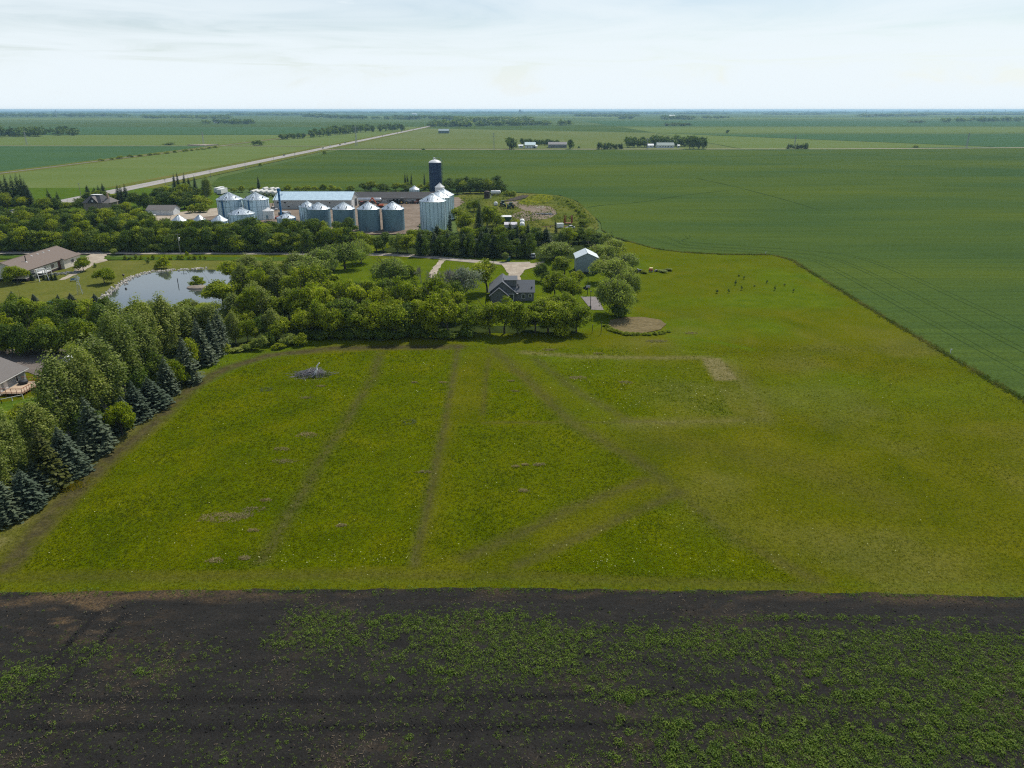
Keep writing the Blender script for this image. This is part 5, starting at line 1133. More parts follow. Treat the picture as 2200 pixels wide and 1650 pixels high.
# grey house in the middle
hx, hy = G(1052, 652)
gh = thing('grey_house', 'grey farmhouse with slate grey roof behind the trees at the top of the meadow', 'house', (hx, hy, 0))
def gable_mesh(o, x, y, L, Wd, h, rise, ax, wm_, rm_, over=.4):
    mb, rb = MB(), MB(); s = rise/(Wd/2)
    if ax == 'y':
        mb.prism([(x, -.1), (x+Wd, -.1), (x+Wd, h), (x+Wd/2, h+rise), (x, h)], 'y', y, y+L)
        rb.slab((x-over, y-over, h-over*s+.05), (x+Wd/2, y-over, h+rise+.05), (x+Wd/2, y+L+over, h+rise+.05), (x-over, y+L+over, h-over*s+.05), .14)
        rb.slab((x+Wd/2, y-over, h+rise+.05), (x+Wd+over, y-over, h-over*s+.05), (x+Wd+over, y+L+over, h-over*s+.05), (x+Wd/2, y+L+over, h+rise+.05), .14)
    else:
        mb.prism([(y, -.1), (y+Wd, -.1), (y+Wd, h), (y+Wd/2, h+rise), (y, h)], 'x', x, x+L)
        rb.slab((x-over, y-over, h-over*s+.05), (x+L+over, y-over, h-over*s+.05), (x+L+over, y+Wd/2, h+rise+.05), (x-over, y+Wd/2, h+rise+.05), .14)
        rb.slab((x+L+over, y+Wd+over, h-over*s+.05), (x-over, y+Wd+over, h-over*s+.05), (x-over, y+Wd/2, h+rise+.05), (x+L+over, y+Wd/2, h+rise+.05), .14)
    mb.build('wall', wm_, o); return rb.build('roof', rm_, o)
gable_mesh(gh, 0, 2.2, 11.5, 7.6, 3.0, 3.1, 'y', M_greysid, M_shblue)
gable_mesh(gh, .3, 0, 3, 5.2, 2.4, 2.2, 'y', M_greysid, M_shblue)
rw = gable_mesh(gh, 7.3, 3.2, 6.2, 9.0, 2.8, 2.6, 'x', M_greysid, M_shblue)
mb = MB(); mb.prism([(4.6, 4.2), (4.6, 6.1), (8.4, 6.5), (8.4, 4.2)], 'x', 4.6, 8.2); dm = mb.build('dormer', M_greysid, gh)
mb = MB(); mb.slab((4.3, 4.2, 6.12), (8.5, 4.2, 6.12), (8.5, 8.6, 6.58), (4.3, 8.6, 6.58), .14); mb.build('dormer_roof', M_shblue, dm)
for xx, zz in ((8.6, 4.6), (8.9, 4.0), (12.9, 3.9)):
    mb = MB(); mb.box((xx, 4.6, zz), (.35, .35, .6)); mb.build('roof_vent', M_dark, gh)
for xx, ww, hh, zz, yy in ((6.5, 1.3, 1.9, .4, 2.17), (10.3, .8, 1.3, .8, 3.17), (12.4, .7, .8, 1.3, 3.17)):
    mb = MB(); mb.box((xx, yy-.03, zz+hh/2), (ww+.3, .1, hh+.3)); f_ = mb.build('window', M_white, gh); mb = MB(); mb.box((xx, yy-.1, zz+hh/2), (ww, .03, hh)); mb.build('pane', M_glass, f_)
mb = MB(); mb.lathe([(.12, 2.4), (.36, 2.5)], (8.4, 2.6, 0), 12); mb.build('satellite_dish', M_white, gh)
# tall grey shed
sx0, sy0 = G(1238, 588)
sh = gable('tall_shed', 'tall blue grey metal shed with pale roof among the willows', 'shed', sx0+7.6, sy0, math.pi/2, 9, 7.6, 5.6, 1.7, M_blueshed, M_roofwhite, .4, trim_m=M_white)
mb = MB(); mb.box((4.5, 3.8, .3), (9.12, 7.72, .6)); mb.build('dark_base', M_dark, sh)

# machine shed and the dark barn
mx0, my0 = G(590, 449)
ms = gable('machine_shed', 'long machine shed with pale blue metal roof behind the bins', 'shed', mx0, my0, 0, 45.5, 21, 5.2, 3.6, M_shed, M_roofblue, .5,
    windows=[('f', 2.5, 3.2, 1.6, .9), ('f', 6.6, 3.2, 1.6, .9), ('f', 8.5, .9, 1.4, .9), ('f', 14.4, .9, 1.4, .9), ('f', 33, 3.2, 1.2, .8)], doors=[('r', 5.2, .05, 5.0, 4.2), ('f', 23, .05, 1.4, 2.2)], ribs=1.5)
mb = MB(); mb.box((45.53, 14.2, 2.3), (.08, 5.4, 4.6)); mb.build('dark_doorway_panel', M_dark, ms)  # solid dark panel; its colour stands for the shade inside the doorway
bx0, by0 = G(730, 436.5)
barn = gable('long_barn', 'long low barn with dark roof and white wall behind the yard', 'barn', bx0, by0, 0, 62, 15, 3.0, 3.0, mat('whitewash', (.52, .52, .50, 1), .15, 1, .8), M_shdark, .6,
    windows=[('f', 25+i*5.2, 1.0, 1.3, .8) for i in range(7)], doors=[('f', 36, .05, 3.2, 2.4, M_trim), ('f', 50, .05, 3.0, 2.3, M_redbrown)], trim_m=M_trim)
# white garage with four doors, old farmhouse
gx0, gy0 = G(317, 462.5)
wg = gable('white_garage', 'white four door garage with grey roof left of the bins', 'garage', gx0, gy0, 0, 14.6, 8.5, 3.0, 1.9, mat('white_siding', (.62, .64, .65, 1), .06, 1, .7), M_shgrey, .5, doors=[('f', 2.1+3.5*i, .05, 2.9, 2.3) for i in range(4)])
fx0, fy0 = G(183, 458); fh = thing('old_farmhouse', 'old buff stone farmhouse with steep dark roof and flat white top', 'house', (fx0, fy0, 0))
mb = MB(); mb.box((7, 5.5, 2.8), (14, 11, 5.6)); mb.build('wall', M_stone, fh)
mb = MB(); b_ = [(-.7, -.7), (11, -.7), (11, 11.7), (-.7, 11.7)]; t_ = [(3.2, 3.8), (8, 3.8), (8, 7.2), (3.2, 7.2)]
mb.add([(x, y, 5.62) for x, y in b_]+[(x, y, 9.6) for x, y in t_], [(0, 1, 5, 4), (1, 2, 6, 5), (2, 3, 7, 6), (3, 0, 4, 7), (3, 2, 1, 0)]); mb.build('roof', mat('dark_slate_roof', (.055, .055, .062, 1), .2, 2, .8), fh)
mb = MB(); mb.box((5.6, 5.5, 9.68), (5.2, 3.8, .2)); mb.build('roof_deck', M_white, fh)
mb = MB(); b_ = [(11.05, .5), (15.2, .5), (15.2, 10.5), (11.05, 10.5)]; mb.add([(x, y, 5.64) for x, y in b_]+[(11.05, 5.5, 8.9), (12.6, 5.5, 8.6)], [(0, 1, 5, 4), (1, 2, 5), (2, 3, 4, 5), (3, 0, 4), (3, 2, 1, 0)]); mb.build('side_roof', M_shgrey, fh)
mb = MB(); mb.prism([(3.4, 5.7), (8.2, 5.7), (5.8, 8.7)], 'y', -.5, 4); dm = mb.build('dormer', M_shdark, fh)
mb = MB(); mb.slab((2.9, -.75, 5.75), (5.8, -.75, 9.1), (5.8, 4, 9.1), (2.9, 4, 5.75), .15); mb.slab((5.8, -.75, 9.1), (8.7, -.75, 5.75), (8.7, 4, 5.75), (5.8, 4, 9.1), .15); mb.build('dormer_roof', M_shgrey, dm)
mb = MB(); mb.box((5.8, -.56, 6.8), (.8, .1, .9)); mb.build('window', M_white, dm)
mb = MB(); mb.box((12.2, 4.4, 8.2), (.9, .9, 4.6)); mb.build('chimney', mat('buff_brick', (.33, .24, .15, 1), .2, 3, .9), fh)
# two white site trailers
for i, (px, py) in enumerate([(455, 414.5), (461, 417.5)]):
    x, y = G(px, py); t = thing('white_container', ['white storage container behind its twin near the highway', 'nearer white storage container left of the bins'][i], 'container', (x, y, 0), 0)
    mb = MB(); mb.box((3.3, 6, 1.75), (3.0, 12, 2.9)); mb.build('box', M_white, t); mb = MB(); mb.box((3.3, 6, 3.24), (3.12, 12.1, .1)); mb.build('roof', M_white, t)
    for s in (-.75, .75): mb = MB(); mb.box((3.3+s, -.04, 1.75), (1.35, .06, 2.6)); mb.build('door', mat('container_door', (.60, .61, .62, 1)), t)
    mb = MB(); mb.box((3.3, 6, .15), (2.6, 11.6, .3)); mb.build('skid', M_dark, t)

def letters(word, Rr, z, size, a_mid, m):
    """capital letters standing a hair proud of a curved wall"""
    vs, fs = [], []; adv = size*.92/Rr
    for i, chx in enumerate(word):
        cu = bpy.data.curves.new('letter', 'FONT'); cu.body = chx; cu.size = size*1.25; cu.align_x = 'CENTER'; cu.extrude = .02; cu.offset = .02; cu.resolution_u = 1
        o = bpy.data.objects.new('letter', cu); COL.objects.link(o); dg = bpy.context.evaluated_depsgraph_get(); me = o.evaluated_get(dg).to_mesh()
        a = a_mid + (i-(len(word)-1)/2)*adv; b = len(vs)
        for v in me.vertices:
            aa = a + v.co.x/Rr; r = Rr+.07+v.co.z
            vs.append((r*math.sin(aa), -r*math.cos(aa), z+v.co.y))
        fs += [tuple(q+b for q in p.vertices) for p in me.polygons]
        o.evaluated_get(dg).to_mesh_clear(); bpy.data.objects.remove(o); bpy.data.curves.remove(cu)
    me = bpy.data.meshes.new('lettering'); me.from_pydata(vs, [], fs); me.materials.append(m); return me

def grain_bin(label, bx, by, wpx, eave, peak, wall_m=None, stiff=18, group='grain bins of the farmyard', name='grain_bin', vents=5, word=None, dark_ladder=None, roof_m=None, girts=1, hopper=False, spout=False):
    xf, yf = G(bx, by); Rr = wpx*mpp(bx, by)/2*.985
    h = hgt(yf, eave); yc = yf+Rr; top = hgt(yc, peak); wall_m = wall_m or M_galv; roof_m = roof_m or M_galvroof
    xc = xf*yc/yf if abs(xf) < 30 else xf*(1+Rr/yf*.9)
    o = thing(name, label, 'grain bin', (xc, yc, 0), 0, group)
    z0 = h*.28 if hopper else 0
    mb = MB(); ring = max(4, int((h-z0)/1.1)); prof = []
    for i in range(ring):
        za, zb = z0+(h-z0)*i/ring, z0+(h-z0)*(i+1)/ring
        prof += [(Rr, za), (Rr, zb-.06), (Rr-.03, zb-.05), (Rr-.03, zb)]
    mb.lathe(prof, n=48); mb.build('wall', wall_m, o, smooth=True)
    if hopper:
        mb = MB(); mb.lathe([(.35, .8), (Rr, z0)], n=32); mb.build('hopper', wall_m, o, smooth=True)
        for k in range(6): a = k*1.047; mb = MB(); mb.tube((Rr*.9*math.cos(a), Rr*.9*math.sin(a), 0), (Rr*.98*math.cos(a), Rr*.98*math.sin(a), z0), .09, n=6); mb.build('leg', wall_m, o)
    rh = max(.8, top-h); cap_r = max(.45, Rr*.12)
    mb = MB(); mb.lathe([(Rr+.22, h-.08), (Rr+.22, h+.03), (cap_r, h+rh*.92)], n=48); roof = mb.build('roof', roof_m, o, smooth=True)
    rb = MB(); nr = 22
    for k in range(nr):
        a = 2*math.pi*k/nr; c, s = math.cos(a), math.sin(a)
        rb.tube((c*(Rr+.2), s*(Rr+.2), h+.05), (c*cap_r, s*cap_r, h+rh*.92+.03), .07, .045, 4)
    rb.build('roof_ribs', roof_m, roof, kind='stuff')
    mb = MB(); mb.lathe([(cap_r*1.15, h+rh*.9), (cap_r*1.15, h+rh*.97), (.1, h+rh+.08)], n=20); mb.build('cap', roof_m, roof)
    if stiff:
        st = MB()
        for k in range(stiff):
            a = 2*math.pi*(k+.5)/stiff; st.box((math.cos(a)*(Rr+.04), math.sin(a)*(Rr+.04), z0+(h-z0)/2), (.14, .11, (h-z0)*.995), a)
        st.build('stiffeners', M_rib, o, kind='stuff')
        for g in range(girts):
            mb = MB(); zz = h*(.66-.3*g); mb.lathe([(Rr+.12, zz), (Rr+.12, zz+.14)], n=48); mb.build('wind_ring', M_rib, o)
    for k in range(vents):
        a = -math.pi/2 + (k-(vents-1)/2)*.95+.1; rr = Rr*.80
        mb = MB(); zb = h+rh*.92*(1-(rr-cap_r)/(Rr-cap_r)); mb.tube((math.cos(a)*rr, math.sin(a)*rr, zb-.05), (math.cos(a)*rr, math.sin(a)*rr, zb+.5), .22, n=8); vt = mb.build('roof_vent', M_rib, roof)
        mb = MB(); mb.tube((math.cos(a)*rr, math.sin(a)*rr, zb+.5), (math.cos(a)*(rr+.25), math.sin(a)*(rr+.25), zb+.62), .30, n=8); mb.build('hood', M_dark, vt)
    if dark_ladder is not None:
        a = dark_ladder; mb = MB(); c, s = math.sin(a), -math.cos(a)
        for d in (-.28, .28): mb.tube((c*(Rr+.35)-s*d, s*(Rr+.35)+c*d, .3), (c*(Rr+.35)-s*d, s*(Rr+.35)+c*d, h+.4), .05, n=4)
        for q in range(int(h/.5)): mb.tube((c*(Rr+.35)-s*.28, s*(Rr+.35)+c*.28, .5+q*.5), (c*(Rr+.35)+s*.28, s*(Rr+.35)-c*.28, .5+q*.5), .03, n=4)
        mb.box((c*(Rr+.18), s*(Rr+.18), h/2), (.5, .14, h*.98), a); mb.build('ladder', M_elev if wall_m is M_galv else M_rib, o)
        mb = MB(); mb.tube((c*(Rr), s*(Rr), h+.2), (c*cap_r, s*cap_r, h+rh*.92+.12), .11, n=5); mb.build('roof_ladder', M_rib, roof)
    if spout:
        mb = MB(); mb.tube((-Rr*.98, -Rr*.6, h*.95), (Rr*.25, -Rr*1.15, h*.05), .13, n=6); mb.build('unloading_auger', M_rib, o)
    mb = MB(); mb.box((.0, -(Rr+.03), z0+1.2), (1.0, .12, 1.7)); mb.build('door', M_rib, o)
    if word: link('lettering', letters(word[0], Rr, h*word[1], word[2], word[3], M_dark), o)
    return o
grain_bin('large ribbed grain bin with dark lettering, left of its equal twin', 498, 474, 54, 430.5, 413, word=('WESTEEL', .90, .95, -.12), dark_ladder=-.22)
grain_bin('large ribbed grain bin right of the lettered one, behind the white hopper bin', 554.5, 474, 54, 430.5, 413, word=('WESTEEL', .90, .55, -.15), dark_ladder=-.28)
grain_bin('short wide ribbed bin in front of the two large left bins', 521.5, 487, 55, 462, 446, girts=0)
grain_bin('small white hopper bin at the foot of the blue elevator', 579, 478, 23.5, 454, 446, M_white, 0, vents=0, hopper=True, roof_m=M_white)
for i, (bx, by, w) in enumerate([(387, 492, 30), (431, 492, 28), (474, 494, 34)]):
    grain_bin('%s of three low hopper bins showing only their cone roofs behind the shelterbelt' % ['left', 'middle', 'right'][i], bx, by, w, 476, 461.5, M_galv, 12, vents=0, girts=0)
grain_bin('low bin with flat cone roof right of the blue elevator behind the shelterbelt', 617, 491, 40, 470, 457.5, M_galv, 14, vents=2, girts=0)
grain_bin('ribbed bin partly hidden behind the left dark bin', 664, 487, 36, 446, 431.5, M_galv, 20, girts=0, vents=3)
for i, (bx, by, w, e, p) in enumerate([(688, 491, 49, 451, 434.5), (741.5, 496, 48.5, 451, 434), (794.5, 498, 48, 451, 433.5), (846.5, 497, 48, 451, 433)]):
    grain_bin('%s of the four dark blue grey bins in a row' % ['leftmost', 'second from the left', 'third from the left', 'rightmost'][i], bx, by, w, e, p, M_zinc, 0, vents=4, spout=(i == 3))
grain_bin('big ribbed bin nearest to us in the line of large bins right of the yard', 932, 498, 57, 434.5, 415.5, stiff=20, girts=0, vents=4)
grain_bin('big ribbed bin second in the line right of the yard', 945, 484, 49, 426, 409.5, stiff=18, girts=0, vents=4)
grain_bin('big ribbed bin third in the line right of the yard', 954, 473, 46, 420.5, 405, stiff=18, girts=0, vents=4)
grain_bin('small white bin standing between the blue silo and the big bins', 945.5, 428, 20.5, 403, 393, M_white, 0, vents=0, roof_m=M_white)
grain_bin('low bin showing only its cone roof behind the dark barn', 891, 424, 22, 407.5, 399, M_galv, 12, vents=0, girts=0)
# blue silo
x, y = G(935.5, 416); Rr = 27*mpp(935, 416)/2; h = hgt(y, 350); o = thing('blue_silo', 'tall dark blue enamel silo with white domed top', 'silo', (x, y+Rr, 0))
prof = []; nR = 13
for i in range(nR): prof += [(Rr, h*i/nR), (Rr, h*(i+1)/nR-.1), (Rr-.05, h*(i+1)/nR-.08), (Rr-.05, h*(i+1)/nR)]
mb = MB(); mb.lathe(prof, n=40); mb.build('wall', M_bluesteel, o, smooth=True)
for k in range(1, 5): mb = MB(); mb.lathe([(Rr+.06, h*(.16+.19*k)), (Rr+.06, h*(.16+.19*k)+.14)], n=40); mb.build('seam_band', mat('faded_blue_seam', (.09, .13, .19, 1)), o)
mb = MB(); mb.lathe([(Rr+.1, h), (Rr*.85, h+.9), (Rr*.45, h+1.7), (.3, h+2.1)], n=40); mb.build('roof', M_white, o, smooth=True)
mb = MB(); mb.lathe([(.5, h+2.0), (.5, h+3.2), (.2, h+3.5)], (-.6, 0, 0), 12); mb.tube((.6, 0, h+1.8), (.6, 0, h+3.2), .2, n=8); mb.build('breather', M_alu, o)
mb = MB(); a = .5
for d in (-.4, .4): mb.tube((Rr+.5, d, 0), (Rr+.5, d, h+1.2), .07, n=4)
for q in range(24): mb.lathe([(.65, h*q/24+2), (.65, h*q/24+2.1)], (Rr+.55, 0, 0), 8, cap0=False, cap1=False)
mb.build('caged_ladder', mat('green_grey_steel', (.10, .16, .14, 1)), o)
mb = MB(); mb.tube((.5, 0, h+3.0), (Rr*.9, 0, h+3.1), .12, n=5); mb.tube((Rr*.9, 0, h+3.1), (Rr+.6, 0, h+.5), .12, n=5); mb.build('filler_pipe', M_rib, o)
# blue bucket elevator
x, y = G(606, 478); h = hgt(y, 408.5); o = thing('bucket_elevator', 'bright blue bucket elevator leg rising beside the machine shed', 'elevator', (x, y, 0))
mb = MB(); mb.box((0, 0, h/2), (.85, .9, h)); mb.build('leg', M_elev, o); mb = MB(); mb.box((.1, 0, h+.2), (1.6, 1.1, 1.3)); mb.build('head', M_elev, o)
mb = MB(); mb.box((.7, 0, h-2.4), (1.9, 1.5, .2)); mb.tube((1.6, -.7, h-2.3), (1.6, -.7, h-1.3), .05, n=4); mb.tube((1.6, .7, h-2.3), (1.6, .7, h-1.3), .05, n=4); mb.build('platform', M_elev, o)
mb = MB(); mb.box((0, 0, .6), (1.6, 1.6, 1.2)); mb.build('boot', M_elev, o)
xb, yb = G(581, 470); mb = MB(); mb.tube((-.5, 0, h-.6), (xb-x+1.2, yb-y, hgt(yb, 446.5)), .14, n=6); mb.build('spout', M_dark, o)
# ------------------------------------------------------------------ vehicles and machines
def wheel(t, x, y, r, w=.25, ax='y', hub=M_alu):
    mb = MB(); a, b = ((x, y-w/2, r), (x, y+w/2, r)) if ax == 'y' else ((x-w/2, y, r), (x+w/2, y, r))
    mb.tube(a, b, r, n=14); o = mb.build('wheel', M_tyre, t)
    mb = MB(); e = .02; a, b = ((x, y-w/2-e, r), (x, y+w/2+e, r)) if ax == 'y' else ((x-w/2-e, y, r), (x+w/2+e, y, r))
    mb.tube(a, b, r*.5, n=10); mb.build('rim', hub, o); return o
M_body = {'white': mat('white_car_paint', (.70, .71, .72, 1), .03, 1, .3, spec=.5), 'grey': mat('grey_car_paint', (.17, .18, .19, 1), .05, 1, .3, spec=.5), 'dark': mat('dark_car_paint', (.03, .035, .045, 1), .1, 1, .3, spec=.5), 'red': mat('red_car_paint', (.28, .03, .025, 1), .1, 1, .3), 'silver': mat('silver_car_paint', (.42, .43, .44, 1), .05, 1, .3)}
def car(label, x, y, rz, col='white', style='suv', group=None, name=None):
    L = {'suv': 4.7, 'pickup': 5.8, 'sedan': 4.6}[style]; H = {'suv': 1.72, 'pickup': 1.9, 'sedan': 1.45}[style]; wd = .92
    t = thing(name or {'suv': 'parked_car', 'pickup': 'pickup_truck', 'sedan': 'car'}[style], label, 'pickup' if style == 'pickup' else 'car', (x, y, .05), rz, group)
    m = M_body[col]; b = H*.56; pr = [(-L/2, .35), (L/2, .35), (L/2, b*.92), (L/2-.9*(L/4.7), b*1.02)]
    if style == 'pickup': pr += [(L/2-1.5, b), (-L/2, b)]
    else: pr += [(-L/2, b)]
    mb = MB(); mb.prism(pr, 'y', -wd, wd); mb.build('body', m, t)
    if style == 'suv': cab = [(-L/2+.05, b), (L/2-1.25, b), (L/2-2.0, H), (-L/2+.35, H)]
    elif style == 'pickup': cab = [(-.7, b), (L/2-1.4, b), (L/2-2.1, H), (-.45, H)]
    else: cab = [(-L/2+.6, b), (L/2-1.2, b), (L/2-2.0, H), (-L/2+1.3, H)]
    mb = MB(); mb.prism(cab, 'y', -wd*.88, wd*.88); c = mb.build('cabin', M_glass, t)
    zz = H; xs_ = [p[0] for p in cab[2:]]; mb = MB(); mb.box(((xs_[0]+xs_[1])/2, 0, H+.03), (abs(xs_[0]-xs_[1])+.1, wd*1.72, .07)); mb.build('roof', m, c)
    if style == 'pickup': mb = MB(); mb.box((-L/2+1.05, 0, b+.02), (1.9, wd*1.6, .05)); mb.build('bed_liner', M_dark, t)
    for xx in (-L*.30, L*.31):
        for yy in (-wd+.08, wd-.08): wheel(t, xx, yy, .36, .24)
    for yy in (-.6, .6):
        mb = MB(); mb.box((-L/2-.01, yy, b*.8), (.05, .35, .2)); mb.build('tail_light', M_red, t)
        mb = MB(); mb.box((L/2+.01, yy, b*.75), (.05, .4, .2)); mb.build('headlight', M_white, t)
    mb = MB(); mb.box((-L/2-.04, 0, .5), (.12, wd*1.9, .22)); mb.build('bumper', M_dark, t)
    return t
def at(px, py): return G(px, py)
car('white suv parked at the end of the farm road below the spruces', *at(1145, 554), math.pi/2, 'white', 'suv')
car('white pickup parked in front of the white four door garage', *at(322, 465), .25, 'white', 'pickup')
car('white pickup parked at the corner of the machine shed', *at(586, 452), .6, 'white', 'pickup')
# highway traffic
for i, (px, py, col, st, lane) in enumerate([(622, 334.5, 'dark', 'sedan', -3.4), (694, 319.5, 'white', 'pickup', 3.4), (718, 314.5, 'white', 'suv', -3.4), (729, 312, 'grey', 'pickup', 3.4), (749, 308, 'dark', 'suv', -3.4), (817, 293, 'white', 'suv', 3.4), (850, 286.5, 'dark', 'suv', 3.4), (866, 283.5, 'silver', 'suv', -3.4), (883, 279.5, 'dark', 'pickup', 3.4), (904, 275.2, 'white', 'suv', -3.4)]):
    x, y = G(px, py); car('%s %s driving on the highway, %s counted from the near end' % (col, {'sedan': 'car', 'suv': 'car', 'pickup': 'pickup'}[st], ordinal(i+1)), -288 + lane, y, math.pi/2 if lane > 0 else -math.pi/2, col, st, 'traffic on the highway', 'highway_pickup' if st == 'pickup' else 'highway_car')
def tanker(label, x, y, rz, m, group=None, L=11.5, name='tank_trailer'):
    t = thing(name, label, 'tank trailer', (x, y, 0), rz, group)
    mb = MB(); n = 16; vs = []
    for xx, r in ((0, .55), (.35, 1.15), (.6, 1.25), (L-.6, 1.25), (L-.35, 1.15), (L, .55)):
        for k in range(n): a = 2*math.pi*k/n; vs.append((xx, r*math.cos(a), 2.2+r*math.sin(a)))
    fs = [(j*n+k, (j+1)*n+k, (j+1)*n+(k+1) % n, j*n+(k+1) % n) for j in range(5) for k in range(n)] + [tuple(range(n-1, -1, -1)), tuple(range(5*n, 6*n))]
    mb.add(vs, fs); mb.build('tank', m, t, smooth=True)
    mb = MB(); mb.box((L*.5, 0, .95), (L*.9, .8, .25)); mb.build('chassis', M_dark, t)
    for xx in (L*.08, L*.19):
        for yy in (-1, 1): wheel(t, xx, yy, .5, .35)
    mb = MB(); mb.box((L*.8, 0, .5), (.2, 1.2, 1.0)); mb.build('landing_gear', M_dark, t)
    mb = MB(); mb.tube((L*.45, 0, 3.4), (L*.45, 0, 3.65), .35, n=10); mb.build('hatch', m, t)
    return t
M_tank = mat('white_tank_paint', (.56, .55, .50, 1), .08, .6, .4)
for i, (px, py) in enumerate([(541, 420), (551, 420.5), (562, 421), (574, 421.5), (587, 422.5)]):
    tanker('%s white tank trailer from the left in the front line behind the large bins' % ordinal(i+1), *at(px, py), math.pi/2-.06, M_tank, 'white tank trailers')
for i, (px, py) in enumerate([(566, 414), (580, 414.5), (590, 415)]): tanker('%s white tank trailer from the left in the back line behind the large bins' % ordinal(i+1), *at(px, py), math.pi/2-.06, M_tank, 'white tank trailers', 8)
tanker('long silver tank trailer parked in front of the dark barn', *at(769, 437), 0.02, M_alu, None, 15)
tanker('white horizontal tank lying by the dark grove', *at(1054, 420), 0, M_white, None, 7, 'storage_tank'); tanker('white tank trailer nose on in the equipment yard, nearer one', *at(1122, 494), math.pi/2, M_white, 'white nose on tanks', 5); tanker('white tank trailer nose on in the equipment yard, farther one', *at(1122, 487), math.pi/2, M_white, 'white nose on tanks', 5)
def tractor(label, x, y, rz, m, s=1.0, dual=False, group=None):
    t = thing('tractor', label, 'tractor', (x, y, 0), rz, group); t.scale = (s, s, s)
    mb = MB(); mb.prism([(.4, 1.0), (2.7, 1.0), (2.7, 1.75), (2.4, 1.95), (.4, 2.05)], 'y', -.45, .45); mb.build('hood', m, t)
    mb = MB(); mb.prism([(-1.2, 1.3), (.5, 1.3), (.4, 2.9), (-1.1, 2.9)], 'y', -.8, .8); c = mb.build('cab', M_glass, t); mb = MB(); mb.box((-.35, 0, 2.97), (1.8, 1.8, .15)); mb.build('roof', m, c)
    for yy in (-1, 1): wheel(t, -.6, yy, .95, .5, hub=M_yellow_p); wheel(t, 2.0, yy*.95, .65, .4, hub=M_yellow_p)
    if dual:
        for yy in (-1.6, 1.6): wheel(t, -.6, yy, .95, .5, hub=M_yellow_p)
    mb = MB(); mb.tube((1.2, .3, 2.0), (1.2, .3, 2.9), .06, n=6); mb.build('exhaust', M_dark, t); mb = MB(); mb.box((-.8, 0, 1.2), (1.2, 2.4, .12)); mb.build('fender', m, t); return t
tractor('dark green tractor parked in the equipment yard, left of two', *at(1080, 444), -1.3, M_green, 1.15, group='green tractors in the equipment yard'); tractor('dark green tractor with wide wheels, right of two in the equipment yard', *at(1097, 448), -1.9, M_green, 1.15, True, 'green tractors in the equipment yard')
tractor('grey tractor with big wheels parked before the dark barn', *at(866, 438), 0, mat('dull_grey_paint', (.14, .15, .15, 1)), 1.2); tractor('red tractor parked among machines beside the machine shed door', *at(779, 444), .8, M_red, 1.0)
# hopper wagon wheels in front of the barn
for i, px in enumerate([842, 850, 857]):
    t = thing('farm_wagon', '%s dark farm wagon with pale wheels from the left before the barn' % ordinal(i+1), 'wagon', (*at(px, 438), 0), 0, 'dark farm wagons before the barn')
    mb = MB(); mb.prism([(-1.2, 1.1), (1.2, 1.1), (1.7, 2.6), (-1.7, 2.6)], 'y', 0, 3); mb.build('box', M_dark, t); mb = MB(); mb.box((0, 1.5, .9), (.3, 4, .2)); mb.build('chassis', M_dark, t)
    for xx in (-1, 1): wheel(t, xx, -.1, .75, .4); wheel(t, xx, 2.8, .75, .4)
for i, (px, m_, n_) in enumerate([(884, M_trim, 'brown'), (892, M_redbrown, 'rust red'), (903, M_dark, 'black')]):
    t = thing('farm_implement', '%s farm implement on wheels parked along the barn wall' % n_, 'implement', (*at(px, 438), 0), 0)
    mb = MB(); mb.box((0, 0, 1.0), (3.4, 1.6, .9)); mb.build('frame', m_, t); mb = MB(); mb.tube((-1.7, 0, 1.2), (1.7, .4, 2.2), .12, n=6); mb.build('tube', m_, t)
    for xx in (-1.1, 1.1): wheel(t, xx, -.9, .5, .3)
# orange excavator
t = thing('excavator', 'orange red excavator with raised boom parked in the dirt yard', 'excavator', (*at(816, 446), 0), math.pi)
for yy in (-1.1, 1.1): mb = MB(); mb.prism([(-2.0, .25), (-1.6, 0), (1.6, 0), (2.0, .25), (2.0, .7), (1.6, .95), (-1.6, .95), (-2.0, .7)], 'y', yy-.3, yy+.3); mb.build('track', M_tyre, t)
mb = MB(); mb.prism([(-2.2, 1.05), (1.6, 1.05), (1.6, 1.7), (.2, 2.0), (-2.2, 2.1)], 'y', -1.25, 1.25); mb.build('body', M_orange, t)
mb = MB(); mb.box((.9, .75, 2.2), (1.5, .95, 1.5)); mb.build('cab', M_glass, t)
mb = MB(); mb.prism([(1.2, 1.7), (1.6, 1.6), (4.4, 5.4), (4.1, 5.9), (3.6, 5.7)], 'y', -.35, .2); mb.build('boom', M_orange, t)
mb = MB(); mb.prism([(3.8, 5.7), (4.5, 5.9), (6.6, 2.9), (6.2, 2.7)], 'y', -.3, .15); mb.build('stick', M_orange, t); mb = MB(); mb.prism([(6.1, 2.8), (6.9, 2.9), (7.0, 1.9), (6.2, 1.6), (5.7, 2.1)], 'y', -.6, .4); mb.build('bucket', M_dark, t)
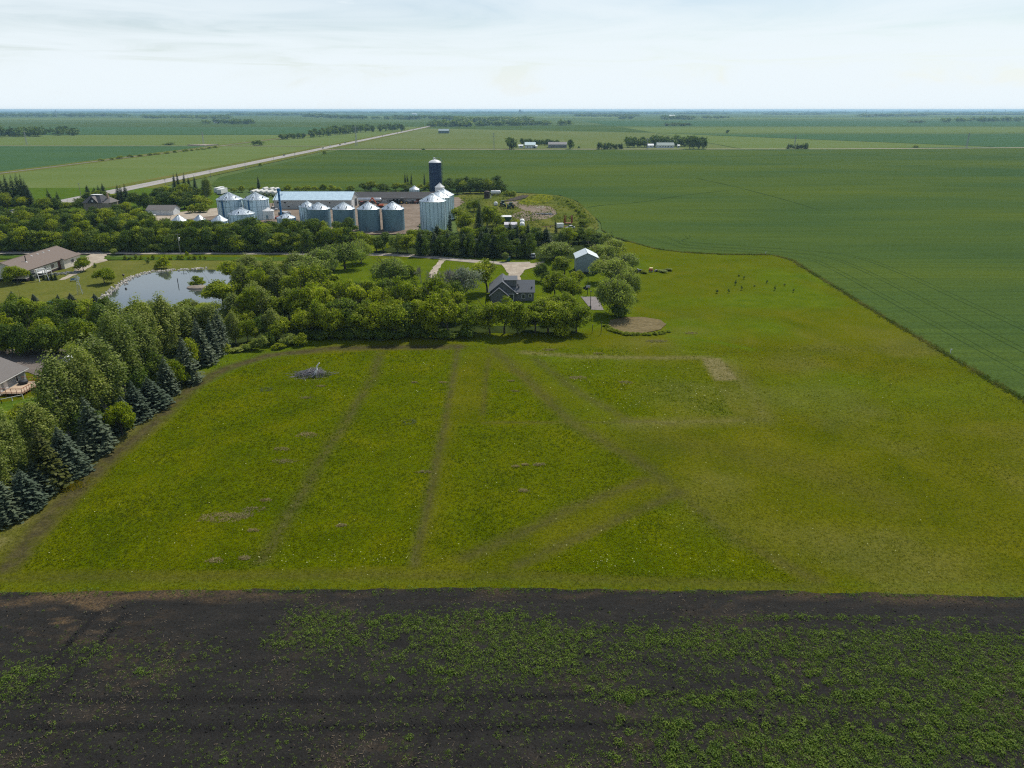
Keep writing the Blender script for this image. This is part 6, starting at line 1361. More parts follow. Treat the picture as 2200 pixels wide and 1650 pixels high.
# combine harvester by the elevator
t = thing('combine_harvester', 'dark green combine harvester beside the blue elevator', 'combine', (*at(612, 470), 0), 3.0)
mb = MB(); mb.prism([(-3, 1.2), (2.2, 1.2), (2.2, 2.2), (1.2, 3.6), (-2.4, 3.6), (-3.2, 2.6)], 'y', -1.4, 1.4); mb.build('body', M_dark, t); mb = MB(); mb.box((2.3, 0, 2.6), (1.5, 1.8, 1.8)); mb.build('cab', M_glass, t)
mb = MB(); mb.box((-.6, 0, 3.75), (2.8, 2.4, .3)); mb.build('grain_tank', M_alu, t); mb = MB(); mb.box((4.2, 0, .7), (1.2, 6.6, .9)); mb.build('header', M_red, t); mb = MB(); mb.tube((-.5, 1.5, 3.4), (-4.5, 1.9, 3.9), .2, n=8); mb.build('unload_auger', M_white, t)
for yy in (-1.6, 1.6): wheel(t, 1.5, yy, .95, .6); wheel(t, -2.2, yy*.85, .6, .4)
# equipment yard
t = thing('grain_cart', 'dark green grain trailer with white tarp in the equipment yard', 'grain trailer', (*at(1072, 480), 0), 0)
mb = MB(); mb.prism([(0.6, .9), (5.6, .9), (6.6, 3.2), (-.4, 3.2)], 'y', 0, 2.6); mb.build('body', M_green, t); mb = MB(); mb.slab((-.5, -.05, 3.25), (6.4, -.05, 3.25), (6.4, 2.65, 3.75), (-.5, 2.65, 3.75), .1); mb.build('tarp', M_white, t)
mb = MB(); mb.box((6.5, 1.3, 2.6), (.15, 2.4, 1.8)); mb.build('end_board', M_white, t); mb = MB(); mb.tube((6.4, 1.3, 1.0), (8.4, 1.3, .6), .14, n=5); mb.build('drawbar', M_dark, t)
for xx in (2.2, 3.5): wheel(t, xx, .1, .6, .4); wheel(t, xx, 2.5, .6, .4)
t = thing('metal_hut', 'small grey white metal hut with low roof behind the spruces', 'hut', (*at(1084, 493), 0), 0)
mb = MB(); mb.box((3, 1.8, 1.1), (6.0, 3.4, 2.2)); mb.build('wall', mat('grey_white_panel', (.40, .39, .42, 1)), t); mb = MB(); mb.slab((-.2, -.1, 2.25), (6.2, -.1, 2.25), (6.2, 3.7, 3.0), (-.2, 3.7, 3.0), .1); mb.build('roof', mat('pale_lilac_roof', (.52, .50, .55, 1), .12), t)
x, y = at(1046, 427); t = thing('rusty_tank', 'dark brown rusty fuel tank standing at the edge of the dark grove', 'tank', (x, y+2, 0))
mb = MB(); mb.lathe([(1.9, 0), (1.9, 4.4), (1.4, 4.8), (.2, 5.0)], n=24); mb.build('tank', mat('dark_rust', (.038, .022, .018, 1), .3, 1), t, smooth=True); mb = MB(); mb.lathe([(2.1, 0), (2.1, .3)], n=20); mb.build('base_ring', M_gravel, t); mb = MB(); mb.box((2.6, 0, .9), (.5, .5, 1.8)); mb.build('pump_box', M_white, t)
x, y = at(1065, 442); t = thing('white_dome_tank', 'squat white tank left of the green tractors', 'tank', (x, y, 0))
mb = MB(); mb.lathe([(1.1, .3), (1.25, .9), (1.2, 1.8), (.8, 2.3), (.2, 2.45)], n=18); mb.build('tank', M_white, t, smooth=True); mb = MB(); mb.box((0, 0, .15), (2.2, 2.0, .3)); mb.build('skid', M_dark, t)
t = thing('folded_cultivator', 'folded red cultivator with two tall upright wings', 'cultivator', (*at(1221, 483), 0), 0)
for s in (-1, 1):
    mb = MB()
    for q in range(4): mb.tube((s*(1.6+.2*q), q*.6, .8), (s*(1.1+.35*q), q*.6, 4.6), .12, n=5)
    for z in (1.6, 3.0, 4.2): mb.tube((s*1.4, 0, z), (s*2.0, 1.8, z), .09, n=5)
    mb.build('wing', M_red, t)
mb = MB(); mb.box((0, .9, .8), (3.8, 2.0, .2)); mb.box((0, .9, 2.2), (2.6, .15, .15)); mb.build('main_frame', M_red, t)
for xx in (-1, 1): wheel(t, xx, .6, .45, .3)
car('white car with grey glass parked at the right end of the equipment yard', *at(1225, 491), .55+math.pi, 'white', 'sedan')
t = thing('white_van', 'small white cargo trailer left of the red cultivator', 'cargo trailer', (*at(1203, 490), 0), .2)
mb = MB(); mb.box((0, 0, 1.4), (3.2, 2.2, 2.0)); mb.build('box', M_white, t); mb = MB(); mb.box((1.62, 0, 1.3), (.05, 1.6, 1.6)); mb.build('door', M_alu, t); wheel(t, 0, -1.15, .4); wheel(t, 0, 1.15, .4)
for i, (px, py) in enumerate([(1180, 489), (1215, 490)]):
    t = thing('red_auger', ['left', 'right'][i]+' rusty auger tube lying in the grass of the equipment yard', 'auger', (*at(px, py), 0), .1*i, 'rusty augers in the grass')
    mb = MB(); mb.tube((-3.4, 0, .4), (3.4, .3, 1.0), .16, n=6); mb.build('tube', mat('pale_rust', (.35, .20, .14, 1), .25) if i == 0 else M_red, t); wheel(t, .6, -.6, .35); wheel(t, .6, .8, .35)
mb = MB()
for k in range(60): mb.box((random.gauss(0, 2.6), random.gauss(0, 1.2), .2+random.random()*.3), (random.uniform(.3, 1.6), random.uniform(.2, .7), random.uniform(.1, .5)), random.uniform(0, 3))
o = mb.build('scrap_heap', mat('scrap', (.16, .17, .19, 1), .4, .6), kind='stuff'); o.location = (*at(1170, 461), 0.1); props(o, 'low heap of grey scrap pieces on the dirt patch', 'scrap')
mb = MB()
for k in range(26): mb.box((random.gauss(0, 2.6), random.gauss(0, 3.0), .2), (random.uniform(.4, 1.2), random.uniform(.3, .7), random.uniform(.1, .35)), random.uniform(0, 3))
o = mb.build('pale_rubble', mat('pale_rubble_stone', (.50, .46, .33, 1), .2, .6), kind='stuff'); o.location = (*at(1160, 446), 0.1); props(o, 'pale rubble pieces scattered beyond the scrap heap', 'rubble')
mb = MB(); xs2 = [at(1085, 433), at(1110, 428), at(1133, 422)]
for (xa, ya), (xb, yb) in zip(xs2[:-1], xs2[1:]): mb.prism([(-1.8, -.1), (0, 1.1), (1.8, -.1)], 'x', 0, 1)
o = sheet('dirt_mound', [(1078, 434), (1100, 427), (1122, 421), (1135, 421), (1128, 427), (1105, 432)], .5, M_dirtpile, 'long dark dirt mound beside the yellow weeds', thick=.6, step=2, amp=.5, cat='dirt mound')
gx, gy = np.array([G(a_, b_) for a_, b_ in zip(rng.uniform(985, 1285, 5200), rng.uniform(414, 500, 5200))]).T
pr, pv = nproj(gx, gy); kq = in_poly(pr, pv, [(990, 498), (1238, 498), (1283, 482), (1250, 440), (1200, 421), (1090, 416), (990, 419)]) & (fbm(gx, gy, 7, 511) > .40); gx, gy = gx[kq], gy[kq]; n = len(gx)
v, tt = blades(gx, gy, np.full(n, .08), rng.uniform(.3, 1.1, n), np.full(n, .16), np.full(n, .7), 5, .8, np.clip(fbm(gx, gy, 11, 512)*1.4-.2+rng.normal(0, .15, n), 0, 1))
props(link('yard_weeds', np_mesh('yard_weeds', v, tris=np.arange(len(v)).reshape(-1, 3), mat=mat_leaf('yard_weed_leaves', (.060, .105, .010, 1), (.260, .250, .045, 1), .35, .7, 0), attrs={'tint': tt})), 'rough tall weeds growing between the machines of the equipment yard', 'weeds', None, 'stuff')
# small machines parked by the willows on the right
t = thing('garden_tractor', 'dark blue riding mower parked in the weeds right of the willows', 'mower', (*at(1373, 585), 0), .4)
mb = MB(); mb.prism([(-.9, .4), (1.1, .4), (1.1, .9), (.1, 1.0), (-.9, .8)], 'y', -.5, .5); mb.build('body', mat('navy_paint', (.035, .045, .085, 1)), t); mb = MB(); mb.prism([(-.8, .8), (-.2, .8), (-.6, 1.5), (-.85, 1.5)], 'y', -.35, .35); mb.build('seat', M_white, t)
for xx in (-.6, .8): wheel(t, xx, -.55, .38, .3); wheel(t, xx, .55, .38, .3)
t = thing('yellow_cart', 'small yellow topped orange cart in the weeds right of the mower', 'cart', (*at(1398, 584), 0), -.2)
mb = MB(); mb.box((0, 0, .75), (1.4, 1.0, .6)); mb.build('box', M_orange, t); mb = MB(); mb.box((.1, 0, 1.45), (1.2, 1.0, .1)); mb.build('canopy', mat('pale_yellow', (.72, .60, .30, 1)), t); wheel(t, -.5, -.5, .35); wheel(t, .5, -.5, .35); mb = MB()
for xx in (-.4, .6):
    for yy in (-.4, .4): mb = MB(); mb.tube((xx, yy, 1.0), (xx, yy, 1.42), .04, n=4); mb.build('post', M_dark, t)
t = thing('drum', 'black and white drum lying in the weeds right of the yellow cart', 'drum', (*at(1409, 584), 0), .6)
mb = MB(); mb.tube((-.5, 0, .45), (.5, 0, .45), .42, n=14); mb.build('drum', M_dark, t); mb = MB(); mb.tube((-.54, 0, .45), (-.5, 0, .45), .36, n=14); mb.build('lid', M_white, t)
# weeds round them, pale piles
for i, (px, py, w, h, lab) in enumerate([(1385, 587, 3, 1.1, 'green weeds between mower and yellow cart'), (1425, 584, 4.5, .9, 'grey green thistle patch right of the drum'), (1440, 581, 4, .9, 'pale thistle patch at the end of the parked junk'), (1363, 583, 2.5, 1.1, 'weed clump left of the riding mower')]):
    x, y = at(px, py); tree('shrub' if i in (0, 3) else 'sapling', x, y, h, w, lab, None)['category'] = 'weeds'
# boat under the trees at left
t = thing('motor_boat', 'white motor boat with teal cover lying under the dark trees', 'boat', (*at(112, 664), 0), -.45)
mb = MB(); n = 7; vs = []
for i in range(n):
    f = i/(n-1); wv = 1.15*math.sin(min(1, (1-f)*1.6+.02)*math.pi/2); xx = -2.8+5.6*f
    vs += [(xx, -wv, 1.25+.15*f), (xx, 0, .35+.35*f*f), (xx, wv, 1.25+.15*f)]
fs = []
for i in range(n-1): a = 3*i; fs += [(a, a+1, a+4, a+3), (a+1, a+2, a+5, a+4), (a+2, a, a+3, a+5)]
fs += [(0, 2, 1)]; mb.add(vs, fs); mb.build('hull', M_white, t); mb = MB(); mb.prism([(-1.6, 1.35), (.6, 1.4), (.2, 2.2), (-1.3, 2.1)], 'y', -.9, .9); mb.build('cover', mat('teal_canvas', (.06, .33, .34, 1)), t); mb = MB(); mb.box((-2.95, 0, 1.0), (.4, .4, 1.0)); mb.build('outboard_motor', M_dark, t)
mb = MB(); mb.box((0, 0, .28), (4.6, 1.2, .15)); mb.build('trailer', M_dark, t)
# pond shore, island, lawn things
mb = MB(); rs_ = random.Random(5)
for a, b in zip([G(*p) for p in [(213, 646), (234, 630), (258, 613), (280, 598), (318, 586), (370, 581.5)]], [G(*p) for p in [(234, 630), (258, 613), (280, 598), (318, 586), (370, 581.5), (444, 577.5)]]):
    L = math.hypot(b[0]-a[0], b[1]-a[1])
    for k in range(int(L*5.5)):
        f = rs_.random(); s = rs_.uniform(.22, .6); off = rs_.gauss(0, .75); nx_, ny_ = (b[1]-a[1])/L, -(b[0]-a[0])/L
        cx, cy = a[0]+(b[0]-a[0])*f+nx_*off, a[1]+(b[1]-a[1])*f+ny_*off; q = [(rs_.uniform(.6, 1)*s*math.cos(t_*1.047), rs_.uniform(.6, 1)*s*math.sin(t_*1.047)) for t_ in range(6)]
        mb.add([(cx+u, cy+w_, .0) for u, w_ in q]+[(cx+u*.6, cy+w_*.6, s*.75+.1) for u, w_ in q]+[(cx, cy, s*.9+.1)], [(i, (i+1) % 6, 6+(i+1) % 6, 6+i) for i in range(6)]+[(6+i, 6+(i+1) % 6, 12) for i in range(6)])
props(mb.build('shore_stones', mat('shore_stone', (.50, .46, .40, 1), .3, .35, .9), kind='stuff'), 'band of pale stones lining the left and far pond shore', 'stones')
x, y = at(424, 619); t = thing('pond_island', 'small stony island in the pond', 'island', (x, y, 0), kind='structure')
mb = MB(); mb.lathe([(3.6, 0), (3.2, .5), (1.8, .9), (.3, 1.0)], n=14); mb.build('bank', mat('island_bank', (.25, .21, .165, 1), .3, .8, .95, bumps=.6), t)
t.scale = (1, .75, 1)
x, y = at(383, 612); t = thing('pond_post', 'thin dark post standing in the pond', 'post', (x, y, 0)); mb = MB(); mb.tube((0, 0, 0), (0, 0, 2.2), .12, n=6); mb.build('post', M_dark, t)
x, y = at(271, 622); t = thing('aerator_float', 'small dark float on the pond near the stone shore', 'float', (x, y, .16)); mb = MB(); mb.lathe([(.3, 0), (.4, .2), (.1, .5)], n=10); mb.build('float', M_dark, t)
t = thing('ornamental_windmill', 'small ornamental lattice windmill on the lawn', 'windmill', (*at(173, 632), 0), .3); mb = MB(); hh = 5.2
for sx_, sy_ in ((-1, -1), (1, -1), (1, 1), (-1, 1)): mb = MB(); mb.tube((sx_*.75, sy_*.75, 0), (sx_*.12, sy_*.12, hh), .05, n=5); mb.build('leg', M_alu, t)
mb = MB()
for k in range(6):
    f = k/6; g = (k+1)/6; r0, r1 = .75-.63*f, .75-.63*g
    for (a, b) in (((-1, -1), (1, -1)), ((1, -1), (1, 1)), ((1, 1), (-1, 1)), ((-1, 1), (-1, -1))): mb.tube((a[0]*r0, a[1]*r0, hh*f), (b[0]*r1, b[1]*r1, hh*g), .03, n=3)
mb.build('lattice', M_alu, t)
for k in range(8):
    a = k*math.pi/4; mb = MB(); c, s = math.cos(a), math.sin(a); mb.slab((c*.15-s*.05, -.35, hh+.2+s*.15+c*.05), (c*.85-s*.2, -.3, hh+.2+s*.85+c*.2), (c*.85+s*.2, -.4, hh+.2+s*.85-c*.2), (c*.15+s*.05, -.35, hh+.2+s*.15-c*.05), .03); mb.build('blade', M_white if k % 2 else M_alu, t)
mb = MB(); mb.box((0, .7, hh+.2), (.04, .9, .5)); mb.build('tail_vane', M_alu, t)
t = thing('garden_bench', 'small blue grey bench on the lawn left of the windmill', 'bench', (*at(158, 605), 0), .2)
mb = MB(); mb.box((0, 0, .5), (1.8, .6, .08)); mb.build('seat', mat('blue_grey_wood', (.16, .24, .30, 1)), t); mb = MB(); mb.box((0, .3, .85), (1.8, .08, .6)); mb.build('backrest', mat('blue_grey_wood_b', (.16, .24, .30, 1)), t)
for xx in (-.8, .8): mb = MB(); mb.box((xx, 0, .25), (.1, .5, .5)); mb.build('leg', M_dark, t)
t = thing('birdhouse', 'little birdhouse on a post on the lawn near the stone shore', 'birdhouse', (*at(267, 602), 0)); mb = MB(); mb.tube((0, 0, 0), (0, 0, 1.5), .07, n=5); mb.build('post', M_dark, t); mb = MB(); mb.box((0, 0, 1.7), (.5, .45, .4)); mb.build('box', M_bark, t); mb = MB(); mb.prism([(-.4, 1.9), (.4, 1.9), (0, 2.2)], 'y', -.35, .35); mb.build('roof', M_trim, t)
mb = MB()
for k in range(70): mb.lathe([(random.uniform(.2, .5), 0), (random.uniform(.15, .35), .35), (.05, .5)], (random.uniform(-5, 5), random.gauss(0, .9), 0), 6)
o = mb.build('rock_garden', mat('garden_rock', (.20, .20, .18, 1), .4, .5), kind='stuff'); o.location = (*at(141, 588), .1); o.rotation_euler = (0, 0, .5); props(o, 'rock garden heap beside the ranch house driveway', 'rocks')
# yard pole, pad and posts on the right
t = thing('light_pole', 'thin dark light pole standing on the concrete pad', 'pole', (*at(1268, 664), 0)); mb = MB(); mb.tube((0, 0, 0), (0, 0, 5.4), .10, .07, n=6); mb.build('pole', M_dark, t); mb = MB(); mb.box((.0, -.2, 5.4), (.4, .6, .2)); mb.build('lamp_head', M_dark, t); mb = MB(); mb.box((0, 0, .5), (.6, .5, .9)); mb.build('base_box', M_trim, t)
t = thing('basketball_hoop', 'basketball post with white backboard beyond the concrete pad', 'basketball hoop', (*at(1262, 634), 0)); mb = MB(); mb.tube((0, 0, 0), (0, 0, 6.2), .09, n=6); mb.build('pole', M_dark, t); mb = MB(); mb.box((.1, -.5, 2.9), (1.25, .08, .85)); mb.build('backboard', mat('grey_board', (.45, .49, .50, 1)), t)
mb = MB(); mb.lathe([(.25, 2.6), (.25, 2.64)], (.1, -.85, 0), 12); mb.build('rim', M_orange, t)
for i, (px, py) in enumerate([(1258, 621)]):
    o = thing('brush_heap', 'small dark heap behind the basketball post', 'heap', (*at(px, py), 0)); mb = MB()
    for k in range(40): mb.tube((random.gauss(0, .8), random.gauss(0, .6), 0), (random.gauss(0, .6), random.gauss(0, .5), random.uniform(.4, 1.1)), .09, n=4)
    mb.build('sticks', M_dark, o, kind='stuff')
for i, (px, py, ty) in enumerate([(1272, 716, 697), (1291, 718, 692)]):
    x, y = at(px, py); h = hgt(y, ty); t = thing('fence_post', ['left', 'right'][i]+' of two leaning thin posts beside the dry ring', 'post', (x, y, 0), 0, 'thin posts beside the dry ring'); mb = MB(); mb.tube((0, 0, 0), (.1, 0, h), .07, n=6); mb.build('post', M_bark, t); mb = MB(); mb.box((.1, 0, h), (.25, .1, .1)); mb.build('insulator', M_bark2, t)
for i, (px, py) in enumerate([(1644, 547), (2041, 760)]):
    t = thing('survey_stake', ['far', 'near'][i]+' white survey stake at the edge of the crop field', 'stake', (*at(px, py), 0), 0, 'white stakes at the crop edge'); mb = MB(); mb.box((0, 0, .6), (.10, .10, 1.2)); mb.build('stake', M_white, t); mb = MB(); mb.box((.14, 0, 1.1), (.34, .04, .3)); mb.build('flag', M_white, t)
car('dark teal bin', 0, -200, 0) if False else None
x, y = at(1092, 561); t = thing('waste_bin', 'dark teal waste bin at the end of the farm road', 'bin', (x, y, .1)); mb = MB(); mb.prism([(-.7, 0), (.7, 0), (.85, 1.5), (-.85, 1.5)], 'y', -.6, .6); mb.build('body', mat('teal_plastic', (.01, .10, .11, 1)), t); mb = MB(); mb.box((0, 0, 1.56), (1.8, 1.3, .12)); mb.build('lid', M_dark, t)
# ------------------------------------------------------------------ brush pile in the meadow
x, y = at(672, 806); t = thing('brush_pile', 'grey brush pile of dead branches with one bleached forked limb', 'brush pile', (x, y, 0))
rb_ = random.Random(3); mb = MB()
for k in range(330):
    cx = rb_.gauss(-.15, 1.35); cy = rb_.gauss(0, .8); pk = (1.7*math.exp(-((cx-.35)/.9)**2)+.75*math.exp(-((cx+1.5)/.9)**2))*math.exp(-(cy/1.1)**2); a = rb_.gauss(.35, .6); L = rb_.uniform(.5, 1.5); z = rb_.uniform(0, max(.1, pk))
    dx, dy = math.cos(a)*L, math.sin(a)*L*.7; mb.tube((cx-dx, cy-dy, max(0, z-.3*rb_.random())), (cx+dx, cy+dy, z+rb_.uniform(-.1, .25)), rb_.uniform(.02, .06), .015, 4)
mb.build('branches', mat('weathered_branches', (.26, .24, .25, 1), .45, 2, .9), t, kind='stuff')
for k in range(26):
    mb = MB(); a = rb_.gauss(.3, .5); cx = rb_.uniform(-2.2, 1.4); cy = rb_.uniform(-.7, .6); L = rb_.uniform(.9, 1.9); z = rb_.uniform(.25, 1.1)*math.exp(-(cx/1.7)**2)+.15
    p0 = Vector((cx-math.cos(a)*L, cy-math.sin(a)*L*.6, z-.15)); p1 = Vector((cx, cy, z+.1)); p2 = Vector((cx+math.cos(a)*L, cy+math.sin(a)*L*.6, z+rb_.uniform(-.1, .3)))
    mb.tube(p0, p1, .06, .05, 5); mb.tube(p1, p2, .05, .025, 5); mb.build('log', mat('grey_log', (.34, .32, .325, 1), .3, 2, .9) if k == 0 else bpy.data.materials['grey_log'], t)
mb = MB(); P_ = [(.5, -.75, .05), (.55, -.7, .75), (1.05, -.6, 1.3), (.95, -.5, 1.55), (1.05, -.45, 2.0), (1.5, -.4, 2.55)]
for i in range(5): mb.tube(P_[i], P_[i+1], .21-.02*i, .19-.02*i, 6)
mb.tube((1.05, -.6, 1.2), (.85, -.8, .75), .09, .07, 6); mb.tube((.85, -.8, .75), (.95, -.95, .2), .07, .05, 6); mb.tube(P_[1], (.35, -.85, .4), .08, .05, 6)
mb.build('bleached_limb', mat('bleached_wood', (.78, .75, .72, 1), .06, 2, .8), t); t.scale = (1.25, 1.25, 1.2)
# rough grass round the brush pile
n = 150; a = rng.uniform(0, 6.28, n); r = rng.uniform(1.2, 2.6, n); v, tt = blades(x+np.cos(a)*r*1.5+rng.normal(0, .3, n), y+np.sin(a)*r*.8-.5, np.full(n, .02), rng.uniform(.5, 1.0, n), np.full(n, .05), np.full(n, .2), 5, .35, np.clip(rng.normal(.3, .25, n), 0, 1))
props(link('rough_grass', np_mesh('rough_grass', v, tris=np.arange(len(v)).reshape(-1, 3), mat=mat_leaf('rough_grass', (.085, .115, .012, 1), (.200, .215, .030, 1), .45, .7, 0), attrs={'tint': tt})), 'tall rough grass growing round the brush pile', 'grass', None, 'stuff')
# piles of dry cut grass
M_hay = mat_leaf('dry_grass', (.230, .190, .090, 1), (.420, .340, .190, 1), .30, .8, .15)
HP = [(480, 1112, 3.4, 1.5, 'largest dry grass pile, lying in the lower left of the meadow'), (520, 1108, 2.0, .9, 'dry grass pile joined to the right end of the largest one'), (545, 1095, 1.6, .7, 'greenish dry grass pile just above the largest one'), (1160, 999, 1.0, .5, 'rightmost of three dry grass piles in the centre block'), (1128, 999, .7, .3, 'middle of three small dry grass piles in the centre block'), (1108, 1003, .7, .3, 'leftmost of three small dry grass piles in the centre block'), (910, 1015, 1.5, .4, 'long thin dry grass streak beside the middle wheel track'), (950, 822, .9, .5, 'dry grass pile left of the top of the middle wheel track'), (1107, 841, .9, .5, 'dry grass pile inside the small triangle of tall grass'), (1098, 819, .8, .4, 'small dry grass pile at the tip of the tall grass triangle'), (890, 822, .7, .4, 'faint small dry grass pile between the two long wheel tracks'), (605, 965, 1.5, .8, 'dry grass pile left of the first wheel track, upper of two'), (612, 992, 1.9, .8, 'dry grass pile left of the first wheel track, lower of two'), (660, 935, 1.8, 1.3, 'spread out dry grass patch touching the first wheel track'), (690, 830, 1.0, .5, 'dry grass pile just below the brush pile'), (656, 855, 1.2, .5, 'dark dry grass pile farther below the brush pile'), (460, 1205, 1.3, .6, 'dry grass pile at the bottom edge of the tall grass, left of two'), (525, 1200, .9, .5, 'dry grass pile at the bottom edge of the tall grass, right of two'), (1240, 812, 2.2, 1.1, 'tan dry grass patch at the left of the flowery block'), (1345, 822, 1.6, .9, 'greyish dry grass patch in the middle of the flowery block'), (1180, 752, 2.2, 1.0, 'dry grass pile on the strip before the grey house trees'), (1285, 760, 1.4, .6, 'dry grass pile right of the one before the grey house trees'), (1410, 733, 3.0, 1.0, 'long weedy dry grass pile below the dry riding ring'), (570, 1075, .9, .4, 'small dry grass pile above right of the largest one'), (1125, 1055, .9, .5, 'faint dry grass pile below the three in the centre block'), (735, 1130, .7, .3, 'tiny dry grass pile low between the long wheel tracks'), (1485, 716, 1.6, 1.0, 'twiggy dry heap right of the dry riding ring'), (545, 1140, .9, .4, 'small dry grass pile below right of the largest one')]
for i, (px, py, rx, ry, lab) in enumerate(HP):
    x, y = at(px, py); n = int(70*max(1, rx*ry)); a = rng.uniform(0, 6.28, n); r = np.sqrt(rng.random(n)); lump = fbm(x+np.cos(a)*r*rx, y+np.sin(a)*r*ry, .8, 12)
    r = r*(.6+.8*lump)
    v, tt = blades(np.cos(a)*r*rx, np.sin(a)*r*ry, .05+.22*(1-np.clip(r, 0, 1))*lump, np.full(n, .13), np.full(n, .045), np.full(n, .16), 5, 2.8, np.clip(rng.normal(.5, .25, n), 0, 1))
    o = link('dry_grass_pile', np_mesh('dry_grass_pile', v, tris=np.arange(len(v)).reshape(-1, 3), mat=M_hay, attrs={'tint': tt})); o.location = (x, y, 0)
    props(o, lab, 'dry grass', 'dry grass piles in the meadow')
# pale ring of mushrooms-like dead grass circles
for i, (px, py) in enumerate([(880, 908), (572, 838)]):
    x, y = at(px, py); n = 70; a = rng.uniform(0, 6.28, n); r = rng.normal(.85, .12, n)
    v, tt = blades(np.cos(a)*r*1.25, np.sin(a)*r, np.full(n, .05), np.full(n, .35), np.full(n, .04), np.full(n, .10), 4, .5, np.clip(rng.normal(.6, .2, n), 0, 1))
    o = link('pale_weed_ring', np_mesh('pale_weed_ring', v, tris=np.arange(len(v)).reshape(-1, 3), mat=mat_leaf('silver_weed_%d' % i, (.16, .18, .09, 1), (.30, .32, .19, 1), .2, .7, 0), attrs={'tint': tt})); o.location = (x, y, 0)
    props(o, ['larger', 'smaller'][i]+' round patch of silvery weeds in the tall grass', 'weed patch', 'silvery weed patches')
# yellow flowers near the spruce row
x, y = at(143, 1046); n = 500; v, tt = blades(rng.normal(0, 1.3, n), rng.normal(0, .9, n), np.full(n, .03), rng.uniform(.2, .5, n), np.full(n, .05), np.full(n, .15), 4, .4, rng.random(n))
o = link('yellow_flowers', np_mesh('yellow_flowers', v, tris=np.arange(len(v)).reshape(-1, 3), mat=mat_leaf('yellow_petals', (.11, .13, .008, 1), (.40, .29, .012, 1), .2, .7, 0), attrs={'tint': tt})); o.location = (x, y, 0); props(o, 'patch of yellow flowers at the foot of the spruce row', 'flowers', None, 'stuff')

# ------------------------------------------------------------------ poles and far farms
def pole(label, px, py, ty, arm=2.2, r=.14, group=None, trans=False):
    x, y = at(px, py); h = hgt(y, ty); t = thing('utility_pole', label, 'utility pole', (x, y, 0), 0, group); mb = MB(); mb.tube((0, 0, -.2), (0, 0, h), r, r*.7, 7); mb.build('pole', M_bark2, t)
    mb = MB(); mb.box((0, .12, h-.5), (arm, .12, .14)); c = mb.build('crossarm', M_bark2, t)
    for s in (-.45, 0, .45): mb = MB(); mb.lathe([(.06, h-.43), (.08, h-.3), (.04, h-.15)], (arm*s, .12, 0), 6); mb.build('insulator', M_dark, c)
    if trans: mb = MB(); mb.lathe([(.34, h-3.0), (.36, h-2.9), (.36, h-1.9), (.2, h-1.75)], (.45, -.1, 0), 12); mb.build('transformer', M_alu, t)
    return t
pole('utility pole with a pale transformer beside the farm road', 388, 547, 501, trans=True); pole('utility pole at the dark grass verge behind the grey pond grove road', 1022, 552, 512)
for i, (px, py, ty) in enumerate([(174, 420, 393), (356, 399, 384), (453, 382, 366), (528, 366, 347), (589, 349, 336), (634, 342, 327)]): pole('%s utility pole from the near end along the right side of the highway' % ordinal(i+1), px, py, ty, group='utility poles along the highway', r=.18)
def pylon(label, px, py, ty, group='steel transmission pylons far off'):
    x, y = at(px, py); h = hgt(y, ty); t = thing('transmission_pylon', label, 'pylon', (x, y, 0), 0, group)
    m = M_pyl; mb = MB(); w0 = h*.05
    for sx_, sy_ in ((-1, -1), (1, -1), (1, 1), (-1, 1)): mb.tube((sx_*w0, sy_*w0, 0), (sx_*w0*.25, sy_*w0*.25, h), h*.006, n=4)
    for k in range(7):
        f, g = k/7, (k+1)/7; r0, r1 = w0*(1-.75*f), w0*(1-.75*g)
        for a, b in (((-1, -1), (1, -1)), ((1, -1), (-1, -1)), ((-1, 1), (1, 1)), ((1, -1), (1, 1)), ((-1, -1), (-1, 1))): mb.tube((a[0]*r0, a[1]*r0, h*f), (b[0]*r1, b[1]*r1, h*g), h*.0035, n=3)
    mb.build('lattice', m, t)
    for z in (.80, .93): mb = MB(); mb.box((0, 0, h*z), (h*.26, h*.014, h*.014)); mb.build('crossarm', m, t)
M_pyl = mat('grey_pylon_steel', (.30, .32, .33, 1), .1, 1, .5)
for i, (px, py, ty) in enumerate([(58, 311, 282), (438, 312, 283), (766, 313, 271), (1061, 323, 285), (1390, 321, 296), (1706, 320, 290), (2076, 318, 286)]): pylon('%s tall steel pylon from the left along the section road line' % ordinal(i+1), px, py, ty)
for i, (px, ty) in enumerate([(1500, 236.4), (1525, 236.8), (1553, 236.4), (1587, 236.2), (1625, 237), (1660, 236.4), (1692, 237), (1735, 236.2), (1785, 236.5), (1815, 236.4), (1860, 236), (1895, 235.9), (1930, 236.4), (1968, 235.9), (1992, 236), (2050, 235.9), (2130, 235.6), (2158, 235.8)]):
    pylon('%s tiny pylon from the left on the right half of the horizon' % ordinal(i+1), px, 247.5, ty, 'tiny pylons on the right horizon')
pylon('lone lattice mast on the left horizon', 122, 252, 235.4, None)
M_farw = mat('far_white_wall', (.66, .68, .68, 1), .05, .1, .6); M_farroof = mat('far_pale_blue_roof', (.42, .55, .58, 1), .06, .1, .5); M_fargrey = mat('far_grey_wall', (.22, .22, .23, 1), .1, .1, .8)
def farbuild(label, cat, px, py, wpx, h, rise, wm_, rm_, depth=12, rz=0, name='far_house', group=None, win=3):
    x, y = at(px, py); L = wpx*mpp(px, py)
    return gable(name, label, cat, x-L/2, y, rz, L, depth, h, rise, wm_, rm_, .6, windows=[('f', L*(k+1)/(win+1), 1.2, 1.6, 1.4) for k in range(win)], group=group)
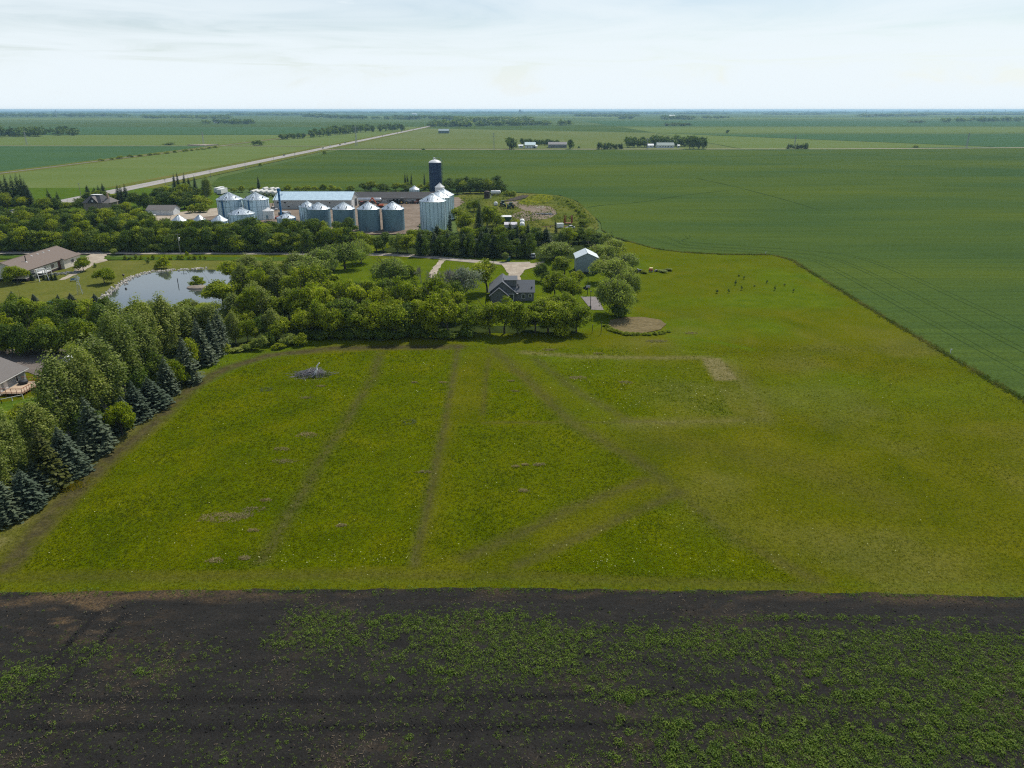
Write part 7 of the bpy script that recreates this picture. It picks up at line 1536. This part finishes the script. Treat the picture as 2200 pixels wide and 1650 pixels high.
farbuild('white far farmhouse with pale green roof beyond the section road', 'house', 1139, 318.5, 22, 5, 3.5, M_farw, M_farroof, 14); farbuild('small white shed left of the white far farmhouse', 'shed', 1119, 318, 9, 3.4, 1.4, M_farw, M_farw, 7, name='far_shed', win=1); farbuild('low white annex right of the white far farmhouse', 'annex', 1150, 318.5, 8, 3, 1.2, M_farw, M_farw, 8, name='far_annex', win=1)
farbuild('long grey far shed between the trees beyond the section road', 'shed', 1198, 317.5, 39, 5.0, 3.0, M_fargrey, mat('far_grey_roof', (.16, .155, .16, 1)), 16, name='far_shed', win=6)
farbuild('long pale green roofed house of the larger far farmstead', 'house', 1430, 318, 36, 4, 3.6, M_farw, mat('far_green_roof', (.20, .26, .24, 1)), 14, win=5); farbuild('small white roofed shed left in the larger far farmstead', 'shed', 1398, 317.5, 12, 3.6, 2, M_farw, M_farw, 8, name='far_shed', win=1); farbuild('tiny white hut at the right of the larger far farmstead', 'hut', 1458, 317.5, 4, 3.4, 1, M_farw, M_farw, 5, name='far_hut', win=1)
farbuild('low far barn standing in the hay field', 'barn', 953, 286.5, 22, 6, 4, mat('far_teal_wall', (.12, .17, .17, 1)), mat('far_teal_roof', (.20, .27, .28, 1)), 24, name='far_barn', win=0)
for i, (px, py, w, lab) in enumerate([(1444, 250.5, 11, 'white roofed far barn in front of a wood, right middle'), (462, 264.5, 5, 'tiny white building beside the left far woodlot'), (77, 242, 12, 'white far shed on the left horizon'), (219, 249, 9, 'pale far building in the left wood'), (890, 246.5, 10, 'white far shed near the end of the highway')]):
    farbuild(lab, 'barn', px, py, w, 8, 5, M_farw, M_farw, 30, name='far_barn', win=0)
x, y = at(1117, 243.8); t = thing('grain_elevator', 'grain elevator tower standing on the middle of the horizon', 'grain elevator', (x, y, 0)); mb = MB(); k = mpp(1117, 243.8)
mb.box((0, 0, 22), (5.2*k, 30, 44)); mb.build('tower', M_fargrey, t); mb = MB(); mb.box((0, 0, 51), (2.4*k, 20, 14)); mb.build('headhouse', M_fargrey, t); mb = MB(); mb.box((5*k, 0, 13), (6*k, 30, 26)); mb.build('annex', M_fargrey, t)
# pale dust and gravel pile by the railway side road
o = sheet('gravel_bank', [(403, 312.6), (440, 311.8), (470, 312.2), (440, 313.4)], 1.6, M_drive, 'pale gravel bank beside the side road near the railway', thick=1.8, cat='gravel')

# ------------------------------------------------------------------ haze
HZ = 29000
mb = MB(); mb.box((0, HZ*.48, 29.3), (2*HZ*1.02, HZ*1.10, 61.4))
mh = bpy.data.materials.new('haze'); mh.use_nodes = True; th = mh.node_tree; th.nodes.clear()
oh = th.nodes.new('ShaderNodeOutputMaterial'); vh = th.nodes.new('ShaderNodeVolumePrincipled'); th.links.new(vh.outputs[0], oh.inputs['Volume'])
vh.inputs['Color'].default_value = (.46, .77, 1.0, 1); vh.inputs['Density'].default_value = 6.5e-5; vh.inputs['Anisotropy'].default_value = .2
props(mb.build('haze', mh, kind='stuff'), 'thin pale blue summer haze over the whole plain', 'haze')
